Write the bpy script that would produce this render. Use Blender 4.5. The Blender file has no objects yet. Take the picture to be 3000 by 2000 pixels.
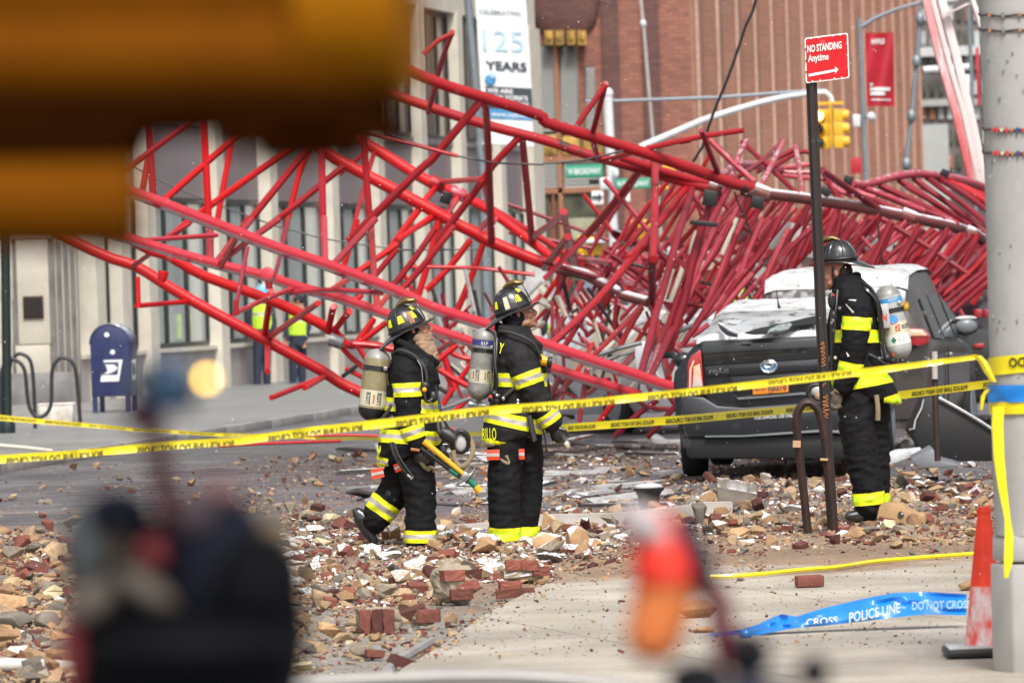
import bpy, bmesh, math, random
import numpy as np
from mathutils import Vector, Matrix, noise, Quaternion
R = math.radians
random.seed(7); RNG = np.random.default_rng(7)
SC = bpy.context.scene
COL = SC.collection
# ------------------------------------------------------------------ camera
FP = 200.0 / 36.0 * 3000.0          # focal length in photograph pixels (3000 wide)
CAM_H = 1.8
PITCH = math.atan((1000 - 819) / FP); ROLL = R(1.9)
_F = Vector((0, math.cos(PITCH), -math.sin(PITCH)))
_r0 = Vector((1, 0, 0)); _u0 = _r0.cross(_F)
_RT = _r0 * math.cos(ROLL) - _u0 * math.sin(ROLL)
_UP = _u0 * math.cos(ROLL) + _r0 * math.sin(ROLL)
CAMP = Vector((0, 0, CAM_H))
cd = bpy.data.cameras.new('camera'); cam = bpy.data.objects.new('camera', cd); COL.objects.link(cam)
m = Matrix((( _RT.x, _UP.x, -_F.x, 0), (_RT.y, _UP.y, -_F.y, 0), (_RT.z, _UP.z, -_F.z, CAM_H), (0, 0, 0, 1)))
cam.matrix_world = m
cd.lens = 200; cd.sensor_width = 36; cd.clip_start = 0.5; cd.clip_end = 2000
cd.dof.use_dof = True; cd.dof.focus_distance = 35.8; cd.dof.aperture_fstop = 6.3
SC.camera = cam
# ------------------------------------------------------------------ light
w = bpy.data.worlds.new('World'); SC.world = w; w.use_nodes = True
nt = w.node_tree; bg = nt.nodes['Background']
sky = nt.nodes.new('ShaderNodeTexSky'); sky.sky_type = 'NISHITA'; sky.sun_disc = False
sky.sun_elevation = R(52); sky.sun_rotation = R(170); sky.dust_density = 6; sky.air_density = 1.0; sky.ozone_density = 1.0
hs = nt.nodes.new('ShaderNodeHueSaturation'); hs.inputs['Saturation'].default_value = 0.30
nt.links.new(sky.outputs[0], hs.inputs['Color']); nt.links.new(hs.outputs[0], bg.inputs[0])
bg.inputs[1].default_value = 0.10
sd = bpy.data.lights.new('sun', 'SUN'); so = bpy.data.objects.new('sun', sd); COL.objects.link(so)
sd.energy = 1.5; sd.angle = R(10); sd.color = (1, 0.97, 0.93)
# towards the sun: behind the camera, slightly right, high
sdir = Vector((math.sin(R(10)) * math.cos(R(52)), -math.cos(R(10)) * math.cos(R(52)), math.sin(R(52))))
so.rotation_euler = sdir.to_track_quat('Z', 'Y').to_euler()
so.location = (-20, -20, 60)
vs = SC.view_settings; vs.view_transform = 'Standard'; vs.look = 'None'; vs.gamma = 1; vs.use_curve_mapping = False
vs.exposure = 0.95
SC.cycles.max_bounces = 6; SC.cycles.use_denoising = True
# ------------------------------------------------------------------ measuring helpers
def ray(u, v):
    return (_F + _RT * ((u - 1500) / FP) - _UP * ((v - 1000) / FP))
def P(u, v, Y):
    d = ray(u, v); return CAMP + d * (Y / d.y)
def G(u, v, z=0.0):
    d = ray(u, v); return CAMP + d * ((z - CAM_H) / d.z)
def on_plane(u, v, p0, n):
    d = ray(u, v); return CAMP + d * ((p0 - CAMP).dot(n) / d.dot(n))
def proj(p):
    q = Vector(p) - CAMP; f = q.dot(_F)
    return 1500 + FP * q.dot(_RT) / f, 1000 - FP * q.dot(_UP) / f
TILES = {'1': (0, 0, 2.24), '2': (1000, 0, 2.24), '3': (2000, 0, 2.24), '4': (0, 650, 2.24), '5': (1000, 650, 2.24),
         '6': (2000, 650, 2.24), 'a': (1600, 350, 3.92), 'b': (2350, 500, 3.92), 'c': (1600, 700, 3.92),
         'd': (1150, 500, 3.92), 'e': (650, 650, 4.48), 'f': (900, 900, 3.92), 'n': (0, 0, 1.0)}
def T(t, x, y):
    a = TILES[t]; return a[0] + x / a[2], a[1] + y / a[2]
# ------------------------------------------------------------------ objects
BASE = {}
def props(o, label=None, cat=None, group=None, kind=None):
    if label: o['label'] = label
    if cat: o['category'] = cat
    if group: o['group'] = group
    if kind: o['kind'] = kind
    return o
def thing(name, label, cat, loc, group=None, rz=0.0):
    o = bpy.data.objects.new(name, None); COL.objects.link(o); o.empty_display_size = 0.1
    o.location = loc; o.rotation_euler = (0, 0, rz)
    BASE[o.name] = Vector(loc)
    return props(o, label, cat, group)
def add(name, me, mats, parent=None, local=False):
    """link mesh; vertices are in world space unless local"""
    o = bpy.data.objects.new(name, me); COL.objects.link(o)
    for mm in (mats if isinstance(mats, (list, tuple)) else [mats]):
        if mm and mm.name not in [x.name for x in me.materials if x]: me.materials.append(mm)
    if parent is not None:
        o.parent = parent
        b = BASE[parent.name]; BASE[o.name] = b
        if not local: me.transform(Matrix.Translation(-b))
    else:
        if not local and len(me.vertices):
            c = np.empty(len(me.vertices) * 3); me.vertices.foreach_get('co', c); c = c.reshape(-1, 3)
            lo = c.min(0); hi = c.max(0); b = Vector(((lo[0] + hi[0]) / 2, (lo[1] + hi[1]) / 2, lo[2]))
            me.transform(Matrix.Translation(-b)); o.location = b; BASE[o.name] = b
        else:
            BASE[o.name] = Vector((0, 0, 0))
    return o
def smooth(me, ang=40):
    me.shade_smooth()
    try: me.set_sharp_from_angle(angle=R(ang))
    except Exception: pass
class MB:
    def __init__(s): s.v = []; s.f = []; s.mi = []; s.m = 0
    def quad(s, *p):
        b = len(s.v); s.v += [tuple(q) for q in p]; s.f.append(tuple(range(b, b + len(p)))); s.mi.append(s.m); return s
    def grid(s, rows, closed=False):
        b = len(s.v); n = len(rows[0])
        for r_ in rows: s.v += [tuple(q) for q in r_]
        for i in range(len(rows) - 1):
            for j in range(n if closed else n - 1):
                k = (j + 1) % n
                s.f.append((b + i * n + j, b + i * n + k, b + (i + 1) * n + k, b + (i + 1) * n + j)); s.mi.append(s.m)
        return s
    def box(s, c, d, M=None, taper=1.0):
        b = len(s.v)
        for z in (-1, 1):
            t = taper if z > 0 else 1
            for x, y in ((-1, -1), (1, -1), (1, 1), (-1, 1)):
                p = Vector((x * d[0] / 2 * t, y * d[1] / 2 * t, z * d[2] / 2))
                if M is not None: p = M @ p
                s.v.append(tuple(p + Vector(c)))
        for f in ((0, 3, 2, 1), (4, 5, 6, 7), (0, 1, 5, 4), (1, 2, 6, 5), (2, 3, 7, 6), (3, 0, 4, 7)):
            s.f.append(tuple(b + i for i in f)); s.mi.append(s.m)
        return s
    def tube(s, pts, r, n=12, cap=True, sx=1.0):
        pts = [Vector(p) for p in pts]; rr = r if isinstance(r, (list, tuple)) else [r] * len(pts)
        rows = []; up = Vector((0, 0, 1))
        prev = None
        for i, p in enumerate(pts):
            t = (pts[min(i + 1, len(pts) - 1)] - pts[max(i - 1, 0)])
            if t.length < 1e-9: t = Vector((0, 0, 1))
            t.normalize()
            if prev is None:
                a = t.cross(up)
                if a.length < 0.05: a = t.cross(Vector((0, 1, 0)))
                a.normalize()
            else:
                a = prev - t * prev.dot(t); a.normalize()
            prev = a; c = t.cross(a)
            rows.append([p + (a * math.cos(k * 2 * math.pi / n) * sx + c * math.sin(k * 2 * math.pi / n)) * rr[i] for k in range(n)])
        b = len(s.v); s.grid(rows, True)
        if cap:
            s.f.append(tuple(b + k for k in range(n))); s.mi.append(s.m)
            e = b + (len(rows) - 1) * n
            s.f.append(tuple(e + n - 1 - k for k in range(n))); s.mi.append(s.m)
        return s
    def lathe(s, prof, c, n=24, M=None):
        rows = []
        for r_, z in prof:
            row = []
            for k in range(n):
                a = k * 2 * math.pi / n; p = Vector((r_ * math.cos(a), r_ * math.sin(a), z))
                if M is not None: p = M @ p
                row.append(p + Vector(c))
            rows.append(row)
        b = len(s.v); s.grid(rows, True)
        s.f.append(tuple(b + n - 1 - k for k in range(n))); s.mi.append(s.m)
        e = b + (len(rows) - 1) * n; s.f.append(tuple(e + k for k in range(n))); s.mi.append(s.m)
        return s
    def ball(s, c, r, n=12, M=None):
        rr = r if isinstance(r, (tuple, list)) else (r, r, r)
        rows = []
        for i in range(n // 2 + 1):
            th = math.pi * (0.03 + 0.94 * i / (n // 2)) - math.pi / 2
            row = []
            for k in range(n):
                a = k * 2 * math.pi / n
                p = Vector((rr[0] * math.cos(th) * math.cos(a), rr[1] * math.cos(th) * math.sin(a), rr[2] * math.sin(th)))
                if M is not None: p = M @ p
                row.append(p + Vector(c))
            rows.append(row)
        b = len(s.v); s.grid(rows, True)
        s.f.append(tuple(b + n - 1 - k for k in range(n))); s.mi.append(s.m)
        e = b + (len(rows) - 1) * n; s.f.append(tuple(e + k for k in range(n))); s.mi.append(s.m)
        return s
    def prism(s, poly, a, b_):
        """poly: list of points; extruded by vector a->b_ offset"""
        n = len(poly); b = len(s.v); off = Vector(b_) - Vector(a)
        s.v += [tuple(Vector(p)) for p in poly] + [tuple(Vector(p) + off) for p in poly]
        s.f.append(tuple(b + n - 1 - i for i in range(n))); s.mi.append(s.m)
        s.f.append(tuple(b + n + i for i in range(n))); s.mi.append(s.m)
        for i in range(n):
            j = (i + 1) % n; s.f.append((b + i, b + j, b + n + j, b + n + i)); s.mi.append(s.m)
        return s
    def mesh(s, name='mesh', sm=False):
        me = bpy.data.meshes.new(name); me.from_pydata(s.v, [], s.f)
        if s.m or any(s.mi): me.polygons.foreach_set('material_index', s.mi)
        me.update()
        if sm: smooth(me)
        return me
    def build(s, name, mats, parent=None, sm=False, local=False, bevel=0):
        me = s.mesh(name, False)
        if bevel or sm:
            bm = bmesh.new(); bm.from_mesh(me)
            bmesh.ops.recalc_face_normals(bm, faces=bm.faces)
            if bevel:
                es = [e for e in bm.edges if len(e.link_faces) == 2 and e.calc_face_angle(0) > R(35)]
                bmesh.ops.bevel(bm, geom=es, offset=bevel, segments=2, affect='EDGES', profile=0.5)
            bm.to_mesh(me); bm.free()
        else:
            bm = bmesh.new(); bm.from_mesh(me); bmesh.ops.recalc_face_normals(bm, faces=bm.faces); bm.to_mesh(me); bm.free()
        if sm or bevel: smooth(me)
        return add(name, me, mats, parent, local)
# ------------------------------------------------------------------ materials
def mat(name, col, rough=0.6, metal=0.0, col2=None, vs_=4.0, vfac=0.5, bump=0.0, bs=40.0, coat=0.0, snow=0.0, under=0.0,
        chips=None, chip_s=3.0, chip_t=0.62, emit=None, es=0.0, alpha=1.0, trans=0.0, coord='Object', spec=None, stretch=None, rv=0.0, snow_s=9.0, snow_t=0.55):
    mt = bpy.data.materials.new(name); mt.use_nodes = True; n = mt.node_tree; L = n.links.new
    b = n.nodes['Principled BSDF']
    b.inputs['Roughness'].default_value = rough; b.inputs['Metallic'].default_value = metal
    b.inputs['Base Color'].default_value = (*col, 1)
    if spec is not None: b.inputs['Specular IOR Level'].default_value = spec
    if coat: b.inputs['Coat Weight'].default_value = coat; b.inputs['Coat Roughness'].default_value = 0.12
    if trans: b.inputs['Transmission Weight'].default_value = trans
    if alpha < 1: b.inputs['Alpha'].default_value = alpha
    if emit: b.inputs['Emission Color'].default_value = (*emit, 1); b.inputs['Emission Strength'].default_value = es
    tc = n.nodes.new('ShaderNodeTexCoord'); src = tc.outputs[coord]
    if stretch:
        mp = n.nodes.new('ShaderNodeMapping'); mp.inputs['Scale'].default_value = stretch; L(src, mp.inputs[0]); src = mp.outputs[0]
    def nz(scale, det=4):
        t = n.nodes.new('ShaderNodeTexNoise'); t.inputs['Scale'].default_value = scale; t.inputs['Detail'].default_value = det
        t.inputs['Roughness'].default_value = 0.6; L(src, t.inputs['Vector']); return t.outputs['Fac']
    def ramp(f, a, c):
        r_ = n.nodes.new('ShaderNodeMapRange'); r_.inputs[1].default_value = a; r_.inputs[2].default_value = c; L(f, r_.inputs[0]); return r_.outputs[0]
    def mix(f, a, c):
        x = n.nodes.new('ShaderNodeMix'); x.data_type = 'RGBA'
        if isinstance(f, float): x.inputs[0].default_value = f
        else: L(f, x.inputs[0])
        for i, q in ((6, a), (7, c)):
            if isinstance(q, tuple): x.inputs[i].default_value = (*q, 1)
            else: L(q, x.inputs[i])
        return x.outputs[2]
    cur = None
    if col2 is None: col2 = tuple(c * (1 - 0.35 * vfac) for c in col)
    cur = mix(ramp(nz(vs_), 0.35, 0.65), col, col2)
    if rv:
        oi = n.nodes.new('ShaderNodeObjectInfo'); h = n.nodes.new('ShaderNodeHueSaturation')
        r1 = n.nodes.new('ShaderNodeMapRange'); r1.inputs[3].default_value = 1 - rv; r1.inputs[4].default_value = 1 + rv
        L(oi.outputs['Random'], r1.inputs[0]); L(r1.outputs[0], h.inputs['Value']); L(cur, h.inputs['Color']); cur = h.outputs[0]
    if chips: cur = mix(ramp(nz(chip_s, 6), chip_t, chip_t + 0.04), cur, chips)
    rg = None
    if snow or under:
        g = n.nodes.new('ShaderNodeNewGeometry'); sx = n.nodes.new('ShaderNodeSeparateXYZ'); L(g.outputs['Normal'], sx.inputs[0])
        def masked(z0, z1, amt):
            k = ramp(sx.outputs['Z'], z0, z1); nn = ramp(nz(snow_s, 5), snow_t - 0.08, snow_t + 0.05)
            mm = n.nodes.new('ShaderNodeMath'); mm.operation = 'MULTIPLY'; L(k, mm.inputs[0]); L(nn, mm.inputs[1])
            m2 = n.nodes.new('ShaderNodeMath'); m2.operation = 'MULTIPLY'; m2.inputs[1].default_value = amt; L(mm.outputs[0], m2.inputs[0]); return m2.outputs[0]
        if snow: cur = mix(masked(0.35, 0.7, snow), cur, (0.85, 0.87, 0.9))
        if under: cur = mix(masked(-0.35, -0.75, under), cur, (0.55, 0.5, 0.5))
    L(cur, b.inputs['Base Color'])
    if bump:
        bp = n.nodes.new('ShaderNodeBump'); bp.inputs['Strength'].default_value = bump; bp.inputs['Distance'].default_value = 0.01
        L(nz(bs, 6), bp.inputs['Height']); L(bp.outputs[0], b.inputs['Normal'])
    return mt
M = {}
def dm(k, *a, **kw): M[k] = mat(k, *a, **kw); return M[k]
# ------------------------------------------------------------------ lettering
_TC = {}
def text_mesh(s, bold=0.0, extr=0.0):
    key = (s, bold, extr)
    if key in _TC: return _TC[key]
    c = bpy.data.curves.new('t', 'FONT'); c.body = s; c.size = 1; c.offset = bold; c.extrude = extr; c.resolution_u = 3
    o = bpy.data.objects.new('t', c); COL.objects.link(o)
    dg = bpy.context.evaluated_depsgraph_get(); me = bpy.data.meshes.new_from_object(o.evaluated_get(dg))
    v = np.array([x.co[:] for x in me.vertices]); f = [tuple(p.vertices) for p in me.polygons]
    bpy.data.objects.remove(o); bpy.data.meshes.remove(me)
    v[:, 0] -= v[:, 0].min(); _TC[key] = (v, f); return _TC[key]
def lettering(s, h, fn, mt, parent, wscale=1.0, bold=0.015, width=None, name='lettering', align='l', mirror=False, mb=None, clip=None):
    v, f = text_mesh(s, bold); v = v.copy(); cap = 0.73
    v[:, :2] *= h / cap; v[:, 0] *= wscale
    W = v[:, 0].max()
    if width: v[:, 0] *= width / W; W = width
    if mirror: v[:, 0] = W - v[:, 0]
    if align == 'c': v[:, 0] -= W / 2; v[:, 1] -= h / 2
    if clip is not None: v[:, 1] = np.maximum(v[:, 1], clip)
    own = mb is None
    if own: mb = MB()
    b = len(mb.v); mb.v += [tuple(fn(x, y)) for x, y, _ in v]; mb.f += [tuple(b + i for i in q) for q in f]; mb.mi += [mb.m] * len(f)
    if own:
        me = mb.mesh(name); return add(name, me, mt, parent)
# ================================================================== MATERIALS
dm('steel_black', (0.02, 0.02, 0.022), .4, .3)
dm('white_paint', (0.62, 0.64, 0.65), .45, 0, vs_=6)
dm('grey_metal', (0.22, 0.25, 0.28), .45, .3)
dm('cream', (0.60, 0.555, 0.465), .8, 0, vs_=2, bump=.15, bs=30)
dm('limestone', (0.46, 0.42, 0.35), .8, 0, (0.36, 0.33, 0.27), vs_=1.2, bump=.25, bs=25)
dm('granite', (0.20, 0.19, 0.18), .5, 0, (0.12, 0.11, 0.11), vs_=3)
dm('base_stone', (0.36, 0.33, 0.31), .55, 0, (0.27, 0.24, 0.24), vs_=1)
dm('mauve_panel', (0.21, 0.165, 0.17), .6, 0, (0.17, 0.14, 0.145), vs_=0.8, stretch=(1, 1, .15))
dm('brown_panel', (0.13, 0.085, 0.06), .5, 0, (0.2, 0.16, 0.13), vs_=4, stretch=(1, 1, .05))
dm('mullion', (0.03, 0.032, 0.03), .4, .2)
dm('curtain_glass', (0.36, 0.40, 0.39), .06, 0, (0.50, 0.53, 0.52), vs_=1.3, stretch=(1.5, 1.5, .12), spec=1.0)
dm('bronze_glass', (0.14, 0.10, 0.08), .08, 0, (0.28, 0.24, 0.2), vs_=1.6, stretch=(1.5, 1.5, .1), spec=.9)
dm('dark_glass', (0.03, 0.035, 0.035), .06, 0, (0.10, 0.10, 0.06), vs_=2, spec=.8)
dm('concrete_walk', (0.24, 0.24, 0.23), .42, 0, (0.17, 0.17, 0.175), vs_=.6, bump=.3, bs=60)
dm('kerb_stone', (0.32, 0.31, 0.30), .5, 0, (0.22, 0.21, 0.2), vs_=3)
dm('terracotta', (0.30, 0.13, 0.065), .7)
dm('gold', (0.45, 0.27, 0.05), .5, .1, (0.16, 0.10, 0.03), vs_=3)
dm('louver_grey', (0.33, 0.33, 0.31), .6)
dm('sign_green', (0.02, 0.28, 0.17), .5)
dm('white_sign', (0.8, 0.8, 0.8), .5)
dm('signal_yellow', (0.75, 0.42, 0.02), .45)
dm('banner_white', (0.75, 0.78, 0.8), .6)
dm('ink_dark', (0.04, 0.05, 0.065), .6)
dm('ink_blue', (0.06, 0.28, 0.55), .6)
dm('ink_pale', (0.42, 0.60, 0.78), .6)
dm('banner_red', (0.42, 0.012, 0.03), .5, 0, (0.30, 0.01, 0.02), vs_=1.5)
dm('smoke_pale', (0.5, 0.5, 0.5), .9)
dm('far_dark', (0.055, 0.045, 0.045), .7, 0, (0.16, 0.14, 0.13), vs_=.25)
def brick_mat(k, c1, c2, mortar, s=1.0):
    mt = bpy.data.materials.new(k); mt.use_nodes = True; n = mt.node_tree; b = n.nodes['Principled BSDF']; b.inputs['Roughness'].default_value = .8
    tc = n.nodes.new('ShaderNodeTexCoord'); sp = n.nodes.new('ShaderNodeSeparateXYZ'); cb = n.nodes.new('ShaderNodeCombineXYZ')
    ad = n.nodes.new('ShaderNodeMath'); ad.operation = 'ADD'
    n.links.new(tc.outputs['Object'], sp.inputs[0]); n.links.new(sp.outputs[0], ad.inputs[0]); n.links.new(sp.outputs[1], ad.inputs[1])
    n.links.new(ad.outputs[0], cb.inputs[0]); n.links.new(sp.outputs[2], cb.inputs[1])
    t = n.nodes.new('ShaderNodeTexBrick'); n.links.new(cb.outputs[0], t.inputs['Vector'])
    t.inputs['Color1'].default_value = (*c1, 1); t.inputs['Color2'].default_value = (*c2, 1); t.inputs['Mortar'].default_value = (*mortar, 1)
    t.inputs['Scale'].default_value = 1; t.inputs['Brick Width'].default_value = .30 * s; t.inputs['Row Height'].default_value = .11 * s; t.inputs['Mortar Size'].default_value = .016 * s
    nz = n.nodes.new('ShaderNodeTexNoise'); nz.inputs['Scale'].default_value = .5; nz.inputs['Detail'].default_value = 5; n.links.new(tc.outputs['Object'], nz.inputs['Vector'])
    mp = n.nodes.new('ShaderNodeMapRange'); mp.inputs[3].default_value = .75; mp.inputs[4].default_value = 1.3; n.links.new(nz.outputs['Fac'], mp.inputs[0])
    h = n.nodes.new('ShaderNodeHueSaturation'); n.links.new(mp.outputs[0], h.inputs['Value']); n.links.new(t.outputs['Color'], h.inputs['Color'])
    n.links.new(h.outputs[0], b.inputs['Base Color']); M[k] = mt
brick_mat('brick_wall', (0.32, 0.115, 0.07), (0.21, 0.07, 0.045), (0.14, 0.085, 0.07))
brick_mat('brick_dark', (0.14, 0.055, 0.04), (0.09, 0.036, 0.03), (0.07, 0.04, 0.04))
brick_mat('brick_tan', (0.31, 0.135, 0.085), (0.24, 0.10, 0.065), (0.25, 0.16, 0.12))

# ================================================================== GROUND
def hfun(x, y):
    """low heaps of dust and rubble over the road"""
    n1 = noise.noise(Vector((x * .35, y * .22, 3.1))); n2 = noise.noise(Vector((x * 1.6, y * .9, 7.7)))
    b = math.exp(-((y - 38.2) / 2.6) ** 2) * (0.5 + 0.5 * min(1, max(0, (x + 3.0) / 1.5)))
    lft = math.exp(-((y - 33.5) / 3.5) ** 2) * (1 / (1 + math.exp((x + 1.9) * 3)))
    return max(0.0, 0.026 * b * (1 + .6 * n1) + 0.03 * lft * (1 + .6 * n1) + 0.012 * n2 * (b + lft) + .006)
def ground_material():
    mt = bpy.data.materials.new('road_surface'); mt.use_nodes = True; n = mt.node_tree; L = n.links.new; b = n.nodes['Principled BSDF']
    tc = n.nodes.new('ShaderNodeTexCoord'); g = n.nodes.new('ShaderNodeNewGeometry'); pos = g.outputs['Position']
    sp = n.nodes.new('ShaderNodeSeparateXYZ'); L(pos, sp.inputs[0])
    def nz(s, d=5):
        t = n.nodes.new('ShaderNodeTexNoise'); t.inputs['Scale'].default_value = s; t.inputs['Detail'].default_value = d; L(pos, t.inputs['Vector']); return t.outputs['Fac']
    def mr(f, a, c, o0=0., o1=1.):
        r_ = n.nodes.new('ShaderNodeMapRange'); r_.inputs[1].default_value = a; r_.inputs[2].default_value = c; r_.inputs[3].default_value = o0; r_.inputs[4].default_value = o1; L(f, r_.inputs[0]); return r_.outputs[0]
    def mx(f, a, c):
        x = n.nodes.new('ShaderNodeMix'); x.data_type = 'RGBA'; L(f, x.inputs[0])
        for i, q in ((6, a), (7, c)):
            if isinstance(q, tuple): x.inputs[i].default_value = (*q, 1)
            else: L(q, x.inputs[i])
        return x.outputs[2]
    def mth(op, a, c):
        x = n.nodes.new('ShaderNodeMath'); x.operation = op
        for i, q in enumerate((a, c)):
            if isinstance(q, float): x.inputs[i].default_value = q
            else: L(q, x.inputs[i])
        return x.outputs[0]
    asp = mx(mr(nz(1.2), .4, .62), (0.115, 0.112, 0.118), (0.075, 0.072, 0.078))
    asp = mx(mr(nz(60, 2), .55, .75), asp, (0.17, 0.165, 0.16))
    dust = mx(mr(nz(9), .35, .65), (0.29, 0.20, 0.13), (0.19, 0.12, 0.08))
    dust = mx(mr(nz(45, 3), .52, .70), dust, (0.40, 0.31, 0.21))
    dust = mx(mr(nz(30, 3), .60, .68), dust, (0.17, 0.055, 0.035))
    # dust lies where rubble fell: near part of the road
    m = mr(sp.outputs[1], 50.0, 37.0); m = mth('ADD', m, mr(nz(.8), .3, .7, -.45, .45))
    m = mr(m, .42, .78)
    near = mx(mr(nz(7), .4, .6), (0.25, 0.235, 0.215), (0.17, 0.155, 0.135))
    near = mx(mr(nz(50, 3), .50, .66), near, (0.33, 0.28, 0.21))
    k = mr(sp.outputs[1], 33.5, 30.0); k = mth('ADD', k, mr(nz(1.4), .3, .7, -.4, .4)); k = mr(k, .3, .7)
    col = mx(m, asp, dust); col = mx(k, col, near)
    patch = n.nodes.new('ShaderNodeHueSaturation'); L(mr(nz(.45, 6), .35, .65, .72, 1.2), patch.inputs['Value']); L(col, patch.inputs['Color']); col = patch.outputs[0]
    L(col, b.inputs['Base Color']); L(mr(nz(2.2), .35, .65, .28, .75), b.inputs['Roughness'])
    bp = n.nodes.new('ShaderNodeBump'); bp.inputs['Strength'].default_value = .35; bp.inputs['Distance'].default_value = .012; L(nz(26, 6), bp.inputs['Height']); L(bp.outputs[0], b.inputs['Normal'])
    M['road_surface'] = mt
ground_material()
dm('ground_far', (0.10, 0.10, 0.105), .6)
g_ = MB().quad((-400, -50, 0), (400, -50, 0), (400, 700, 0), (-400, 700, 0)).build('ground', M['ground_far']); props(g_, kind='structure')
xs = np.linspace(-10, 11, 176); ys = np.concatenate([np.linspace(20, 46, 230), np.linspace(46.3, 165, 60)])
rows = [[(x, y, .006 + (hfun(x, y) if y < 50 else 0.0)) for x in xs] for y in ys]
rd = MB().grid(rows); me = rd.mesh('road', True); rd = add('road', me, M['road_surface']); props(rd, kind='structure')

# near footway: concrete slabs with joints
def near_walk():
    mt = bpy.data.materials.new('footway_concrete'); mt.use_nodes = True; n = mt.node_tree; L = n.links.new; b = n.nodes['Principled BSDF']
    g = n.nodes.new('ShaderNodeNewGeometry'); pos = g.outputs['Position']; sp = n.nodes.new('ShaderNodeSeparateXYZ'); L(pos, sp.inputs[0])
    def nz(s, d=5):
        t = n.nodes.new('ShaderNodeTexNoise'); t.inputs['Scale'].default_value = s; t.inputs['Detail'].default_value = d; L(pos, t.inputs['Vector']); return t.outputs['Fac']
    def mr(f, a, c, o0=0., o1=1.):
        r_ = n.nodes.new('ShaderNodeMapRange'); r_.inputs[1].default_value = a; r_.inputs[2].default_value = c; r_.inputs[3].default_value = o0; r_.inputs[4].default_value = o1; L(f, r_.inputs[0]); return r_.outputs[0]
    def mx(f, a, c):
        x = n.nodes.new('ShaderNodeMix'); x.data_type = 'RGBA'; L(f, x.inputs[0])
        for i, q in ((6, a), (7, c)):
            if isinstance(q, tuple): x.inputs[i].default_value = (*q, 1)
            else: L(q, x.inputs[i])
        return x.outputs[2]
    c = mx(mr(nz(1.6), .4, .62), (0.40, 0.36, 0.305), (0.32, 0.285, 0.235))
    c = mx(mr(nz(40, 3), .58, .72), c, (0.22, 0.175, 0.13)); c = mx(mr(nz(9), .55, .75), c, (0.36, 0.29, 0.20))
    c = mx(mr(nz(55, 2), .68, .74), c, (0.20, 0.07, 0.045))
    a = n.nodes.new('ShaderNodeMath'); a.operation = 'ADD'; L(mr(sp.outputs[1], 31.5, 34.5), a.inputs[0]); L(mr(nz(1.3), .3, .7, -.4, .4), a.inputs[1])
    dustc = mx(mr(nz(30, 4), .4, .66), (0.20, 0.125, 0.08), (0.31, 0.225, 0.145))
    c = mx(mr(a.outputs[0], .3, .8), c, dustc)
    h_ = n.nodes.new('ShaderNodeHueSaturation'); L(mr(nz(.7, 7), .35, .65, .8, 1.18), h_.inputs['Value']); L(c, h_.inputs['Color']); c = h_.outputs[0]
    L(c, b.inputs['Base Color']); b.inputs['Roughness'].default_value = .7
    bp = n.nodes.new('ShaderNodeBump'); bp.inputs['Strength'].default_value = .5; bp.inputs['Distance'].default_value = .01; L(nz(70, 5), bp.inputs['Height']); L(bp.outputs[0], b.inputs['Normal'])
    M['footway'] = mt
    edge = [(1150, 2010), (1161, 1975), (1180, 1955), (1286, 1894), (1424, 1795), (1571, 1720), (1720, 1665), (1900, 1622)]
    z = .055
    poly = [G(u, v, z) for u, v in edge] + [G(2250, 1600, z), G(3050, 1560, z), G(3050, 2200, z) , G(1100, 2200, z)]
    foot = bpy.data.objects.new('footway', None); COL.objects.link(foot); foot.location = (0, 0, 0); BASE['footway'] = Vector((0, 0, 0)); props(foot, kind='structure')
    bm = bmesh.new(); bm.faces.new([bm.verts.new(p) for p in poly]); me0 = bpy.data.meshes.new('w'); bm.to_mesh(me0); bm.free()
    a0 = G(1286, 1920, z); a1 = G(2830, 1842, z); d = (a1 - a0).normalized(); nrm = Vector((-d.y, d.x, 0))
    if nrm.y < 0: nrm = -nrm
    cuts = [-3.6, -1.83, 0, 1.83, 3.66, 5.5]; bounds = [-99] + cuts + [99]
    acr = [-99, -.9, .95, 2.8, 99]
    for i in range(len(bounds) - 1):
        for j in range(len(acr) - 1):
            bm = bmesh.new(); bm.from_mesh(me0)
            for o, s, nn in ((bounds[i] + .006, -1, nrm), (bounds[i + 1] - .006, 1, nrm), (acr[j] + .004, -1, d), (acr[j + 1] - .004, 1, d)):
                geo = bm.verts[:] + bm.edges[:] + bm.faces[:]
                if not geo: break
                bmesh.ops.bisect_plane(bm, geom=geo, plane_co=a0 + nn * o, plane_no=nn * s, clear_outer=True)
            if not bm.faces: bm.free(); continue
            if sum(f.calc_area() for f in bm.faces) < .02: bm.free(); continue
            r_ = bmesh.ops.extrude_face_region(bm, geom=bm.faces[:]); 
            for e in r_['geom']:
                if isinstance(e, bmesh.types.BMVert): e.co.z -= .055
            bmesh.ops.recalc_face_normals(bm, faces=bm.faces); me = bpy.data.meshes.new('paving_slab'); bm.to_mesh(me); bm.free()
            add('paving_slab', me, mt, foot)
near_walk()
# low broken kerb nose where the slab ends
kb = MB(); kp = [G(u, v, .0) for u, v in ((1155, 1985), (1175, 1962), (1280, 1900))]
kb.tube([p + Vector((-.03, 0, .035)) for p in kp], .026, 8).build('kerb_edge', M['kerb_stone'], bpy.data.objects['footway'], sm=True)

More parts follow.
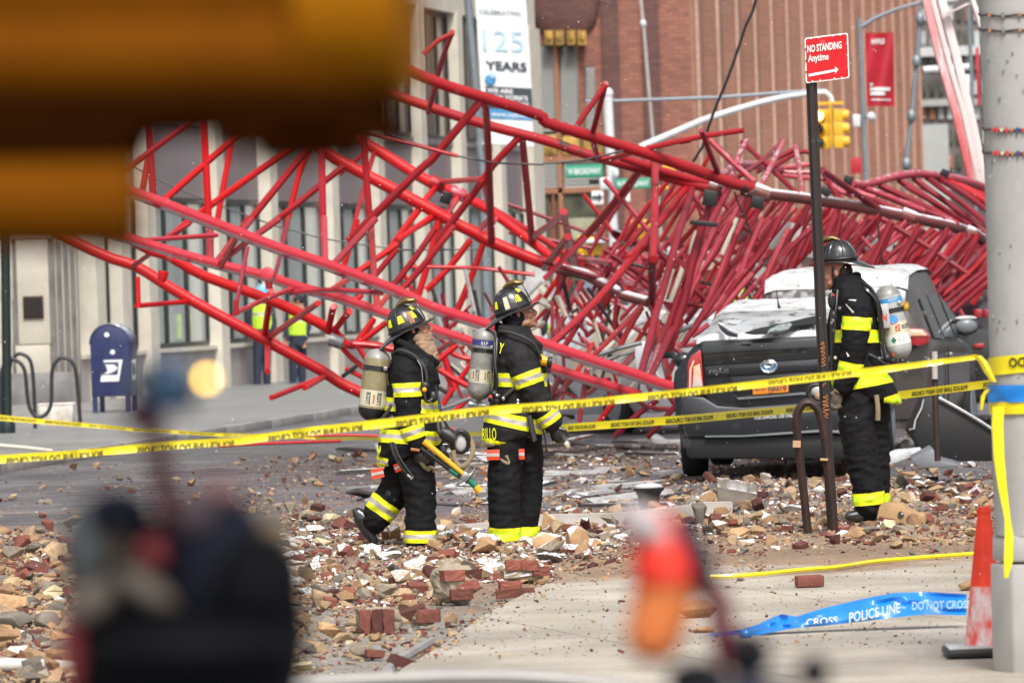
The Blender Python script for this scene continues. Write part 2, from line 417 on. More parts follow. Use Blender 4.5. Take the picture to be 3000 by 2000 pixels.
# ================================================================== LEFT STONE BUILDING
pA = G(241, 1199); pB = G(737, 1145); fd = (pB - pA); fd.z = 0; fd.normalize(); fn_ = Vector((fd.y, -fd.x, 0))   # outward normal: right & toward us
def fs(u, v=640): return (on_plane(u, v, pA, fn_) - pA).dot(fd)
def fp(s, z, o=0.0): return pA + fd * s + fn_ * o + Vector((0, 0, z))
S_END = fs(1568)
lb = thing('stone_office_building', 'long pale stone building with mauve panels and dark framed windows behind the fallen crane', 'building', fp(S_END / 2, 0, -3))
def fbox(mb, s0, s1, z0, z1, o0, o1):
    b = len(mb.v)
    for z in (z0, z1):
        for s, o in ((s0, o0), (s1, o0), (s1, o1), (s0, o1)): mb.v.append(tuple(fp(s, z, o)))
    for f in ((0, 3, 2, 1), (4, 5, 6, 7), (0, 1, 5, 4), (1, 2, 6, 5), (2, 3, 7, 6), (3, 0, 4, 7)): mb.f.append(tuple(b + i for i in f)); mb.mi.append(mb.m)
    return mb
ZS = (.78, 3.35, 4.6, 7.35, 8.7)
fbox(MB(), 0, S_END, 0, 16, -9, -.42).build('core_wall', M['brown_panel'], lb)
fbox(MB(), 0, S_END, 0, ZS[0], -.42, .02).build('base_wall', M['base_stone'], lb)
fbox(MB(), 0, S_END, ZS[0] + .003, ZS[0] + .07, -.4, .09).build('sill', M['cream'], lb)
fbox(MB(), 0, S_END + .1, ZS[3], ZS[4], -.4, .12).build('fascia', M['cream'], lb)
fbox(MB(), 0, S_END + .1, ZS[4] + .01, 16, -.4, .05).build('upper_wall', M['cream'], lb)
PIL = [(246, 268), (322, 340), (402, 432), (611, 640), (768, 808), (951, 975), (1089, 1116), (1219, 1245), (1335, 1364), (1451, 1482)]
ps = []
for a, b_ in PIL:
    s = fs(a); ps.append(s)
    p_ = fbox(MB(), s, s + .55, .05, ZS[3], -.4, .17).build('pilaster', M['cream'], lb)
ps.append(S_END - 1.1)
fbox(MB(), S_END - 1.1, S_END + .1, .05, ZS[3], -.4, .22).build('corner_pier', M['cream'], lb)
pil_s = sorted(ps)
for i in range(len(pil_s) - 1):
    s0 = pil_s[i] + .55; s1 = pil_s[i + 1]
    if s1 - s0 < .5: continue
    fbox(MB(), s0 + .01, s1 - .01, ZS[1], ZS[2], -.4, -.05).build('spandrel_panel', M['mauve_panel'], lb)
    fbox(MB(), s0 + .01, s1 - .01, ZS[2] + .003, ZS[2] + .12, -.35, .0).build('ledge', M['granite'], lb)
    if i > 1:
        # horizontal seam line on the plinth below
        fbox(MB(), s0, s0 + .03, .1, ZS[0] - .01, .02, .04).build('seam', M['granite'], lb)
    for (z0, z1, gm) in ((ZS[0] + .08, ZS[1] - .01, 'curtain_glass'), (ZS[2] + .13, ZS[3] - .01, 'bronze_glass')):
        fm = MB(); nb = 3
        fbox(fm, s0 + .01, s1 - .01, z0, z0 + .07, -.14, -.05); fbox(fm, s0 + .01, s1 - .01, z1 - .08, z1, -.14, -.05)
        w_ = (s1 - s0 - .02) / nb
        for k in range(nb + 1):
            sc_ = s0 + .01 + w_ * k; a = max(s0 + .01, sc_ - .05); b_ = min(s1 - .01, sc_ + .05); fbox(fm, a, b_, z0 + .08, z1 - .09, -.14, -.04)
        wf = fm.build('window_frame', M['mullion'], lb)
        for k in range(nb):
            a = s0 + .01 + w_ * k
            fbox(MB(), a + .065, a + w_ - .065, z0 + .075, z1 - .085, -.12, -.10).build('pane', M[gm], wf)
# entrance corner wall, roughly facing the camera, with plaque
cw = thing('stone_corner_wall', 'pale stone corner wall with a dark plaque beside the mailbox', 'wall', G(100, 1206))
cwY = pA.y - .8
def cbox(u0, v0, u1, v1, dy0, dy1, name, mt, par, bev=0):
    a = P(u0, v0, cwY); b_ = P(u1, v1, cwY); xa, xb = min(a.x, b_.x), max(a.x, b_.x); za, zb = min(a.z, b_.z), max(a.z, b_.z)
    mb = MB(); mb.box(((xa + xb) / 2, cwY + (dy0 + dy1) / 2, (za + zb) / 2), (xb - xa, dy1 - dy0, zb - za)); return mb.build(name, mt, par, bevel=bev)
cbox(-200, -600, 232, 1206, 0, .7, 'wall_core', M['granite'], cw)
for (u0, v0, u1, v1) in ((-150, 700, 40, 880), (46, 700, 150, 1006), (-150, 886, 40, 1006), (46, 1012, 150, 1096), (-150, 1012, 40, 1096), (157, 640, 176, 1096), (181, 640, 192, 1096), (198, 640, 214, 1096), (219, 640, 231, 1096), (-150, 300, 150, 694), (157, 300, 231, 634)):
    cbox(u0, v0, u1, v1, -.06 if u0 < 150 else -.1, -.002, 'stone_block', M['limestone'], cw, .008)
cbox(-150, 1100, 231, 1206, -.12, -.002, 'base_block', M['granite'], cw, .01)
pq = cbox(68, 868, 130, 932, -.10, -.063, 'plaque', dm('bronze', (0.05, 0.025, 0.018), .4, .5), cw, .006)
cbox(73, 873, 125, 927, -.108, -.102, 'plaque_panel', dm('plaque_dark', (0.018, 0.012, 0.012), .4, .3), cw)
# glazed gap between corner wall and long facade handled by the facade itself
# far footway and kerb
k0 = G(-60, 1363, .12); k1 = G(1059, 1186, .12); kd = (k1 - k0).normalized()
far = k0 + kd * 110
wk = MB(); lft = Vector((-kd.y, kd.x, 0)); 
a, b_ = k0 - kd * 8, far
wk.prism([a + lft * .16, b_ + lft * .16, b_ + lft * 9, a + lft * 16], Vector((0, 0, 0)), Vector((0, 0, -.12)))
props(wk.build('far_footway', M['concrete_walk']), kind='structure')
kroot = bpy.data.objects.new('far_kerb', None); COL.objects.link(kroot); BASE['far_kerb'] = Vector((0, 0, 0)); props(kroot, kind='structure')
for i in range(24):
    s0 = i * 3.0 - 8; q0 = k0 + kd * (s0 + .012); q1 = k0 + kd * (s0 + 2.988)
    MB().prism([q0, q1, q1 + lft * .15, q0 + lft * .15], Vector((0, 0, 0)), Vector((0, 0, -.12))).build('kerb_block', M['kerb_stone'], kroot, bevel=.012)

# ================================================================== BRICK BUILDING ACROSS THE STREET
BY = 150.0
bb = thing('brick_tower_building', 'red brick building with louvered windows and gold ornament behind the street signs', 'building', (P(1800, 800, BY).x, BY + 4, 0))
def bbox(u0, v0, u1, v1, o0, o1, name, mt, par, bev=0):
    a = P(u0, v0, BY); b_ = P(u1, v1, BY); xa, xb = min(a.x, b_.x), max(a.x, b_.x); za, zb = min(a.z, b_.z), max(a.z, b_.z)
    mb = MB(); mb.box(((xa + xb) / 2, BY + (o0 + o1) / 2, (za + zb) / 2), (xb - xa, o1 - o0, zb - za)); return mb.build(name, mt, par, bevel=bev)
bbox(1500, -900, 2062, 1030, 0, 8, 'wall', M['brick_wall'], bb)
bbox(1500, 460, 1782, 470, -.16, -.01, 'band', M['terracotta'], bb)
c_ = P(1655, 60, BY)
mb = MB()
for r_, z in ((0, -.65), (.55, -.6), (.80, -.35), (.88, -.1), (.92, .2), (.92, 14)):
    mb_r = [(c_.x + r_ * math.cos(t), BY - .02 - r_ * math.sin(t) * .4, c_.z + z + .2) for t in np.linspace(0, math.pi, 13)]
    mb.v += mb_r
for i in range(5):
    for j in range(12): mb.f.append((i * 13 + j, i * 13 + j + 1, (i + 1) * 13 + j + 1, (i + 1) * 13 + j)); mb.mi.append(0)
mb.build('oriel', M['brick_dark'], bb, sm=True)
for u in (1608, 1640, 1673, 1705):
    q = P(u, 112, BY - .35); o = MB(); o.box((q.x, q.y, q.z), (.23, .5, .38)); o.ball((q.x, q.y - .27, q.z + .02), (.08, .06, .13), 8); o.build('gold_bracket', M['gold'], bb)
for (u0, v0, u1, v1) in ((1582, 138, 1634, 388), (1642, 138, 1694, 388), (1717, 200, 1742, 388), (1588, 472, 1640, 553), (1652, 472, 1762, 553)):
    fr = bbox(u0 - 4, v0 - 4, u1 + 4, v1 + 4, -.08, -.005, 'louver_frame', dm('louver_back', (0.09, 0.08, 0.07), .7), bb)
    n_ = int((v1 - v0) / 9.5); sm_ = None
    for k in range(n_):
        v = v0 + (k + .5) * (v1 - v0) / n_; a = P(u0, v, BY); b_ = P(u1, v, BY)
        if sm_ is None:
            q = MB().box((0, 0, 0), (b_.x - a.x, .015, .055), Matrix.Rotation(R(-40), 3, 'X')); sm_ = q.mesh('slat'); sm_.materials.append(M['louver_grey'])
        o = bpy.data.objects.new('slat', sm_); COL.objects.link(o); o.parent = fr; o.location = Vector(((a.x + b_.x) / 2, BY - .115, a.z)) - BASE[fr.name]
for (u0, v0, u1, v1) in ((1576, 396, 1640, 455), (1646, 400, 1700, 455), (1706, 400, 1768, 455)):
    bbox(u0, v0, u1, v1, -.2, -.005, 'gold_panel', M['gold'], bb, .04)
for (u0, v0, u1, v1) in ((1634, 130, 1642, 760), (1694, 130, 1702, 460), (1588, 553, 1766, 562), (1618, 562, 1628, 760), (1762, 470, 1770, 760)):
    bbox(u0, v0, u1, v1, -.2, -.085, 'brown_frame', M['terracotta'], bb)
for (u0, v0, u1, v1) in ((1590, 564, 1618, 900), (1628, 564, 1634, 900), (1642, 564, 1762, 900)):
    bbox(u0, v0, u1, v1, -.09, -.01, 'shop_glass', M['dark_glass'], bb)
bbox(1665, 640, 1745, 700, -.10, -.092, 'shop_poster', dm('olive_blob', (0.22, 0.24, 0.14), .7, 0, (0.35, 0.33, 0.25), vs_=5), bb)
for u in (1898, 1780):
    bbox(u, -900, u + 9, 900, -.12, -.002, 'brick_pilaster', M['brick_dark'], bb)
# tower wing with vertical piers, turning away down the street
w0 = P(2045, 800, BY); w1 = P(2712, 800, 250); w0.z = w1.z = 0; wd = (w1 - w0).normalized(); wn = Vector((wd.y, -wd.x, 0))
if wn.y > 0: wn = -wn
wing = thing('brick_pier_building', 'tall brick building with close vertical tan piers behind the sign post', 'building', w0 + wd * 30 + Vector((2, 3, 0)))
def wbox(s0, s1, z0, z1, o0, o1, name, mt, par=None, bev=0):
    mb = MB(); b = 0
    for z in (z0, z1):
        for s, o in ((s0, o0), (s1, o0), (s1, o1), (s0, o1)): mb.v.append(tuple(w0 + wd * s + wn * o + Vector((0, 0, z))))
    for f in ((0, 3, 2, 1), (4, 5, 6, 7), (0, 1, 5, 4), (1, 2, 6, 5), (2, 3, 7, 6), (3, 0, 4, 7)): mb.f.append(f); mb.mi.append(0)
    return mb.build(name, mt, par or wing, bevel=bev)
WL = (w1 - w0).length
brick_mat('pier_light', (0.58, 0.35, 0.26), (0.50, 0.28, 0.20), (0.38, 0.26, 0.2))
wbox(.6, WL, 0, 30, -8, -.26, 'wall', M['brick_dark'])
wbox(.6, WL, 0, 1.5, -.26, .2, 'plinth', M['limestone'])
s = 0.0; i = 0
while s < WL:
    q = w0 + wd * s; u, v = proj((q.x, q.y, 5))
    wid = 1.25 if i % 2 == 0 else .7; off = .10 if i % 2 == 0 else -.04
    wbox(s, s + wid, 1.5, 30, -.26, off, 'pier', M['brick_tan'])
    if i % 2 == 0: wbox(s + .42, s + .83, 1.5, 30, off - .1, off + .07, 'pier_rib', M['pier_light'])
    wbox(s + wid + .12, s + wid + .45, 1.5, 30, -.26, -.18, 'pier_fillet', M['brick_wall'])
    if i % 2 == 0: wbox(s + wid + .5, s + wid + 1.7, 2.5, 7.9, -.26, -.235, 'window', M['dark_glass']); wbox(s + wid + .5, s + wid + 1.7, 7.95, 8.6, -.26, -.10, 'tan_lintel', M['pier_light'])
    s += 3.1 if i % 2 == 0 else 2.7; i += 1
# dark buildings at the end of the street
db = thing('far_dark_building', 'dark distant building with lit windows at the end of the street beyond the red booms', 'building', (P(2860, 800, 300).x, 304, 0))
q0 = P(2690, 1000, 300); q1 = P(3060, 1000, 300)
MB().box(((q0.x + q1.x) / 2, 306, 20), (q1.x - q0.x, 8, 40)).build('wall', M['far_dark'], db)
for r_ in range(7):
    for c2 in range(9):
        q = P(2705 + c2 * 26, 40 + r_ * 72, 301.9)
        wmt = [M['dark_glass'], M['louver_grey'], M['dark_glass'], M['terracotta'], M['curtain_glass']][int(RNG.integers(5))]
        MB().box((q.x, 301.88, q.z), (.28, .12, .75)).build('window', wmt, db)
for (v0, h, mm) in ((150, .5, 'smoke_pale'), (300, .35, 'louver_grey')):
    q = P(2780, v0, 301.5); MB().box((q.x, 301.6, q.z), (3.4, .4, h)).build('band', M[mm], db)  # smoke_pale band puts smoke haze into the wall colour
# end-of-street closing block behind everything (low, between the two buildings)
pb = thing('pale_far_building', 'pale grey building with smoke haze in its colour between the brick piers and the booms', 'building', (P(2760, 800, 280).x, 283, 0))
q0 = P(2690, 1000, 280); q1 = P(2800, 1000, 280)
MB().box(((q0.x + q1.x) / 2, 283, 5), (q1.x - q0.x, 5, 7.5)).build('wall', dm('misty_stone', (0.42, 0.42, 0.40), .9, 0, (0.30, 0.31, 0.30), vs_=.5), pb)  # smoke haze is put into this pale wall colour
MB().box(((q0.x + q1.x) / 2, 280.4, .8), (q1.x - q0.x, .2, 1.6)).build('shopfront', M['dark_glass'], pb)
# ================================================================== STREET FURNITURE
def pole(mb, pts, Y, dpx, n=14, z0=None):
    w_ = [P(u, v, Y) for u, v in pts]
    if z0 is not None: w_.append(Vector((w_[-1].x + (w_[-1].x - w_[0].x) * ((w_[-1].z - z0) / max(.01, (w_[0].z - w_[-1].z))) * .0, Y, z0)))
    rr = dpx * Y / FP / 2
    mb.tube(w_, rr, n); return mb
# -- banner pole
BP = 110.0
bpz = thing('banner_lamp_post', 'grey lamp post carrying the white YEARS banner in front of the stone building', 'lamp post', (P(1420, 800, BP).x, BP, .12))
pole(MB(), ((1367, -80), (1371, 0), (1392, 250), (1413, 510)), BP, 24, z0=.12).build('post', M['grey_metal'], bpz, sm=True)
q = P(1420, 900, BP); MB().lathe([(.22, 0), (.22, .3), (.13, .5), (.1, .9)], (q.x - .0, BP, .12), 16).build('base', M['grey_metal'], bpz, sm=True)
ban = thing('law_school_banner', 'white street banner reading YEARS hanging from the grey lamp post', 'banner', P(1480, 318, BP - .15))
def banp(a, b_): # a,b in 0..1 across/down
    u = 1391 + 148 * a + 22 * b_; v = -30 + 352 * b_ + (8 * a); p = P(u, v, BP - .15); p.y += .05 * math.sin(a * 3 + b_ * 2); return p
mb = MB(); g1 = [[banp(j / 8, i / 10) for j in range(9)] for i in range(11)]; mb.grid(g1); mb.grid([[p + Vector((0, .02, 0)) for p in r_] for r_ in g1])
mb.build('cloth', M['banner_white'], ban, sm=True)
def banfn(a0, b0, sc_=1.0):
    # returns fn mapping text metres to banner, origin at (a0,b0)
    Wm = 148 * BP / FP; Hm = 352 * BP / FP
    return lambda x, y: banp(a0 + x / Wm, b0 - y / Hm) + Vector((0, -.025, 0))
for (s_, a, b_, h, wd_, mk, bold) in (('CELEBRATING', .06, .20, .09, .82, 'ink_dark', .0), ('125', .10, .50, .42, .78, 'ink_pale', .0), ('YEARS', .12, .66, .17, .80, 'ink_dark', .03)):
    lettering(s_, h, banfn(a, b_), M[mk], ban, width=wd_, bold=bold)
mb = MB(); mb.grid([[banp(.09 + .91 * j / 6, b_ ) + Vector((0, -.015, 0)) for j in range(7)] for b_ in (.80, .86, .93, .985)]); mb.build('dark_panel', M['ink_dark'], ban)
for i, s_ in enumerate(('WE ARE', "NEW YORK'S", 'LAW SCHOOL')):
    lettering(s_, .085, banfn(.12, .852 + i * .052), M['white_sign'], ban, width=(.5, .78, .82)[i], bold=.03)
mb = MB(); mb.grid([[banp(.11 + .89 * j / 6, b_ ) + Vector((0, -.018, 0)) for j in range(7)] for b_ in (.988, 1.03, 1.065)]); mb.build('blue_panel', M['ink_blue'], ban)
lettering('www.nyls.edu', .08, banfn(.17, 1.045), M['white_sign'], ban, width=.76)
q = banp(.2, .745); MB().ball((q.x, q.y - .03, q.z), (.11, .02, .11), 12).build('logo', M['ink_blue'], ban)
q = banp(.25, .73); MB().ball((q.x, q.y - .05, q.z + .05), (.07, .02, .07), 10).build('logo_star', M['ink_pale'], ban)
# lower tail of the banner
mb = MB(); mb.grid([[banp(.10 + .88 * j / 6, b_ ) + Vector((0, .0, 0)) for j in range(7)] for b_ in (1.0, 1.1, 1.2, 1.28)]); mb.build('banner_tail', M['banner_white'], ban)
mb = MB(); a = P(1391, -32, BP - .15); b_ = P(1545, -24, BP - .15); mb.tube([a, b_], .02, 8); a = P(1414, 420, BP - .15); b_ = P(1560, 425, BP - .15); mb.tube([a, b_], .02, 8); mb.build('banner_rod', M['white_paint'], ban)
# -- signal pole with mast arm
SY = 105.0
sp_ = thing('traffic_signal_pole', 'white pole with long curved mast arm and guy rod in front of the brick building', 'signal pole', (P(1795, 900, SY).x, SY, .12))
pole(MB(), ((1780, 280), (1792, 560), (1800, 760)), SY, 29, z0=.12).build('post', M['white_paint'], sp_, sm=True)
q = P(1780, 274, SY); MB().ball((q.x, q.y, q.z), .11, 12).build('cap', M['white_paint'], sp_, sm=True)
pole(MB(), ((1716, 297), (1780, 297), (2100, 286), (2408, 264)), SY, 11).build('guy_rod', M['grey_metal'], sp_, sm=True)
mb = MB(); pts = [(1802, 468), (1830, 458), (1890, 425), (2000, 378), (2060, 352), (2150, 323), (2230, 300), (2300, 284), (2370, 274), (2418, 270), (2432, 282), (2438, 300)]
mb.tube([P(u, v, SY) for u, v in pts], [(11 - .3 * i) * SY / FP for i in range(len(pts))], 12); mb.build('mast_arm', M['white_paint'], sp_, sm=True)
def signal_head(mb, lens, c, s, yaw, visors=True):
    """three-section head; c centre top, s section size"""
    Mz = Matrix.Rotation(yaw, 3, 'Z'); 
    for k in range(3):
        cc = Vector(c) - Vector((0, 0, k * s))
        mb.box(cc, (s * .96, s * .7, s * .96), Mz)
        f = Mz @ Vector((0, -1, 0)); p0 = cc + f * s * .35
        mb.tube([p0, p0 + f * s * .5], [s * .42, s * .40], 14, cap=False)
        lens.append((p0 + f * s * .02, f))
lenses = []
th = thing('traffic_signal', 'yellow traffic signal with its red lamp lit hanging from the mast arm', 'traffic light', P(2420, 424, SY))
mb = MB(); q = P(2410, 340, SY - .2); s_ = .245; signal_head(mb, lenses, q, s_, R(-25)); mb.build('signal_head', M['signal_yellow'], th, bevel=.01)
l2 = []; mb = MB(); q2 = P(2452, 338, SY + .1); signal_head(mb, l2, q2, s_, R(95)); mb.build('signal_head', M['signal_yellow'], th, bevel=.01)
mb = MB(); q = P(2432, 306, SY - .05); mb.tube([P(2434, 290, SY), q, q + Vector((0, 0, -.75))], .03, 8); mb.box(q + Vector((0, 0, .02)), (.5, .06, .05)); mb.build('hanger', M['signal_yellow'], th)
dm('lamp_red', (0.6, 0.05, 0.02), .3, emit=(1, .12, .03), es=22); dm('lens_dark', (0.03, 0.02, 0.01), .2); dm('lens_green', (0.01, 0.05, 0.04), .2)
for i, (p, f) in enumerate(lenses):
    mb = MB(); mb.ball(p, (s_ * .36, s_ * .36, s_ * .36), 14); mb.build('lens', M[('lamp_red', 'lens_dark', 'lens_green')[i]], th, sm=True)
# -- street name signs & small signs on the pole
def flat_sign(name, label, cat, u0, v0, u1, v1, Y, mt, texts=(), slant=0.0, grp=None):
    a = P(u0, v0, Y); b_ = P(u1, v1, Y); w_ = b_.x - a.x; h = a.z - b_.z
    t = thing(name, label, cat, ((a.x + b_.x) / 2, Y, b_.z), grp)
    Mr = Matrix.Rotation(slant, 3, 'Y'); c = Vector(((a.x + b_.x) / 2, Y, (a.z + b_.z) / 2))
    MB().box(c, (w_, .02, h), Mr).build('panel', mt, t, bevel=.004)
    for (s_, x, y, hh, ww, mk) in texts:
        lettering(s_, hh * h, lambda X, Z_: c + Mr @ Vector((-w_ / 2 + x * w_ + X, -.016, -h / 2 + y * h + Z_)), M[mk], t, width=ww * w_)
    return t
flat_sign('street_sign', 'upper green street name sign left of the white pole', 'street sign', 1658, 484, 1766, 518, SY - .3, M['sign_green'], (('W BROADWAY', .05, .25, .5, .9, 'white_sign'),))
flat_sign('street_sign', 'lower green street name sign right of the white pole', 'street sign', 1802, 524, 1906, 551, SY - .3, M['sign_green'], (('W BROADWAY', .05, .22, .55, .9, 'white_sign'),))
ow = flat_sign('one_way_sign', 'small black and white one way sign low on the white pole', 'sign', 1733, 560, 1768, 598, SY - .3, M['white_sign'])
q = P(1750, 578, SY - .33); MB().prism([q + Vector((-.09, 0, -.03)), q + Vector((.02, 0, -.03)), q + Vector((.02, 0, -.08)), q + Vector((.1, 0, 0)), q + Vector((.02, 0, .08)), q + Vector((.02, 0, .03)), q + Vector((-.09, 0, .03))], (0, 0, 0), (0, -.01, 0)).build('arrow', M['ink_dark'], ow)
flat_sign('pedestrian_sign', 'small white sign on the right of the white pole below the green sign', 'sign', 1812, 558, 1846, 590, SY - .3, M['white_sign'])
cb = thing('camera_box', 'white control box clamped on the white signal pole', 'box', P(1772, 555, SY - .25))
MB().box(P(1773, 538, SY - .25), (.2, .2, .22)).build('housing', M['white_paint'], cb, bevel=.02)
MB().box(P(1740, 531, SY - .25), (.18, .1, .08)).build('dark_bracket', M['steel_black'], cb)
MB().ball(P(1804, 508, SY - .2), (.06, .06, .1), 10).build('bulb', M['white_paint'], cb, sm=True)
# -- drain/conduit pole in front of brick wall
dp = thing('conduit_pole', 'thin pale conduit pole running down the plain brick wall', 'pole', (P(1940, 1000, 130).x, 130, 0))
mb = MB(); mb.tube([P(1870, -60, 130), P(1884, 66, 130), P(1912, 400, 130), P(1940, 740, 130), Vector((P(1948, 900, 130).x, 130, 0))], .042, 10); mb.build('pipe', dm('conduit', (0.42, 0.38, 0.36), .6), dp, sm=True)
MB().ball(P(1884, 70, 130), (.08, .08, .1), 10).build('joint', M['white_paint'], dp, sm=True)
# -- second lamp post with red banner
L2 = 120.0
lp = thing('street_lamp', 'grey street lamp with curved arm holding the red banner', 'street lamp', (P(2545, 900, L2).x, L2, .12))
pole(MB(), ((2517, 55), (2524, 200), (2537, 530), (2540, 620)), L2, 15, z0=.12).build('post', M['grey_metal'], lp, sm=True)
mb = MB(); mb.tube([P(2521, 82, L2), P(2560, 55, L2), P(2620, 30, L2), P(2700, 6, L2), P(2740, 2, L2)], [.05, .045, .04, .035, .03], 10); mb.build('arm', M['grey_metal'], lp, sm=True)
MB().ball(P(2772, 0, L2), (.28, .12, .09), 14).build('lamp_head', M['white_paint'], lp, sm=True)
rb = thing('red_banner', 'dark red banner with white print on the grey street lamp', 'banner', P(2577, 318, L2 - .1))
def rbp(a, b_):
    p = P(2534 + 82 * a + 7 * b_, 96 + 216 * b_, L2 - .1); p.y += .12 * math.sin(a * 5 + b_ * 3); return p
g1 = [[rbp(j / 10, i / 12) for j in range(11)] for i in range(13)]
mb = MB(); mb.grid(g1); mb.grid([[p + Vector((0, .02, 0)) for p in r_] for r_ in g1]); mb.build('cloth', M['banner_red'], rb, sm=True)
Wm = 82 * L2 / FP; Hm = 216 * L2 / FP
def rfn(a0, b0): return lambda x, y: rbp(a0 + x / Wm, b0 - y / Hm) + Vector((0, -.03, 0))
lettering('NYLS', .10, rfn(.24, .15), M['white_sign'], rb, width=.26, bold=.05)
for (b_, ww, h) in ((.72, .06, .05), (.79, .42, .07), (.85, .3, .07)):
    mbq = MB(); f = rfn(.12, b_); mbq.grid([[f(x, 0) for x in np.linspace(0, ww, 5)], [f(x, h) for x in np.linspace(0, ww, 5)]]); mbq.build('print_line', M['white_sign'], rb)
f = rfn(.14, .92); MB().grid([[f(x, 0) for x in np.linspace(0, .42, 5)], [f(x, .025) for x in np.linspace(0, .42, 5)]]).build('print_line', M['white_sign'], rb)
flat_sign('parking_sign', 'small dark red sign low on the grey street lamp', 'sign', 2492, 462, 2525, 508, L2 - .2, M['banner_red'])
for (nm, lab, u0, v0, u1, v1) in (('signal_box', 'white box on the left of the grey street lamp under the red banner', 2498, 335, 2520, 372), ('camera_dome', 'round white camera on the right of the grey street lamp under the red banner', 2540, 328, 2565, 356)):
    a = P((u0 + u1) / 2, (v0 + v1) / 2, L2 - .1); t = thing(nm, lab, 'camera' if 'dome' in nm else 'box', a)
    if 'dome' in nm: MB().ball(a, (.1, .1, .1), 12).build('dome', M['white_paint'], t, sm=True)
    else: MB().box(a, (.16, .14, .26)).build('housing', M['white_paint'], t, bevel=.02)
    MB().box(a + Vector((.09 if 'box' in nm else -.1, 0, .05)), (.06, .03, .03)).build('bracket', M['grey_metal'], t)
gs = thing('jointed_strut', 'pale grey jointed strut hanging slantwise left of the pale booms', 'strut', P(2655, 500, 100))
mb = MB(); mb.tube([P(2697, 18, 100), P(2688, 160, 100), P(2672, 330, 100), P(2655, 470, 100), P(2652, 560, 100)], .045, 10); mb.build('rod', M['grey_metal'], gs, sm=True)
for u, v in ((2695, 55), (2685, 180), (2670, 340), (2656, 480)): MB().ball(P(u, v, 99.95), (.085, .085, .12), 10).build('joint', M['grey_metal'], gs, sm=True)
mb = MB(); mb.tube([P(2705, 205, 140), P(2850, 196, 140)], .085, 8); mb.build('cross_arm', M['white_paint'], gs, sm=True)
fb = flat_sign('red_banner', 'narrow red banner edge between the pale booms and the concrete post', 'banner', 2858, 140, 2873, 310, 125, M['banner_red'])
lp2 = thing('street_lamp', 'distant grey lamp post with white box between the pale booms', 'street lamp', (P(2850, 900, 135).x, 135, .12))
pole(MB(), ((2836, 20), (2843, 140), (2850, 330)), 135, 11, z0=.12).build('post', M['grey_metal'], lp2, sm=True)
MB().box(P(2830, 250, 134.8), (.18, .2, .5)).build('box', M['white_paint'], lp2, bevel=.03)
# -- black hanging cable
cbz = MB(); cbz.tube([P(u, v, 62) for u, v in ((2222, -30), (2205, 35), (2185, 75), (2150, 180), (2128, 240), (2095, 318), (2078, 365), (2058, 430), (2030, 475))], .016, 8)
o = cbz.build('hanging_cable', M['steel_black'], sm=True); props(o, 'thick black cable hanging down across the brick piers to the wreck', 'cable')
for lab, pts, Y, r_ in (('thin black cable sagging across the left part of the boom', [('1', 680, 990), ('1', 900, 1110), ('1', 1170, 1240), ('1', 1500, 1370), ('1', 1800, 1480), ('1', 2100, 1560), ('5', 0, 130), ('5', 400, 185), ('5', 900, 180)], 64, .010),
                  ('thin dark cable sagging under the upper chords from the bent red stub', [('2', 280, 860), ('2', 450, 930), ('2', 740, 1020), ('2', 1000, 1070), ('2', 1300, 1080), ('2', 1600, 1050), ('2', 1850, 990)], 59, .012),
                  ('thin black cable dangling below the crushed joint', [('a', 2160, 830), ('a', 2220, 1000), ('a', 2352, 1300), ('6', 480, 130)], 58, .012),
                  ('loose dark wire hanging behind the firefighter helmet', [('b', 875, 580), ('b', 880, 830), ('b', 920, 1000), ('b', 1010, 1150)], 60, .010)):
    mb = MB(); mb.tube([P(*T(*q), Y) for q in pts], r_, 6); o = mb.build('cable', M['steel_black'], sm=True); props(o, lab, 'cable')
# -- dark green pole at far left edge
gp = thing('green_pole', 'dark green round pole at the left edge beside the bicycle rack', 'pole', (P(18, 1280, 70).x, 70, .12))
mb = MB(); a = P(14, 560, 70); mb.tube([a, Vector((P(22, 1270, 70).x, 70, .12))], .058, 14); mb.build('post', dm('pole_green', (0.012, 0.022, 0.02), .35), gp, sm=True)
MB().lathe([(.1, 0), (.1, .12), (.065, .2)], (P(22, 1270, 70).x, 70, .12), 14).build('base', M['pole_green'], gp, sm=True)
# -- wave bicycle rack
br = thing('bicycle_rack', 'dark wave shaped bicycle rack in front of the stone corner wall', 'bicycle rack', P(150, 1255, 72))
def rackpath(pts, Y, r_, name):
    w_ = [P(*T('4', x, y), Y) for x, y in pts]
    sm2 = []
    for i in range(len(w_) - 1):
        p0 = w_[max(0, i - 1)]; p1 = w_[i]; p2 = w_[i + 1]; p3 = w_[min(len(w_) - 1, i + 2)]
        for t in np.linspace(0, 1, 6, endpoint=False):
            sm2.append(.5 * ((2 * p1) + (p2 - p0) * t + (2 * p0 - 5 * p1 + 4 * p2 - p3) * t * t + (3 * p1 - p0 - 3 * p2 + p3) * t ** 3))
    sm2.append(w_[-1]); mb = MB(); mb.tube(sm2, r_, 10); mb.build(name, M['rack'], br, sm=True)
dm('rack', (0.045, 0.045, 0.05), .35, .4)
rackpath([(10, 1370), (8, 1000), (60, 905), (100, 905), (160, 970), (185, 1180), (225, 1265), (290, 1270), (335, 1190), (342, 980), (380, 905), (430, 892), (485, 940), (510, 1100), (528, 1340)], 70, .024, 'wave_tube')
rackpath([(60, 1360), (64, 960), (100, 880), (150, 868), (205, 930), (225, 1150), (232, 1380)], 72, .024, 'hoop_tube')
wb = thing('white_crate', 'dirty white plastic crate behind the bicycle rack', 'crate', P(*T('4', 380, 1320), 74))
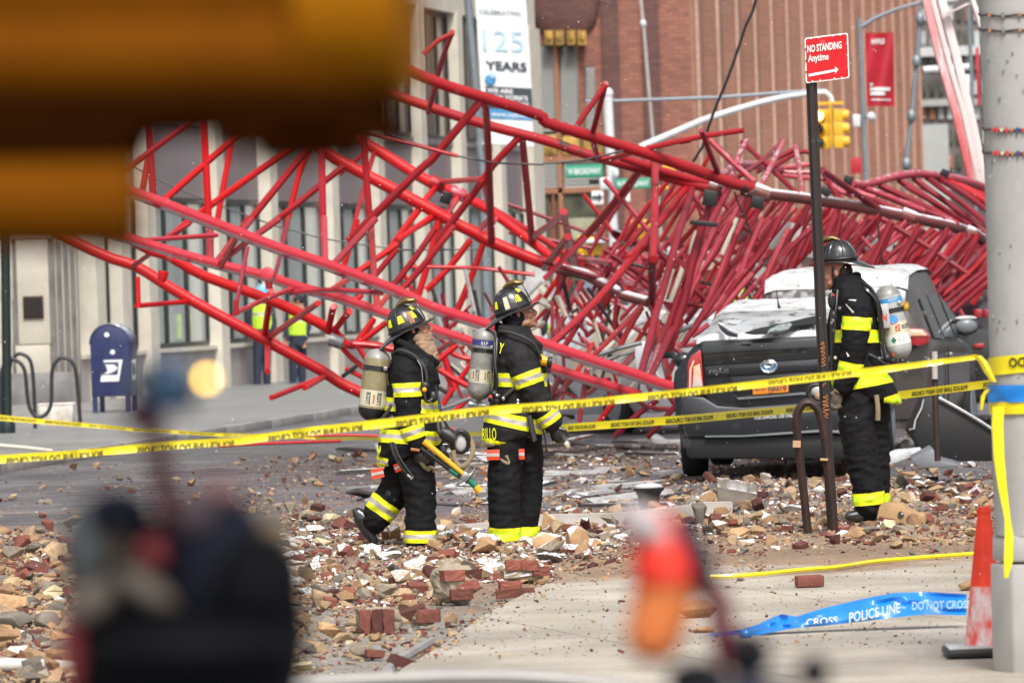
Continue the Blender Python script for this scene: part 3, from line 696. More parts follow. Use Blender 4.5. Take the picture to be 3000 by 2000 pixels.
a = P(*T('4', 375, 1265), 74); MB().box(a, (.42, .3, .26), None, 1.08).build('tub', dm('dirty_white', (0.62, 0.6, 0.55), .7, 0, (0.4, 0.36, 0.3), vs_=6), wb, bevel=.01)
MB().box(a + Vector((0, 0, .14)), (.48, .34, .03)).build('rim', M['dirty_white'], wb, bevel=.006)
a = P(*T('4', 420, 980), 75); sg = MB(); sg.prism([a + Vector((.13 * math.cos(t) , 0, -.08 + .2 * math.sin(t))) for t in np.linspace(0, math.pi, 12)], (0, 0, 0), (0, .2, 0))
o = sg.build('white_sack', M['dirty_white'], bevel=.02); o.location.z = .12; props(o, 'white rounded sack seen through the bicycle rack', 'sack')
# -- mailbox
MY = 80.0; c = P(*T('4', 735, 1300), MY); mm_ = MY / FP / 2.24
dm('mail_blue', (0.012, 0.02, 0.075), .35, 0, (0.02, 0.03, 0.10), vs_=5, coat=.4, snow=.5, snow_t=.45)
mbx = thing('mailbox', 'dark blue street mailbox with white eagle emblem beside the stone wall', 'mailbox', (c.x, MY, .12), rz=0)
zb = P(*T('4', 735, 1145), MY).z; zt = P(*T('4', 735, 668), MY).z; wd2 = 262 * mm_; dep = .55; r_ = wd2 / 2
yawm = R(-8); Mz = Matrix.Rotation(yawm, 3, 'Z'); o_ = Vector((c.x, MY, 0))
prof = [(-r_, zb), (r_, zb)] + [(r_ * math.cos(t), zt - r_ + r_ * math.sin(t)) for t in np.linspace(0, math.pi, 22)]
mb = MB(); mb.prism([o_ + Mz @ Vector((x, 0, z)) for x, z in prof], Vector((0, 0, 0)), Mz @ Vector((0, dep, 0))); mb.build('body', M['mail_blue'], mbx, bevel=.012)
mb = MB(); mb.tube([o_ + Mz @ Vector((x, -.005, z)) for x, z in prof[2:] ], .012, 6); mb.build('rim', M['mail_blue'], mbx, sm=True)
for sx in (-1, 1):
    for sy in (.04, dep - .04):
        p = o_ + Mz @ Vector((sx * (r_ - .04), sy, 0)); mb = MB(); mb.box((p.x, p.y, (zb + .12) / 2), (.07, .05, zb - .12), Mz); mb.build('leg', M['mail_blue'], mbx)
def mfn(x, z, off=-.012): return o_ + Mz @ Vector((x, off, z))
ez = P(*T('4', 735, 975), MY).z; ew = .145; eh = .15
mb = MB(); mb.quad(*[mfn(x + .02 + .02 * (z / eh), ez + z) for x, z in ((-ew, -eh), (ew - .02, -eh), (ew, eh), (-ew + .02, eh))]); mb.build('emblem_plate', M['white_sign'], mbx)
mb = MB(); mb.quad(*[mfn(.0 + x + .13 * z, ez + z, -.016) for x, z in ((-.115, -.06), (.115, -.06), (.115, .12), (-.115, .12))])
mb.build('eagle_emblem', M['mail_blue'], mbx)
mb = MB()
for pg in (((-.085, .085), (.045, .085), (.10, .045), (.105, .015), (.02, .005), (-.02, .035)), ((-.06, .055), (-.01, .025), (.09, -.0), (.03, -.025), (-.035, -.045), (-.09, -.045), (-.03, -.005))): mb.quad(*[mfn(x + .13 * z, ez + z, -.020) for x, z in pg])
mb.build('eagle_bird', M['white_sign'], mbx)
mb = MB(); mb.quad(*[o_ + Mz @ Vector((r_ + .008, y, ez + z)) for y, z in ((.12, -.14), (.40, -.14), (.40, .14), (.12, .14))]); mb.build('side_label', M['white_sign'], mbx)
mb = MB(); mb.quad(*[o_ + Mz @ Vector((r_ + .012, y, ez + z)) for y, z in ((.16, -.08), (.36, -.06), (.30, .08), (.16, .1))]); mb.build('side_emblem', M['mail_blue'], mbx)
for (x, y) in ((700, 742), (738, 855)):
    q = P(*T('4', x, y), MY - .02); MB().ball(q, (.035, .012, .035), 8).build('snow_spot', dm('snow', (0.85, 0.87, 0.9), .6), mbx)
# ================================================================== COLLAPSED CRANE
red = dict(coat=.14, spec=.35, bump=.05, bs=30)
dm('tube_red', (0.36, 0.009, 0.014), .5, 0, (0.27, 0.010, 0.015), vs_=2, chips=(0.05, 0.03, 0.03), chip_s=2.2, chip_t=.66, **red)
dm('tube_bright', (0.50, 0.006, 0.009), .42, 0, (0.50, 0.008, 0.010), vs_=2, chips=(0.06, 0.02, 0.02), chip_s=2.0, chip_t=.70, **red)
dm('tube_rose', (0.44, 0.028, 0.042), .46, 0, (0.42, 0.02, 0.035), vs_=2, under=.85, chips=(0.05, 0.03, 0.03), chip_s=2.6, chip_t=.69, snow_s=5, snow_t=.42, **red)
dm('tube_crimson', (0.24, 0.012, 0.024), .5, 0, (0.17, 0.009, 0.018), vs_=2, chips=(0.10, 0.07, 0.07), chip_s=3, chip_t=.64, **red)
dm('tube_pink', (0.42, 0.055, 0.075), .4, 0, (0.32, 0.028, 0.045), vs_=3, snow=.45, snow_t=.58, chips=(0.08, 0.04, 0.04), chip_s=3, chip_t=.68, coat=.3)
dm('tube_rust', (0.21, 0.05, 0.045), .5, 0, (0.12, 0.055, 0.045), vs_=2.2, snow=.8, snow_s=5, snow_t=.38, chips=(0.30, 0.22, 0.2), chip_s=4, chip_t=.66, bump=.2, bs=30)
dm('tube_cream', (0.55, 0.50, 0.40), .5, 0, vs_=3)
dm('tube_grey', (0.20, 0.21, 0.21), .4, .3, vs_=3)
MATK = {'r': 'tube_red', 'b': 'tube_bright', 'o': 'tube_rose', 'd': 'tube_crimson', 'p': 'tube_pink', 'u': 'tube_rust', 'w': 'tube_cream', 'g': 'tube_grey', 'k': 'steel_black'}
crane = thing('crane_boom', 'collapsed red lattice crane boom lying twisted across the street', 'crane', (0, 60, 0))
CH = {}
def smooth_path(w_, k=4):
    if len(w_) < 3: return w_
    out = []
    for i in range(len(w_) - 1):
        p0 = w_[max(0, i - 1)]; p1 = w_[i]; p2 = w_[i + 1]; p3 = w_[min(len(w_) - 1, i + 2)]
        for t in np.linspace(0, 1, k, endpoint=False):
            out.append(.5 * ((2 * p1) + (p2 - p0) * t + (2 * p0 - 5 * p1 + 4 * p2 - p3) * t * t + (3 * p1 - p0 - 3 * p2 + p3) * t ** 3))
    out.append(w_[-1]); return out
def chord(key, dpx, mk, Y0, Y1, pts, name='chord', soft=True):
    n = [T(*q) for q in pts]; x0 = n[0][0]; x1 = n[-1][0]
    w_ = [P(u, v, Y0 + (Y1 - Y0) * (u - x0) / (x1 - x0)) for u, v in n]
    CH[key] = [(u, v, p.y) for (u, v), p in zip(n, w_)]
    if soft: w_ = smooth_path(w_, 3)
    mb = MB(); mb.tube(w_, [dpx * 1.1 * p.y / FP / 2 for p in w_], 16); return mb.build(name, M[MATK[mk]], crane, sm=True)
t = 't'
chord('A', 31, 'r', 57, 60, [('n', 700, -20), ('n', 980, 108), ('2', 560, 515), ('2', 930, 640), ('2', 1300, 757), ('a', 0, 35), ('a', 530, 200), ('a', 1100, 375), ('a', 1700, 575), ('a', 2150, 735), ('3', 470, 1235)])
chord('A2', 31, 'u', 60, 66, [('3', 545, 1272), ('b', 0, 315), ('b', 400, 375), ('b', 800, 445), ('b', 1210, 530), ('b', 1700, 635), ('b', 1950, 725), ('b', 2200, 860)])
chord('B', 27, 'r', 60, 61, [('n', 800, 150), ('n', 1000, 222), ('2', 540, 690), ('2', 930, 815), ('a', 0, 245), ('a', 450, 395), ('a', 1000, 545), ('a', 1300, 640), ('a', 1900, 800)])
chord('B2', 22, 'r', 60.6, 61, [('a', 850, 430), ('a', 1300, 580), ('a', 1850, 740)])
chord('C', 33, 'b', 63, 63, [('n', 760, 300), ('n', 940, 430), ('2', 0, 1060), ('d', 0, 210), ('d', 400, 425), ('d', 750, 620), ('d', 950, 715), ('d', 1050, 780), ('d', 1590, 1010), ('d', 1950, 1130)])
chord('D', 31, 'b', 66, 65, [('n', 760, 230), ('n', 960, 355), ('2', 240, 985), ('d', 230, 20), ('d', 500, 165), ('d', 720, 260)])
chord('D1', 25, 'b', 65, 64, [('d', 700, 240), ('d', 860, 320), ('d', 1060, 430), ('d', 1200, 520), ('d', 1560, 790), ('d', 1900, 1050), ('d', 2100, 1150)])
chord('D2', 18, 'r', 65.3, 64, [('d', 960, 340), ('d', 1300, 530), ('d', 1560, 690), ('d', 1900, 900), ('d', 2060, 1010), ('d', 2300, 1120)])
chord('E', 33, 'o', 52.5, 55, [('n', -60, 360), ('1', 710, 1200), ('1', 1050, 1330), ('e', 0, 65), ('e', 700, 335), ('e', 1400, 575), ('e', 2240, 890), ('5', 600, 565), ('5', 900, 660), ('5', 1290, 790), ('5', 1600, 895), ('5', 1900, 995), ('5', 2080, 1060), ('5', 2200, 1095)])
chord('F', 29, 'o', 54, 56, [('n', -60, 560), ('4', 960, 145), ('e', 0, 575), ('e', 550, 705), ('e', 1050, 870), ('e', 1500, 985), ('e', 2240, 1240), ('5', 860, 790), ('5', 1380, 960), ('5', 1600, 1030), ('5', 1960, 1140)])
chord('G', 30, 'b', 60, 60, [('n', -60, 560), ('4', 620, 190), ('4', 890, 290), ('4', 1100, 420), ('4', 1340, 560), ('4', 1620, 710), ('4', 1840, 830), ('4', 2100, 970), ('4', 2240, 1060), ('f', 640, 990), ('f', 850, 1120)])
chord('H', 28, 'b', 58.5, 59.5, [('n', -60, 390), ('n', 380, 700), ('4', 1100, 220), ('4', 1340, 355), ('e', 700, 1050), ('e', 1450, 1430), ('4', 2205, 785)])
chord('T', 23, 'p', 64, 68, [('b', 560, 150), ('b', 720, 160), ('b', 900, 112), ('b', 1100, 60), ('b', 1350, 38), ('b', 1600, 66), ('b', 1900, 125), ('b', 2200, 240)])
chord('K', 30, 'u', 62, 61, [('c', 180, 350), ('c', 430, 400), ('c', 700, 535), ('c', 900, 650), ('c', 1180, 725)], soft=False)
def ydepth(u, v, dflt):
    best = (26, dflt)
    for k, pts in CH.items():
        for (a, b, ya), (c, d, yc) in zip(pts, pts[1:]):
            L2_ = (c - a) ** 2 + (d - b) ** 2; tt = max(0, min(1, ((u - a) * (c - a) + (v - b) * (d - b)) / max(L2_, 1e-6)))
            q = math.hypot(u - a - tt * (c - a), v - b - tt * (d - b))
            if q < best[0]: best = (q, ya + tt * (yc - ya))
    return best[1]
BR = """
1 19 r 60 975,860 985,1000 1005,1320
1 17 r 62 965,1060 925,1290
1 16 r 59 1190,840 705,1200
1 18 b 60 1610,840 1060,1330
1 19 b 60 1340,830 1370,1480
1 16 b 63 1535,840 1425,1450
1 18 b 61 1860,1005 1310,1400 1110,1560
1 19 r 60 1965,1040 1590,1510
1 19 o 59 2108,880 2120,1560
1 15 b 63 1985,1040 1860,1568
1 17 r 61 2240,1100 1960,1330 1660,1560
1 13 r 64 2030,1000 1950,1180 1900,1400
e 16 r 60 340,-30 0,430
e 15 r 60 700,-10 0,510
e 11 d 60 870,0 700,710
e 19 o 56 1340,0 1352,500
e 15 b 62 1770,0 1600,590
e 18 r 57 1980,0 1480,545
e 17 r 58 1960,60 2000,750
e 17 b 60 2280,310 1790,650
e 15 r 60 2280,380 2040,670
e 11 p 53 330,360 195,1060
e 13 r 53 190,1060 190,1185
e 13 o 53 205,1185 560,1020 900,885
e 14 o 54 940,930 1150,905 1500,895 2060,930
e 17 b 58 640,940 570,1430
e 16 b 57 1230,1090 650,1490
e 16 b 59 1450,1150 1400,1400
e 16 b 59 1650,1210 1470,1430
e 18 b 58 2030,940 2040,1140
e 17 b 60 1970,1310 1780,1568
e 16 b 60 2120,1350 1830,1568
e 16 b 60 1610,780 1440,890
e 14 b 60 1820,975 1735,1045
e 14 b 60 2160,990 2065,1120
e 14 b 60 170,250 0,560
e 14 b 60 290,290 0,520
4 12 r 58 1230,20 1110,90
4 13 o 56 975,118 1400,88
4 21 r 57 1378,85 1378,240
4 15 r 57 1640,0 1430,245
4 15 r 57 1810,0 1455,250
4 13 b 59 903,380 908,545
4 13 b 59 915,548 1210,525
4 13 r 60 1005,195 880,285
4 15 b 60 1775,480 1740,720
4 14 b 58 1755,820 1755,960
4 14 b 58 1800,1145 2125,1015
2 21 r 59 900,680 600,1040 520,1110 60,1568
2 19 r 58 935,690 955,800 985,1568
2 18 r 60 140,850 195,1568
2 19 r 61 1155,915 1000,1080 890,1240 640,1568
2 18 r 60 1190,930 1250,1568
d 17 b 63 470,220 340,390 0,850
d 16 b 64 740,325 630,490
d 16 b 63 290,470 0,850
d 16 b 63 440,555 140,740 0,900
d 18 b 63 520,600 440,950 300,1420
d 16 r 60 470,690 260,1000 20,1300
d 17 r 59 690,660 320,1130 110,1350
d 17 b 62 875,820 650,1110 410,1350
d 17 b 62 1030,870 920,1180 760,1568
d 10 b 61 430,1105 1000,1120 1310,1160 1600,1190
d 10 b 61 185,1095 285,1110
d 11 b 61 125,1165 230,1390
d 15 r 62 1110,565 990,680
d 13 b 61 1055,190 1100,420
d 14 b 62 1080,700 1180,560
d 15 b 60 590,128 985,100
d 17 o 59 1620,745 1780,640 1950,500
d 18 o 59 1960,500 2110,1120
c 14 o 60 440,0 0,440
c 14 b 61 250,0 350,350
a 21 r 57 1150,485 660,1110 230,1568
c 19 r 57 230,0 0,300
a 20 r 57 1252,500 1245,1100 1230,1568
a 18 r 58 1590,815 1280,1210 970,1568
a 19 d 58 1665,830 1440,1568
c 19 d 58 1500,0 1380,450 1250,900 1170,1230 1080,1568
a 14 r 59 1190,325 1750,205 2235,130
a 13 d 59 1795,160 1900,440 1965,600
a 15 p 60 1800,155 2100,460 2360,690
a 13 p 61 2285,275 2200,440 2130,640
2 15 r 58 1560,805 1725,570
2 15 r 58 1655,850 1730,570
2 14 r 59 1650,930 1680,1030
2 14 r 59 1735,1055 1910,1000
2 13 r 58 550,345 640,265 720,228
2 14 r 58 722,230 660,400 575,720
2 10 r 57 75,845 330,910 745,1020
2 12 r 63 210,1010 150,1230 60,1560
2 13 r 64 0,1130 130,1020
2 14 b 63 620,1225 370,1568
2 15 b 62 580,1430 380,1568
3 13 d 60 0,930 30,925
3 13 d 60 135,880 225,1110
3 14 d 61 150,890 330,1060 480,1210
3 12 p 62 400,940 330,1130 260,1260
3 13 d 62 405,945 560,1090 740,1260
3 13 d 63 650,935 540,1040 430,1120 350,1170
3 14 p 62 655,945 560,1130 505,1230
3 13 d 64 740,975 600,1050 500,1120
3 13 p 63 745,980 770,1150 780,1270
3 12 d 64 830,1005 760,1000 610,1090
3 14 p 65 600,1110 830,1080
3 13 p 65 660,1150 840,1170
3 11 p 65 570,1100 700,1130 830,1130
3 23 p 65 250,1160 330,1100 400,1080 480,1085 620,1105
c 20 d 58 1225,-20 1215,400 1215,760
c 19 r 57 1215,740 1290,1080 1400,1568
c 20 r 59 1190,-20 880,350 560,730 80,1190
c 13 r 60 1180,950 1045,1180
c 14 r 59 1065,800 860,1020 560,1320
c 15 r 60 1085,810 960,1010 850,1230
c 15 r 61 610,640 420,900 220,1220
c 15 p 63 205,450 0,900
c 15 p 64 245,480 140,820 40,1160
c 16 p 63 405,510 250,800 75,1170
c 13 b 62 130,460 0,650
c 15 p 61 340,225 560,250 745,280
c 15 p 61 745,280 830,430 905,600
c 13 p 62 500,290 820,450 1190,650
c 12 p 63 690,330 900,430 1190,590
c 12 p 63 850,440 1000,530 1190,640
c 12 p 64 880,390 1050,470 1200,540
c 12 p 62 850,490 1050,610 1150,650
c 12 p 64 1000,400 1200,510 1330,560
c 11 p 64 1240,480 1330,530
c 11 p 64 1240,560 1320,610
c 11 p 64 1240,640 1310,690
c 13 b 65 380,320 620,420 900,560
c 23 d 57 1770,-40 1680,260 1600,640 1500,980 1400,1310
c 14 p 58 2000,0 1860,250 1730,480 1650,640
c 15 d 57 1640,340 1540,600 1420,960 1330,1240
c 15 d 59 1530,600 1450,860 1330,1180
c 16 p 58 1420,900 1310,1200
c 17 d 58 2170,-30 2060,300 1960,560 1840,800 1610,1150
c 16 p 60 2352,180 2220,350 2140,450
c 17 d 59 2360,310 2200,560 2080,770
c 15 p 59 2130,510 1960,720 1840,880
c 16 p 58 2352,420 2150,650 1980,860
c 15 p 59 1480,1225 1740,1200
c 15 p 58 1470,1250 1650,1380
c 18 p 57 1290,1260 1180,1568
c 17 d 58 1225,1170 1150,1350 1095,1568
c 16 d 60 1000,1340 870,1470
c 12 p 60 430,1150 600,1295
c 12 p 61 640,1000 860,1190
c 12 p 61 1000,1010 1180,1110
c 12 p 62 650,960 480,1100
c 12 r 62 830,800 800,950 870,1110
c 14 p 60 1840,1000 1700,1100
a 16 p 60 2100,800 1960,1060 1830,1300 1700,1568
a 14 d 61 1985,860 1900,1120
a 15 p 60 2275,870 2100,1200 1880,1568
a 15 d 61 2335,890 2230,1200 2080,1568
a 17 d 57 1880,900 1830,1150 1690,1568
a 13 d 61 2352,1300 2240,1560
b 17 d 62 240,0 340,200 460,365
b 18 d 61 255,15 480,170 840,415
b 14 p 63 250,100 420,150 620,240 800,300
b 14 p 64 280,50 400,110 520,170
b 14 p 62 300,140 430,230 550,280
b 19 d 62 600,215 850,350 1230,510
b 18 p 62 700,200 1000,310 1300,430 1750,600
b 17 d 63 910,180 1200,310 1500,450 1750,590
b 17 d 63 1130,120 1400,290 1700,500 1960,690
b 16 d 64 1300,100 1500,250 1750,430 2120,720
b 16 d 64 1460,100 1650,240 1900,420 2150,640
b 16 d 65 1590,110 1850,260 2120,450
b 15 b 65 1690,130 1900,230 2150,380
b 15 b 66 1790,160 1950,230 2150,330
b 15 b 66 1880,190 2120,270
b 13 d 65 1000,240 1300,400 1600,540
b 13 d 65 1220,200 1600,420 1900,610
b 13 d 66 1400,200 1750,420 2100,640
b 19 d 60 1005,620 900,850 745,1190
b 13 d 61 1050,640 900,950 800,1190
b 19 d 60 1335,690 1200,900 1030,1190
b 14 d 62 1330,780 1230,960 1140,1190
b 19 d 60 1640,740 1500,950 1310,1220
b 13 d 62 1600,860 1450,1080 1380,1220
b 16 d 61 1860,810 1700,1000 1440,1270
b 17 r 60 1930,830 1750,1060 1475,1340
b 16 d 60 2060,890 1850,1130 1520,1420
b 15 r 61 2110,970 1900,1190 1555,1480
b 14 d 61 2120,1120 1900,1290 1590,1540
b 15 d 60 2125,1190 1900,1380 1690,1568
b 16 d 60 2130,1280 1960,1420 1760,1590
b 12 p 62 1255,650 1100,770 970,860
b 13 d 62 1160,850 1000,980 810,1180
b 13 r 62 1535,725 1400,880 1220,1120
b 13 d 63 1480,900 1300,1020 1180,1130
b 13 p 62 680,590 570,700 470,800
b 13 p 63 960,640 800,780 660,900
b 12 d 62 580,560 480,760
b 20 d 60 385,520 330,650 265,830
b 17 d 61 440,520 400,700 350,830
b 13 d 63 820,590 700,760 620,880
b 12 d 63 760,590 680,720
b 14 d 62 900,820 770,950 650,1060
b 13 p 62 870,860 700,1050 640,1130
b 12 p 63 1130,960 950,1080 820,1190
b 12 d 63 1420,1000 1280,1100 1180,1190
b 13 d 62 100,690 0,800
b 14 d 61 230,480 120,720 0,960
b 13 d 61 60,440 0,590
6 17 d 58 630,-10 520,190 380,360 230,570
6 15 p 58 520,-10 430,200 340,420 150,620
6 15 d 58 850,40 700,180 580,360 450,540
6 15 p 59 690,60 560,330 500,540
6 14 d 59 740,150 660,330 640,520
6 13 d 60 800,110 700,330 680,420
6 13 p 60 600,420 540,510
6 14 d 58 310,20 220,190 130,330
6 15 p 58 390,0 300,200 150,560
6 15 d 57 130,0 80,180 0,420
6 14 p 58 240,-10 130,220 60,400
6 15 d 57 330,330 150,600 10,790
6 13 p 58 0,870 60,920
f 20 b 59 340,290 470,430 560,420
f 20 b 59 560,420 800,440 980,480
f 15 b 59 370,420 500,570 660,700
f 13 b 59 590,460 690,620
f 13 b 58 470,715 670,820
f 16 b 60 300,20 245,250
f 14 b 60 460,60 300,280
f 14 b 59 750,150 590,380
f 14 b 59 890,190 610,390
f 15 b 58 1470,525 1620,420 1760,370
f 14 o 57 1820,390 1905,490
f 15 b 59 1490,620 1700,450
f 15 b 60 1575,580 1640,800 1690,920
f 16 b 59 1460,680 1650,800 1860,910
f 14 b 60 1875,660 1700,900 1575,1090
f 14 b 60 1640,510 1760,570 1880,590
f 13 b 60 1700,1190 1860,1040
f 13 b 60 1400,440 1500,560
f 14 b 59 0,910 190,800
5 15 b 58 1440,1000 1370,1150
5 14 b 58 1520,1020 1400,1160
5 14 p 56 1610,980 1590,1130 1565,1290
5 15 b 58 1790,1180 1700,1300
5 15 d 58 2060,1180 1960,1250 1800,1400
5 14 d 58 2240,1150 2140,1270 2020,1400
5 14 b 58 1710,1050 1640,1110
5 13 b 59 1900,1110 2000,1210 2190,1230
5 13 b 60 1640,820 1560,960
5 14 d 59 2190,900 2130,1080 2190,1190
5 17 d 58 2240,560 2120,820 2030,1010
5 14 b 60 1290,500 1120,700
5 13 b 60 1100,850 1050,1050
"""
def parse_tubes(src, root, name='lattice_tube', sides=9):
    n = 0
    for ln in src.strip().splitlines():
        a = ln.split(); tl, dpx, mk, Yd = a[0], float(a[1]), a[2], float(a[3]); pts = [T(tl, *map(float, q.split(','))) for q in a[4:]]
        if root is crane:
            ya = ydepth(*pts[0], Yd); yb = ydepth(*pts[-1], Yd)
            if abs(ya - yb) > 6: ya = yb = Yd
        else: ya = yb = Yd
        for i0, i1 in ((0, 1), (-1, -2)):
            dx, dy = pts[i0][0] - pts[i1][0], pts[i0][1] - pts[i1][1]; q = math.hypot(dx, dy); e_ = 9 if root is crane else 0
            if tl == '1' and i0 == 0 and pts[0][1] < 470: e_ = 90
            pts[i0] = (pts[i0][0] + dx / q * e_, pts[i0][1] + dy / q * e_)
        Ls = [0]
        for p, q in zip(pts, pts[1:]): Ls.append(Ls[-1] + math.hypot(q[0] - p[0], q[1] - p[1]))
        w_ = [P(u, v, ya + (yb - ya) * l / Ls[-1]) for (u, v), l in zip(pts, Ls)]
        w_ = smooth_path(w_, 3)
        mb = MB(); mb.tube(w_, [dpx * 1.16 * p.y / FP / 2 for p in w_], sides); mb.build(name, M[MATK[mk]], root, sm=True); n += 1
    return n
NB = parse_tubes(BR, crane)
print('lattice tubes', NB)
# crushed joints, clamps and flanges
for (tl, x, y, Y, r_, mk) in (('3', 520, 1265, 60, .085, 'tube_rust'), ('3', 440, 1250, 60, .08, 'tube_rust'), ('b', 1225, 520, 62, .075, 'tube_rust'), ('b', 1960, 720, 64.5, .075, 'tube_rust'), ('a', 1940, 790, 60.5, .07, 'tube_rust'), ('d', 510, 150, 65, .08, 'tube_red'), ('d', 750, 265, 64.8, .08, 'tube_pink'), ('f', 330, 390, 59, .07, 'tube_grey')):
    c = P(*T(tl, x, y), Y); mb = MB(); mb.tube([c + Vector((-r_, .0, r_ * .4)), c + Vector((r_, 0, -r_ * .4))], [r_ * 1.05, r_ * .95], 10); mb.build('joint', M[mk], crane, bevel=.01)
for (tl, x, y, Y, s1, s2, an) in (('a', 1880, 905, 56.9, .07, .11, 10), ('a', 1810, 1195, 56.8, .14, .035, 8), ('3', 490, 1330, 59.8, .07, .09, 15), ('d', 615, 310, 63.5, .06, .1, 20), ('c', 1400, 1330, 57, .07, .05, 0), ('f', 490, 730, 58, .1, .03, -35), ('b', 265, 240, 61, .06, .06, 40), ('b', 530, 110, 62.5, .05, .07, 20), ('b', 1640, 30, 66, .05, .06, 30)):
    c = P(*T(tl, x, y), Y); MB().box(c, (s1 * 2, .09, s2 * 1.4), Matrix.Rotation(R(an), 3, 'Y')).build('clamp', M['steel_black'], crane, bevel=.008)
c = P(*T('e', 600, 672), 53.4); MB().tube([c, c + Vector((0.01, .10, -.02))], .063, 20).build('flange', M['tube_rose'], crane, bevel=.006)
c = P(*T('e', 615, 740), 53.7); MB().tube([c + Vector((0, 0, .08)), c + Vector((0, 0, -.1))], .035, 12).build('flange_pin', M['tube_red'], crane, sm=True)
c = P(*T('4', 1075, 322), 59.6); MB().tube([c, c + Vector((-.03, 0, -.11))], [.06, .04], 14).build('flange', M['tube_bright'], crane, bevel=.005)
for (x, y) in ((1640, 220), (1460, 790), (1600, 300), (1420, 770)):
    c = P(*T('c', x, y), 57.3); MB().prism([c + Vector((-.09, 0, .06)), c + Vector((.09, 0, .02)), c + Vector((-.0, 0, -.07))], (0, 0, 0), (0, .02, 0)).build('gusset_plate', M['tube_crimson'], crane)
# loose pale booms leaning behind, upper right
jib = thing('crane_jib', 'two pale frosted booms with red paint leaning behind the wreck at upper right', 'crane', P(2870, 560, 84))
dm('jib_red', (0.55, 0.03, 0.03), .5, 0, (0.62, 0.42, 0.42), vs_=1.2, stretch=(2, 2, .5), chips=(0.7, 0.6, 0.6), chip_s=2, chip_t=.58)
dm('jib_pale', (0.66, 0.52, 0.51), .5, 0, (0.70, 0.62, 0.61), vs_=1.2, chips=(0.55, 0.16, 0.16), chip_s=2.5, chip_t=.66)
def flatbar(pts, wpx, Y, mt, root, name):
    w_ = [P(u, v, Y) for u, v in pts]; h = wpx * Y / FP / 2; mb = MB()
    mb.grid([[p + Vector((-h, -.08, 0)), p + Vector((h, -.08, 0)), p + Vector((h, .08, 0)), p + Vector((-h, .08, 0))] for p in w_], True)
    mb.f.append((0, 3, 2, 1)); mb.mi.append(0); e = len(mb.v) - 4; mb.f.append((e, e + 1, e + 2, e + 3)); mb.mi.append(0)
    return mb.build(name, mt, root, bevel=.02)
flatbar([(2700, -40), (2712, 0), (2750, 160), (2800, 330), (2848, 535)], 24, 84, M['jib_red'], jib, 'boom_side')
flatbar([(2722, -40), (2732, 0), (2773, 160), (2822, 330), (2868, 540)], 16, 84.3, M['jib_pale'], jib, 'boom_side')
flatbar([(2748, -40), (2758, 0), (2800, 160), (2850, 370), (2885, 545)], 26, 84.6, M['jib_pale'], jib, 'boom_side')
flatbar([(2836, -40), (2862, 40), (2890, 140)], 14, 85, M['jib_pale'], jib, 'boom_side')
flatbar([(2768, 40), (2800, 30), (2840, 10)], 14, 84.4, M['jib_pale'], jib, 'boom_brace')
# loose pipes in the wreck (their own things)
LP = [('cream_pipe', 'cream pipe standing slanted between red tubes above the hatchback roof', 'pipe', 'a 15 w 60 2190,1130 2020,1550'),
      ('cream_pipe', 'longer cream pipe pair left of the thick crimson tube', 'pipe', 'c 16 w 59 1580,290 1500,520 1400,780'),
      ('cream_pipe', 'thin cream pipe leaning beside the longer cream pipe', 'pipe', 'c 13 w 60 1460,340 1390,560 1340,740'),
      ('cream_pipe', 'cream pipe rising steeply beside the upper cut of the crimson tube', 'pipe', 'a 14 w 61 1730,1280 1680,1420 1640,1600'),
      ('cream_pipe', 'short cream pipe stub below the white gusset in the wreck', 'pipe', 'c 17 w 58 1385,860 1355,965'),
      ('cream_pipe', 'cream pipe lying low between red tubes near the ground', 'pipe', 'c 17 w 60 790,1170 660,1310'),
      ('grey_pipe', 'upper long dark grey pipe lying low across the wreck', 'pipe', 'c 13 g 57 560,1340 820,1260 1100,1190'),
      ('grey_pipe', 'lower thin grey pipe lying low across the wreck', 'pipe', 'c 9 g 57.4 700,1385 1000,1290'),
      ('grey_pipe', 'grey pipe lying on the debris between the two firefighters', 'pipe', 'f 11 g 57 1500,1180 1700,1110 1890,1035'),
      ('grey_pipe', 'short grey pipe left of the hatchback roof', 'pipe', 'c 15 g 58 1520,1060 1680,990'),
      ('red_pipe', 'long thin red pipe lying on the road behind the tape', 'pipe', '4 9 b 57 1430,1470 1700,1455 2240,1435'),
      ('black_strip', 'black bent rubber strip slanting down in the wreck', 'strip', 'c 11 k 60.5 475,560 640,800 870,1150'),
      ('black_strip', 'long black trim strip above the red tube bundle', 'strip', 'c 11 k 63 690,200 950,280 1300,360 1490,410'),
      ('black_strip', 'short black strip across the white car behind the wreck', 'strip', 'c 9 k 61 1780,490 1930,535'),
      ('wooden_plank', 'pale timber plank lying at the left edge of the road', 'plank', '4 12 w 60 -80,1460 160,1480 345,1502'),
      ('red_pipe', 'red pipe lying flat under the second firefighter tank', 'pipe', 'f 7 b 52 0,1478 400,1465 820,1475')]
for nm, lab, cat, src in LP:
    a = src.split(); pts = [T(a[0], *map(float, q.split(','))) for q in a[4:]]; Y = float(a[3])
    w_ = smooth_path([P(u, v, Y) for u, v in pts], 3)
    mb = MB(); mb.tube(w_, float(a[1]) * Y / FP / 2, 12); o = mb.build(nm, M[MATK[a[2]]], sm=True); props(o, lab, cat)
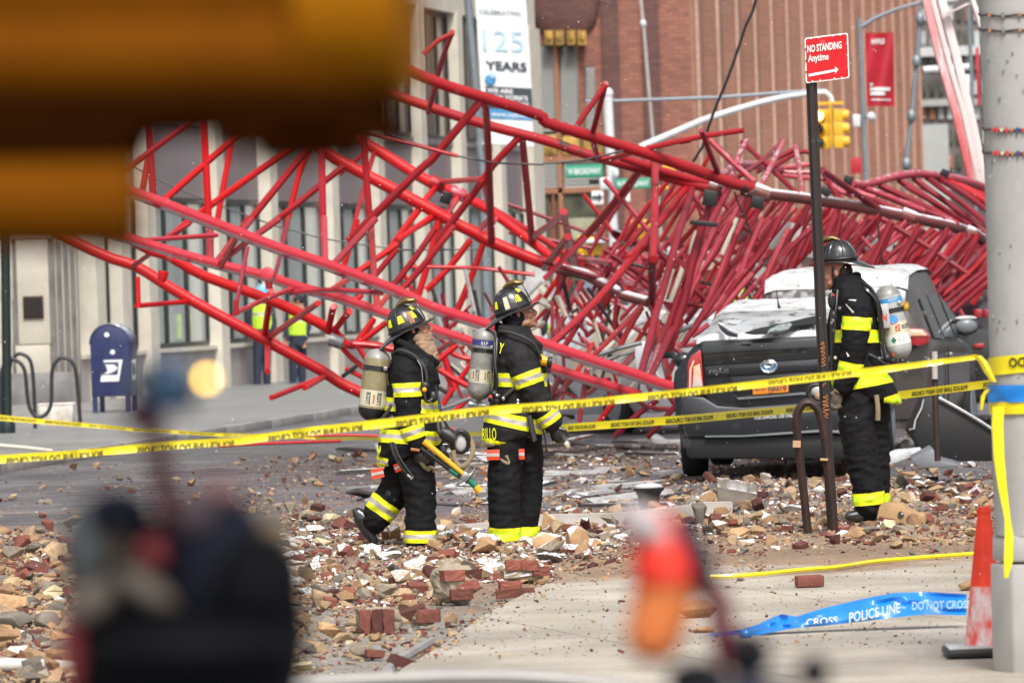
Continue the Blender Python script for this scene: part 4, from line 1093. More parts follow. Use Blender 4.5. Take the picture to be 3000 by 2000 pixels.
# ================================================================== PEOPLE
dm('coat_black', (0.0045, 0.0048, 0.006), .8, 0, (0.008, 0.008, 0.009), vs_=9, bump=.3, bs=250, spec=.22)
dm('coat_faded', (0.010, 0.010, 0.011), .8, 0, (0.018, 0.0175, 0.018), vs_=7, bump=.3, bs=250, spec=.25)
dm('trim_yellow', (0.74, 0.78, 0.01), .5, 0, (0.66, 0.70, 0.01), vs_=30)
dm('trim_lime', (0.50, 0.80, 0.01), .45, 0, (0.6, 0.85, 0.02), vs_=30)
dm('trim_silver', (0.50, 0.46, 0.43), .35, .2, (0.40, 0.37, 0.35), vs_=25)
dm('leather_black', (0.010, 0.010, 0.011), .22, 0, (0.02, 0.02, 0.02), vs_=15, coat=.6, bump=.25, bs=60)
dm('rubber_black', (0.012, 0.012, 0.013), .45)
dm('skin', (0.42, 0.20, 0.13), .5, 0, (0.36, 0.15, 0.10), vs_=18)
dm('skin_tan', (0.30, 0.15, 0.09), .5, 0, (0.25, 0.11, 0.07), vs_=18)
dm('hood_tan', (0.34, 0.215, 0.135), .8, 0, (0.20, 0.125, 0.075), vs_=10, bump=.3, bs=120)
dm('strap_tan', (0.24, 0.19, 0.11), .8); dm('strap_grey', (0.035, 0.035, 0.035), .7)
dm('brass', (0.20, 0.14, 0.05), .4, .6, (0.10, 0.06, 0.02), vs_=60)
dm('orange_tag', (0.85, 0.06, 0.015), .5); dm('wood_wedge', (0.38, 0.16, 0.06), .6)
dm('eye_white', (0.5, 0.45, 0.42), .3); dm('hair_dark', (0.025, 0.015, 0.01), .7)
dm('steel', (0.45, 0.45, 0.45), .25, .9); dm('clear_visor', (0.55, 0.55, 0.56), .12, 0, spec=.8, alpha=.75)
dm('tank_grey', (0.30, 0.295, 0.27), .38, 0, (0.17, 0.165, 0.15), vs_=14, coat=.3, bump=.1)
dm('tank_olive', (0.29, 0.25, 0.14), .42, 0, (0.20, 0.17, 0.09), vs_=16, coat=.2, bump=.15)
dm('tank_white', (0.42, 0.43, 0.42), .38, 0, (0.30, 0.31, 0.31), vs_=12, coat=.3)
dm('label_pale', (0.55, 0.52, 0.38), .5); dm('label_white', (0.66, 0.68, 0.62), .5); dm('label_navy', (0.04, 0.045, 0.17), .5); dm('ink_red', (0.5, 0.04, 0.03), .5)
dm('handle_yellow', (0.75, 0.38, 0.01), .45); dm('tape_green', (0.0, 0.16, 0.09), .4)
dm('navy_cloth', (0.018, 0.025, 0.05), .8); dm('hivis', (0.52, 0.80, 0.04), .6, 0, vs_=12); dm('hardhat_blue', (0.12, 0.42, 0.62), .35, snow=.4); dm('navy_dark', (0.010, 0.013, 0.022), .8)
def fuse(mbs, voxel=.011, sm_it=3, wr=None, axis=None):
    """union closed shapes into one skin (voxel remesh), then add cloth folds"""
    me = mbs.mesh('tmp'); bm = bmesh.new(); bm.from_mesh(me); bmesh.ops.recalc_face_normals(bm, faces=bm.faces); bm.to_mesh(me); bm.free()
    o = bpy.data.objects.new('tmp', me); COL.objects.link(o)
    r_ = o.modifiers.new('r', 'REMESH'); r_.mode = 'VOXEL'; r_.voxel_size = voxel; r_.use_smooth_shade = True
    s_ = o.modifiers.new('s', 'SMOOTH'); s_.factor = .5; s_.iterations = sm_it
    dg = bpy.context.evaluated_depsgraph_get(); out = bpy.data.meshes.new_from_object(o.evaluated_get(dg))
    bpy.data.objects.remove(o); bpy.data.meshes.remove(me)
    if wr:
        amp, f, sd_ = wr; n = len(out.vertices); co = np.empty(n * 3); no = np.empty(n * 3)
        out.vertices.foreach_get('co', co); out.vertex_normals.foreach_get('vector', no); co = co.reshape(-1, 3); no = no.reshape(-1, 3)
        d = np.empty(n)
        for i in range(n):
            x, y, z = co[i]
            a = noise.noise(Vector((x * f[0] + sd_, y * f[1], z * f[2]))); b_ = noise.noise(Vector((x * f[0] * 2.3 + 5, y * f[1] * 2.3, z * f[2] * 2.1 + sd_)))
            d[i] = (1 - abs(a) * 2.2) * .6 + b_ * .5
        co += no * (d * amp)[:, None]; out.vertices.foreach_set('co', co.ravel())
    out.update(); out.shade_smooth(); return out
def band(me, p0, p1, cuts, mats, root, name='reflective_band', off=.006, keep=None):
    p0 = Vector(p0); d = (Vector(p1) - p0).normalized(); bm = bmesh.new(); bm.from_mesh(me)
    bmesh.ops.translate(bm, verts=bm.verts, vec=BASE[root.name])
    t0, t1 = cuts[0], cuts[-1]
    far_ = [f for f in bm.faces if not (t0 - .05 < (f.calc_center_median() - p0).dot(d) < t1 + .05)]
    bmesh.ops.delete(bm, geom=far_, context='FACES')
    for c in cuts: bmesh.ops.bisect_plane(bm, geom=bm.verts[:] + bm.edges[:] + bm.faces[:], plane_co=p0 + d * c, plane_no=d)
    bad = []
    for f in bm.faces:
        c = f.calc_center_median(); t = (c - p0).dot(d)
        if not (t0 < t < t1) or (keep and not keep(c)): bad.append(f); continue
        for i in range(len(cuts) - 1):
            if cuts[i] < t < cuts[i + 1]: f.material_index = i
    bmesh.ops.delete(bm, geom=bad, context='FACES')
    if not bm.faces: bm.free(); return None
    bm.normal_update()
    nn = [(v, v.normal.copy()) for v in bm.verts]
    for v, q in nn: v.co += q * off
    m2 = bpy.data.meshes.new(name); bm.to_mesh(m2); bm.free()
    ml = mats
    o = bpy.data.objects.new(name, m2); COL.objects.link(o)
    for x in ml: m2.materials.append(x)
    o.parent = root; b = BASE[root.name]; BASE[o.name] = b; m2.transform(Matrix.Translation(-b)); m2.shade_smooth(); return o
class Fig:
    """a figure placed at depth Y, drawn in photograph pixels"""
    def __init__(s, name, label, Y, foot, grp=None):
        s.Y = Y; f = P(foot[0], foot[1], Y); s.root = thing(name, label, 'person', f, grp); s.k = Y / FP
    def p(s, u, v, dy=0.0): q = P(u, v, s.Y); q.y += dy; return q
    def limb(s, mb, ch, n=14):
        pts = [s.p(u, v, dy) for u, v, dy, r_ in ch]; mb.tube(pts, [c[3] for c in ch], n); mb.ball(pts[0], ch[0][3], 12); mb.ball(pts[-1], ch[-1][3] * .98, 12); return mb
    def torso(s, mb, secs, dy=0.0, n=24):
        rows = []
        for (a, b_, c, d, dep) in secs:
            L_ = s.p(a, b_, dy); R_ = s.p(c, d, dy); m_ = (L_ + R_) / 2; h = (R_ - L_) / 2
            row = []
            for k in range(n):
                t = 2 * math.pi * k / n; cx = math.cos(t); sy = math.sin(t)
                cx = math.copysign(abs(cx) ** .85, cx); sy = math.copysign(abs(sy) ** .85, sy)
                row.append(m_ + h * cx + Vector((0, dep * sy, 0)))
            rows.append(row)
        b0 = len(mb.v); mb.grid(rows, True); mb.f.append(tuple(b0 + k for k in range(n))); mb.mi.append(0)
        e = b0 + (len(rows) - 1) * n; mb.f.append(tuple(e + k for k in range(n))); mb.mi.append(0); return mb
def head_shapes(mb, c, fwd, tilt, yaw=0.0, s=1.0):
    Mh = Matrix.Rotation(yaw, 3, 'Z') @ Matrix.Rotation(-tilt, 3, 'Y')
    if fwd < 0: Mh = Matrix.Rotation(math.pi, 3, 'Z') @ Matrix.Rotation(yaw, 3, 'Z') @ Matrix.Rotation(-tilt, 3, 'Y')
    q = lambda x, y, z: c + Mh @ Vector((x * s, y * s, z * s))
    B = lambda x, y, z, r_: mb.ball(q(x, y, z), tuple(k * s for k in r_), 12, Mh)
    B(-.005, 0, .035, (.098, .076, .098)); B(.035, 0, -.03, (.060, .058, .088)); B(.040, 0, -.085, (.052, .048, .034)); B(.084, 0, -.102, (.018, .022, .017))
    mb.tube([q(.088, 0, .022), q(.104, 0, -.004), q(.118, 0, -.030)], [.009 * s, .010 * s, .014 * s], 8); B(.108, 0, -.036, (.014, .018, .010))
    mb.tube([q(.072, -.042, .022), q(.094, 0, .026), q(.072, .042, .022)], .012 * s, 8)
    B(.097, 0, -.060, (.012, .024, .006)); B(.095, 0, -.072, (.011, .021, .006))
    for sy in (-1, 1):
        B(.058, sy * .038, -.03, (.032, .022, .024)); B(-.008, sy * .077, -.005, (.019, .010, .033)); B(-.004, sy * .082, -.005, (.012, .008, .020))
        B(.02, sy * .05, -.075, (.045, .012, .02))
    mb.tube([q(-.015, 0, -.05), q(-.03, 0, -.12), q(-.045, 0, -.20)], [.058 * s, .058 * s, .068 * s], 14)
    return Mh, q
def eyes(q, root, s=1.0):
    for sy in (-1, 1):
        MB().ball(q(.081, sy * .030, -.001), (.013 * s, .012 * s, .010 * s), 10).build('eye', M['eye_white'], root, sm=True)
        MB().ball(q(.092, sy * .031, -.001), (.0035 * s, .006 * s, .006 * s), 8).build('pupil', M['hair_dark'], root, sm=True)
        mb = MB(); mb.tube([q(.083, sy * .048, .018), q(.098, sy * .030, .025), q(.099, sy * .010, .021)], .0035 * s, 6); mb.build('eyebrow', M['hair_dark'], root, sm=True)
def hand(wrist, d, lat, curl, mt, root, s=1.0, name='glove', stripe=None):
    """palm, four unequal bent fingers and a thumb leaving the side of the palm"""
    d = Vector(d).normalized(); lat = Vector(lat); lat = (lat - d * lat.dot(d)).normalized(); nrm = d.cross(lat)
    mb = MB(); w_ = Vector(wrist); kn = w_ + d * .095 * s
    mb.tube([w_ - d * .05 * s, w_, w_ + d * .02 * s], [.038 * s, .034 * s, .036 * s], 12)
    Mx = Matrix((lat, nrm, d)).transposed()
    mb.ball(w_ + d * .055 * s, (.045 * s, .019 * s, .055 * s), 12, Mx)
    for i, (ln, off) in enumerate(((.072, .033), (.082, .011), (.077, -.011), (.060, -.032))):
        p = kn + lat * off * s - d * (.006 * abs(i - 1)) * s; a = curl * .5; pts = [p - d * .03 * s, p]; dd = d
        for seg in (.45, .32, .25):
            ax = lat; dd = Quaternion(ax, a + .04 * i) @ d; pts.append(pts[-1] + dd * ln * seg * s); a += curl * .9
        mb.tube(pts, [.0115 * s, .0115 * s, .0108 * s, .010 * s, .009 * s], 8); mb.ball(pts[-1], .009 * s, 8)
    b = w_ + d * .03 * s + lat * .036 * s; t1 = (d * .6 + lat * .7 + (Quaternion(lat, curl) @ d - d) * .3).normalized()
    t2 = (d * .95 + lat * .15 + (Quaternion(lat, curl * 1.4) @ d - d) * .4).normalized()
    pts = [b - lat * .015 * s, b + t1 * .035 * s, b + t1 * .035 * s + t2 * .03 * s, b + t1 * .035 * s + t2 * .052 * s]
    mb.tube(pts, [.015 * s, .0135 * s, .012 * s, .010 * s], 8); mb.ball(pts[-1], .010 * s, 8)
    me = fuse(mb, .0055, 1); o = add(name, me, mt, root)
    if stripe:
        for i, off in enumerate((.033, .011, -.011, -.032)):
            p = kn + lat * off * s - nrm * .012 * s; q = MB(); q.tube([p - d * .01 * s, p + d * .028 * s], .0045 * s, 6); q.build('finger_stripe', stripe, root, sm=True)
        q = MB(); q.tube([w_ - d * .022 * s, w_ + d * .004 * s], [.0405 * s, .0385 * s], 12); q.build('wrist_band', M['strap_grey'], root, sm=True)
    return o
def helmet(c, fwd, tilt, root, patches, yaw=0.0, hz=.155, chock=None, roll=0.0, back_under=False):
    Mh = (Matrix.Rotation(math.pi, 3, 'Z') if fwd < 0 else Matrix.Identity(3)) @ Matrix.Rotation(yaw, 3, 'Z') @ Matrix.Rotation(-tilt, 3, 'Y') @ Matrix.Rotation(roll, 3, 'X')
    q = lambda x, y, z: Vector(c) + Mh @ Vector((x, y, z))
    ax_, ay_ = .128, .106
    def dome(a, e, k=1.0):   # azimuth a (0 front), elevation e
        ce = math.cos(e) ** .8; return q(ax_ * k * ce * math.cos(a), ay_ * k * ce * math.sin(a), hz * k * math.sin(e))
    n = 40; rows = [[dome(2 * math.pi * j / n, math.pi / 2 * .985 * i / 10) for j in range(n)] for i in range(11)]
    mb = MB(); mb.grid(rows, True); b0 = 10 * n; mb.f.append(tuple(b0 + k for k in range(n))); mb.mi.append(0)
    sh = mb.build('helmet_shell', M['leather_black'], root, sm=True)
    def brim(a, t):
        ca, sa = math.cos(a), math.sin(a); front = max(0, ca) ** 3; back = max(0, -ca) ** 2.0
        w_ = .030 + .028 * front + .085 * back; x = ax_ * ca; y = ay_ * sa; L_ = math.hypot(x, y)
        z = -.004 - t * (.010 + .035 * back - .004 * front) - .018 * back * t * t + .006 * math.sin(t * 3.1) * front
        return q(x + ca * w_ * t * 1.0, y + sa * w_ * t * .8, z)
    mb = MB(); rows = [[brim(2 * math.pi * j / 48, t) for j in range(48)] for t in (-.25, 0, .25, .5, .75, 1.0)]
    up = Mh @ Vector((0, 0, 1)); mb.grid(rows, True); r2 = [[p - up * .006 for p in r_] for r_ in rows]; mb.grid(r2, True); mb.grid([rows[-1], r2[-1]], True); mb.grid([rows[0], r2[0]], True)
    mb.build('brim', M['leather_black'], sh, sm=True)
    mb = MB(); mb.tube([brim(2 * math.pi * j / 48, 1.0) for j in range(49)], .0055, 6); mb.build('brim_edge', M['leather_black'], sh, sm=True)
    for j in range(8):
        a = math.pi / 8 + j * math.pi / 4; mb = MB(); mb.tube([dome(a, e, 1.012) for e in np.linspace(0, 1.5, 10)], .0042, 6); mb.build('ridge', M['leather_black'], sh, sm=True)
    mb = MB(); mb.tube([dome(a, .07, 1.02) for a in np.linspace(0, 2 * math.pi, 41)], .007, 8); mb.build('hat_band', M['rubber_black'], sh, sm=True)
    # front shield and its brass holder
    mb = MB(); mb.prism([q(.132, -.045, .012), q(.132, .045, .012), q(.128, .052, .07), q(.118, .038, .125), q(.112, 0, .15), q(.118, -.038, .125), q(.128, -.052, .07)], Vector((0, 0, 0)), Mh @ Vector((.008, 0, .002))); mb.build('front_shield', M['leather_black'], sh, bevel=.003)
    mb = MB(); mb.tube([q(-.015, 0, hz + .004), q(.03, 0, hz + .022), q(.075, 0, hz + .018), q(.115, 0, hz + .002)], [.010, .019, .024, .018], 10, sx=1.3); mb.tube([q(.06, -.04, hz + .016), q(.085, 0, hz + .026), q(.06, .04, hz + .016)], .009, 8); mb.ball(q(.118, 0, hz + .004), (.016, .012, .014), 8)
    mb.build('brass_eagle', M['brass'], sh, sm=True)
    # raised clear eye shield at the front
    mb = MB(); mb.grid([[q(.15 + .006 * k + (.052 if r_ else 0) - .035 * abs(t) ** 2 / 1.2, t * .085, -.008 + (.012 if r_ else 0)) for t, k in zip(np.linspace(-1, 1, 11), [0] * 11)] for r_ in (0, 1)])
    mb.build('eye_shield', M['clear_visor'], sh, sm=True)
    for (a, e0, e1, w0_, w1_) in patches:
        mb = MB(); mb.grid([[dome(a + x * (w0_ + (w1_ - w0_) * k), e0 + (e1 - e0) * k, 1.018) for x in (-1, -.5, 0, .5, 1)] for k in (0, .5, 1)]); mb.build('reflective_patch', M['trim_yellow'], sh)
    if chock:
        a, mk = chock; mb = MB(); mb.grid([[dome(a + x * .13, e, 1.05) for x in (-1, 1)] for e in (.12, .3, .5, .68)]); mb.grid([[dome(a + x * .13, e, 1.02) for x in (-1, 1)] for e in (.12, .3, .5, .68)]); mb.build('wedge', M[mk], sh)
    return q, Mh
def air_tank(label, top, bot, r_, mt, root_fwd, caps=None, texts=(), bands=(), dy=0):
    t = thing('air_tank', label, 'air tank', bot, None); ax = (Vector(bot) - Vector(top)); L_ = ax.length; ax.normalize()
    lat = Vector((1, 0, 0)) - ax * ax.x; lat.normalize(); toc = ax.cross(lat).normalized()
    if toc.y > 0: toc = -toc           # toward the camera
    def cyl(x, s, k=1.0): a = x / r_; return Vector(top) + ax * s + (toc * math.cos(a) + lat * math.sin(a)) * r_ * k
    def prof(s0, s1, k=1.0, n=20):
        rows = []
        for s in np.linspace(s0, s1, n):
            e0 = r_ * .95; rr = r_
            if s < e0: rr = r_ * math.sqrt(max(.02, 1 - ((e0 - s) / e0) ** 2))
            if s > L_ - e0: rr = r_ * math.sqrt(max(.02, 1 - ((s - L_ + e0) / e0) ** 2))
            rows.append([Vector(top) + ax * s + (toc * math.cos(a) + lat * math.sin(a)) * rr * k for a in np.linspace(0, 2 * math.pi, 25)[:-1]])
        return rows
    mb = MB(); rows = prof(0, L_, 1.0, 44); mb.grid(rows, True); mb.f.append(tuple(range(24))); mb.mi.append(0); e = 43 * 24; mb.f.append(tuple(e + k for k in range(24))); mb.mi.append(0)
    cy = mb.build('cylinder', mt, t, sm=True)
    for (s0, s1, mk, k) in bands:
        mb = MB(); mb.grid(prof(s0 * L_, s1 * L_, k, 14), True); mb.build('strap' if k > 1.03 else 'label_wrap', M[mk], t, sm=True)
    for (s_, s0, x0, h, ln, mk) in texts:    # text runs down the axis
        lettering(s_, h, lambda x, y: cyl(x0 + y + .12 * x * 0, s0 * L_ + x, 1.02), M[mk], t, width=ln, bold=.04)
    v0 = Vector(bot); mb = MB(); mb.tube([v0 - ax * .005, v0 + ax * .035], .014, 8); mb.tube([v0 + ax * .03 - lat * .045, v0 + ax * .03 + lat * .05], .015, 8); mb.ball(v0 + ax * .04, .022, 8); mb.tube([v0 + ax * .03 - lat * .06, v0 + ax * .03 - lat * .035], .024, 8); mb.build('valve', M['tube_grey'] if mt is M['tank_grey'] else M['rubber_black'], t, sm=True)
    c = cyl(.06, .26 * L_, 1.08); mb = MB(); mb.box(c, (.03, .012, .025)); mb.build('buckle', M['steel'], t, bevel=.003)
    return t, cyl, L_
C3 = lambda: [M['trim_yellow'], M['trim_silver'], M['trim_yellow']]
CL = lambda: [M['trim_yellow'], M['trim_lime'], M['trim_yellow']]
W9 = [0, .03, .06, .09]
def cuts(t): return [t + x for x in W9]
def straps(fig, lst):
    for (nm, mk, r_, pts) in lst:
        mb = MB(); mb.tube(smooth_path([fig.p(*q) for q in pts], 4), r_, 8); mb.build(nm, M[mk], fig.root, sm=True)
def torch(fig, u, v, dy): pass
# ---------------------------------------------------------------- firefighter walking (left)
F1 = Fig('person', 'walking firefighter with tan hood raised to the chin carrying an axe and a pry bar', 38.0, (1200, 1600))
mb = MB(); c = F1.p(1212, 966); Mh, hq = head_shapes(mb, c, 1, R(16))
F1.torso(mb, [(1175, 1030, 1250, 1040, .12), (1155, 1070, 1268, 1080, .18), (1150, 1150, 1262, 1150, .17), (1150, 1250, 1255, 1250, .15), (1150, 1350, 1260, 1350, .16)])
F1.limb(mb, [(1196, 1070, -.15, .055), (1198, 1190, -.19, .045), (1222, 1300, -.18, .032)]); F1.limb(mb, [(1205, 1070, .15, .055), (1230, 1190, .19, .045), (1262, 1290, .16, .032)])
F1.limb(mb, [(1218, 1350, -.06, .085), (1230, 1450, -.06, .06), (1232, 1590, -.06, .045)]); F1.limb(mb, [(1182, 1350, .08, .085), (1150, 1445, .08, .06), (1080, 1520, .08, .045)])
add('body', fuse(mb, .007, 1), M['skin'], F1.root); eyes(hq, F1.root)
mb = MB()   # tan hood over neck and jaw
mb.ball(hq(.045, 0, -.085), (.060, .064, .062), 14, Mh); mb.ball(hq(.0, 0, -.05), (.075, .083, .075), 14, Mh); F1.limb(mb, [(1228, 1000, 0, .078), (1246, 1032, 0, .080), (1262, 1058, 0, .066), (1272, 1070, 0, .040)])
add('hood', fuse(mb, .008, 2, (.010, (16, 16, 38), 3)), M['hood_tan'], F1.root)
mb = MB(); mb.ball(hq(-.03, 0, -.02), (.092, .094, .085), 14, Mh); mb.ball(hq(-.045, 0, -.08), (.075, .090, .06), 14, Mh)
add('ear_flap', fuse(mb, .009, 2, (.004, (18, 18, 30), 5)), M['coat_black'], F1.root)
helmet(F1.p(1193, 962), 1, R(21), F1.root, [(-math.pi * .30, .30, .66, .19, .13), (-math.pi * .55, .30, .66, .19, .13), (-math.pi * .80, .30, .66, .19, .13), (-math.pi * .16, .70, .95, .2, .2)], chock=(-math.pi * .37, 'wood_wedge'))
mb = MB(); F1.torso(mb, [(1164, 996, 1236, 1018, .10), (1156, 1016, 1262, 1050, .155), (1150, 1038, 1278, 1078, .205), (1143, 1080, 1282, 1105, .215), (1138, 1130, 1283, 1140, .215), (1131, 1180, 1281, 1182, .205), (1122, 1230, 1285, 1226, .205), (1112, 1280, 1290, 1262, .215), (1107, 1330, 1288, 1290, .21), (1109, 1366, 1270, 1312, .19)])
mb.tube([F1.p(1166, 998, .08), F1.p(1162, 1000, 0), F1.p(1170, 1000, -.1), F1.p(1215, 1020, -.13), F1.p(1258, 1048, -.10), F1.p(1280, 1066, -.04)], .026, 8)
mb.tube([F1.p(1255, 1050, -.1), F1.p(1268, 1090, -.12), F1.p(1290, 1126, -.10)], [.03, .022, .010], 8)
j1 = fuse(mb, .010, 2, (.013, (8, 8, 12), 1)); add('jacket', j1, M['coat_black'], F1.root)
mb = MB(); F1.limb(mb, [(1185, 1050, -.10, .082), (1194, 1095, -.17, .096), (1196, 1155, -.20, .088), (1199, 1212, -.205, .081), (1211, 1262, -.20, .073), (1223, 1300, -.19, .066)])
s1 = fuse(mb, .009, 2, (.011, (9, 9, 18), 2)); add('sleeve', s1, M['coat_black'], F1.root)
mb = MB(); F1.limb(mb, [(1212, 1060, .10, .085), (1232, 1110, .18, .09), (1245, 1180, .21, .08), (1262, 1250, .19, .07), (1275, 1290, .16, .062)])
s1b = fuse(mb, .010, 2, (.006, (10, 10, 20), 4)); add('sleeve', s1b, M['coat_black'], F1.root)
band(s1, F1.p(1195, 1120, -.2), F1.p(1199, 1212, -.2), cuts(.0), C3(), F1.root)
band(s1, F1.p(1204, 1243, -.2), F1.p(1223, 1300, -.2), cuts(.005), C3(), F1.root)
tk = lambda c, f=F1: True
band(j1, F1.p(1140, 1162), F1.p(1134, 1250), cuts(.0), C3(), F1.root)
band(j1, F1.p(1200, 1243), F1.p(1195, 1343), cuts(.035), C3(), F1.root)
band(j1, F1.p(1107, 1334), F1.p(1100, 1370), [0, .02, .04, .065], C3(), F1.root, keep=lambda c: proj(c)[0] < 1138)
for (st, mt_) in (([(1215, 1345, -.05, .125), (1228, 1420, -.07, .113), (1232, 1500, -.07, .101), (1232, 1588, -.07, .100)], 0), ([(1185, 1352, .06, .125), (1168, 1405, .09, .118), (1148, 1452, .09, .105), (1118, 1492, .09, .098), (1098, 1522, .09, .096)], 1)):
    mb = MB(); F1.limb(mb, st); lm = fuse(mb, .010, 2, (.014, (7, 7, 17), 3 + mt_)); add('trouser_leg', lm, M['coat_black'], F1.root)
    if mt_ == 0: band(lm, F1.p(1233, 1551, -.07), F1.p(1233, 1600, -.07), [0, .028, .055, .082], C3(), F1.root)
    else: band(lm, F1.p(1136, 1470, .09), F1.p(1106, 1512, .09), [0, .035, .07, .105], C3(), F1.root)
mb = MB(); F1.limb(mb, [(1095, 1518, .09, .062), (1068, 1522, .09, .058), (1048, 1504, .09, .042)]); F1.limb(mb, [(1056, 1520, .09, .052), (1076, 1556, .09, .046), (1094, 1584, .09, .034)])
add('boot', fuse(mb, .008, 2), M['leather_black'], F1.root)
mb = MB(); mb.prism([F1.p(1030, 1494, .045), F1.p(1038, 1488, .045), F1.p(1100, 1586, .045), F1.p(1094, 1594, .045)], (0, 0, 0), (0, .10, 0)); mb.build('boot_sole', M['rubber_black'], F1.root, bevel=.006)
mb = MB(); F1.limb(mb, [(1232, 1580, -.07, .065), (1236, 1603, -.07, .055), (1262, 1610, -.07, .045), (1288, 1613, -.07, .036)]); add('boot', fuse(mb, .009, 2), M['leather_black'], F1.root)
hand(F1.p(1224, 1306, -.19), Vector((.25, -.1, -1)), Vector((1, -.2, 0)), 1.15, M['leather_black'], F1.root, 1.0)
hand(F1.p(1277, 1296, .15), Vector((.4, -.1, -1)), Vector((1, -.2, 0)), 1.0, M['leather_black'], F1.root, 1.0)
mb = MB(); mb.tube([F1.p(1205, 1312, -.25), F1.p(1232, 1316, -.25)], .011, 8); mb.build('glove_cuff_tab', dm('cuff_orange', (0.30, 0.12, 0.02), .6), F1.root, sm=True)
straps(F1, [('harness_strap', 'strap_grey', .010, [(1150, 1035, -.12), (1175, 1024, -.20), (1215, 1040, -.22), (1245, 1075, -.22), (1252, 1110, -.215)]),
            ('air_hose', 'rubber_black', .010, [(1252, 1110, -.23), (1246, 1150, -.24), (1252, 1175, -.24), (1268, 1165, -.22)]),
            ('air_hose', 'rubber_black', .009, [(1275, 1122, -.10), (1285, 1165, -.18), (1296, 1215, -.22), (1318, 1255, -.22), (1335, 1270, -.2)]),
            ('gauge_line', 'steel', .004, [(1224, 1052, -.23), (1236, 1075, -.235), (1240, 1118, -.235)]),
            ('tool_strap', 'strap_grey', .013, [(1110, 1240, -.21), (1140, 1200, -.24), (1148, 1182, -.23)]),
            ('tool_strap', 'leather_black', .015, [(1148, 1292, -.24), (1160, 1330, -.25), (1185, 1370, -.25), (1205, 1392, -.24)]),
            ('tool_strap', 'strap_grey', .007, [(1157, 1292, -.262), (1170, 1330, -.27), (1196, 1370, -.27), (1212, 1392, -.26)]),
            ('leg_strap', 'strap_tan', .014, [(1206, 1316, -.17), (1225, 1335, -.19), (1242, 1362, -.19), (1258, 1374, -.16)]),
            ('leg_strap', 'strap_tan', .013, [(1256, 1366, -.17), (1270, 1370, -.13), (1271, 1380, -.12)])])
mb = MB(); mb.ball(F1.p(1245, 1139, -.25), .017, 10); mb.build('gauge_button', M['handle_yellow'], F1.root, sm=True)
mb = MB(); mb.ball(F1.p(1246, 1128, -.23), (.035, .02, .03), 10); mb.ball(F1.p(1270, 1160, -.2), (.03, .02, .04), 10); mb.build('regulator', M['rubber_black'], F1.root, sm=True)
mb = MB(); mb.tube([F1.p(1195, 1386, -.26), F1.p(1205, 1394, -.26), F1.p(1212, 1390, -.26), F1.p(1206, 1400, -.26)], .009, 8); mb.build('wrench_hook', M['steel'], F1.root, sm=True)
for (u, v, w_, h, an, nm) in ((1108, 1383, 36, 28, 10, 'orange_tag'), (1167, 1366, 20, 24, 18, 'orange_tag')):
    c = F1.p(u, v, -.2); Mr = Matrix.Rotation(R(-an), 3, 'Y'); tg = MB().box(c, (w_ * F1.k, .012, h * F1.k), Mr).build(nm, M['orange_tag'], F1.root)
    MB().box(c + Vector((0, -.008, 0)), (w_ * F1.k, .004, h * F1.k * .3), Mr).build('tag_stripe', M['trim_silver'], F1.root)
lettering('M', .10, lambda x, y: F1.p(1108, 1345, -.11) + Vector((x * .3, 0, y)), M['trim_yellow'], F1.root, width=.07)
# tank of firefighter 1
t1, cyl1, L1 = air_tank('olive air tank with black bottom cap on the walking firefighter', F1.p(1110, 1021, -.02), F1.p(1085, 1233, -.02), .089, M['tank_olive'], 1,
    bands=((.0, .13, 'tank_grey', 1.006), (.235, .30, 'leather_black', 1.06), (.57, .79, 'label_pale', 1.008), (.82, 1.0, 'rubber_black', 1.012)),
    texts=(('SCOTT', .60, -.045, .030, .085, 'ink_dark'), ('SCOTT', .60, .030, .030, .085, 'ink_dark'), ('AIR-PAK', .63, .002, .012, .06, 'ink_red')))
# axe and pry bar
ax = thing('fire_axe', 'yellow handled axe with bare steel hook head held by the walking firefighter', 'axe', F1.p(1365, 1388, -.3))
pth = smooth_path([F1.p(1243, 1288, -.30), F1.p(1274, 1313, -.30), F1.p(1310, 1343, -.30), F1.p(1345, 1372, -.30), F1.p(1366, 1390, -.30)], 4)
mb = MB(); mb.tube(pth, [.022 - .0005 * i for i in range(len(pth))], 10); mb.build('handle', M['handle_yellow'], ax, sm=True)
mb = MB(); mb.tube(smooth_path([F1.p(1338, 1415, -.3), F1.p(1354, 1402, -.3), F1.p(1366, 1394, -.3), F1.p(1380, 1385, -.3), F1.p(1390, 1370, -.3), F1.p(1394, 1356, -.3)], 4), [.004, .008, .011, .014, .016, .018, .018, .018, .017, .016, .015, .013, .012, .010, .008, .007, .006, .005, .004, .003, .003][:21], 8); mb.build('hook', M['steel'], ax, sm=True)
mb = MB(); c = F1.p(1364, 1392, -.3); mb.box(c, (.05, .035, .06), Matrix.Rotation(R(40), 3, 'Y')); mb.build('collar', M['steel'], ax, bevel=.005)
pbz = thing('pry_bar', 'dark steel pry bar with green tape and yellow tip held by the walking firefighter', 'pry bar', F1.p(1405, 1434, -.28))
def seg(a, b_, r_, mk, root, nm, dy=-.28): mb = MB(); mb.tube([F1.p(*a, dy), F1.p(*b_, dy)], r_, 10); return mb.build(nm, M[mk], root, sm=True)
seg((1235, 1308), (1320, 1370), .017, 'rubber_black', pbz, 'shaft'); seg((1320, 1370), (1342, 1386), .021, 'tape_green', pbz, 'tape_wrap'); seg((1342, 1386), (1372, 1404), .018, 'rubber_black', pbz, 'shaft')
seg((1372, 1398), (1396, 1422), .022, 'tape_green', pbz, 'tape_wrap'); seg((1394, 1420), (1407, 1436), .026, 'handle_yellow', pbz, 'tip')
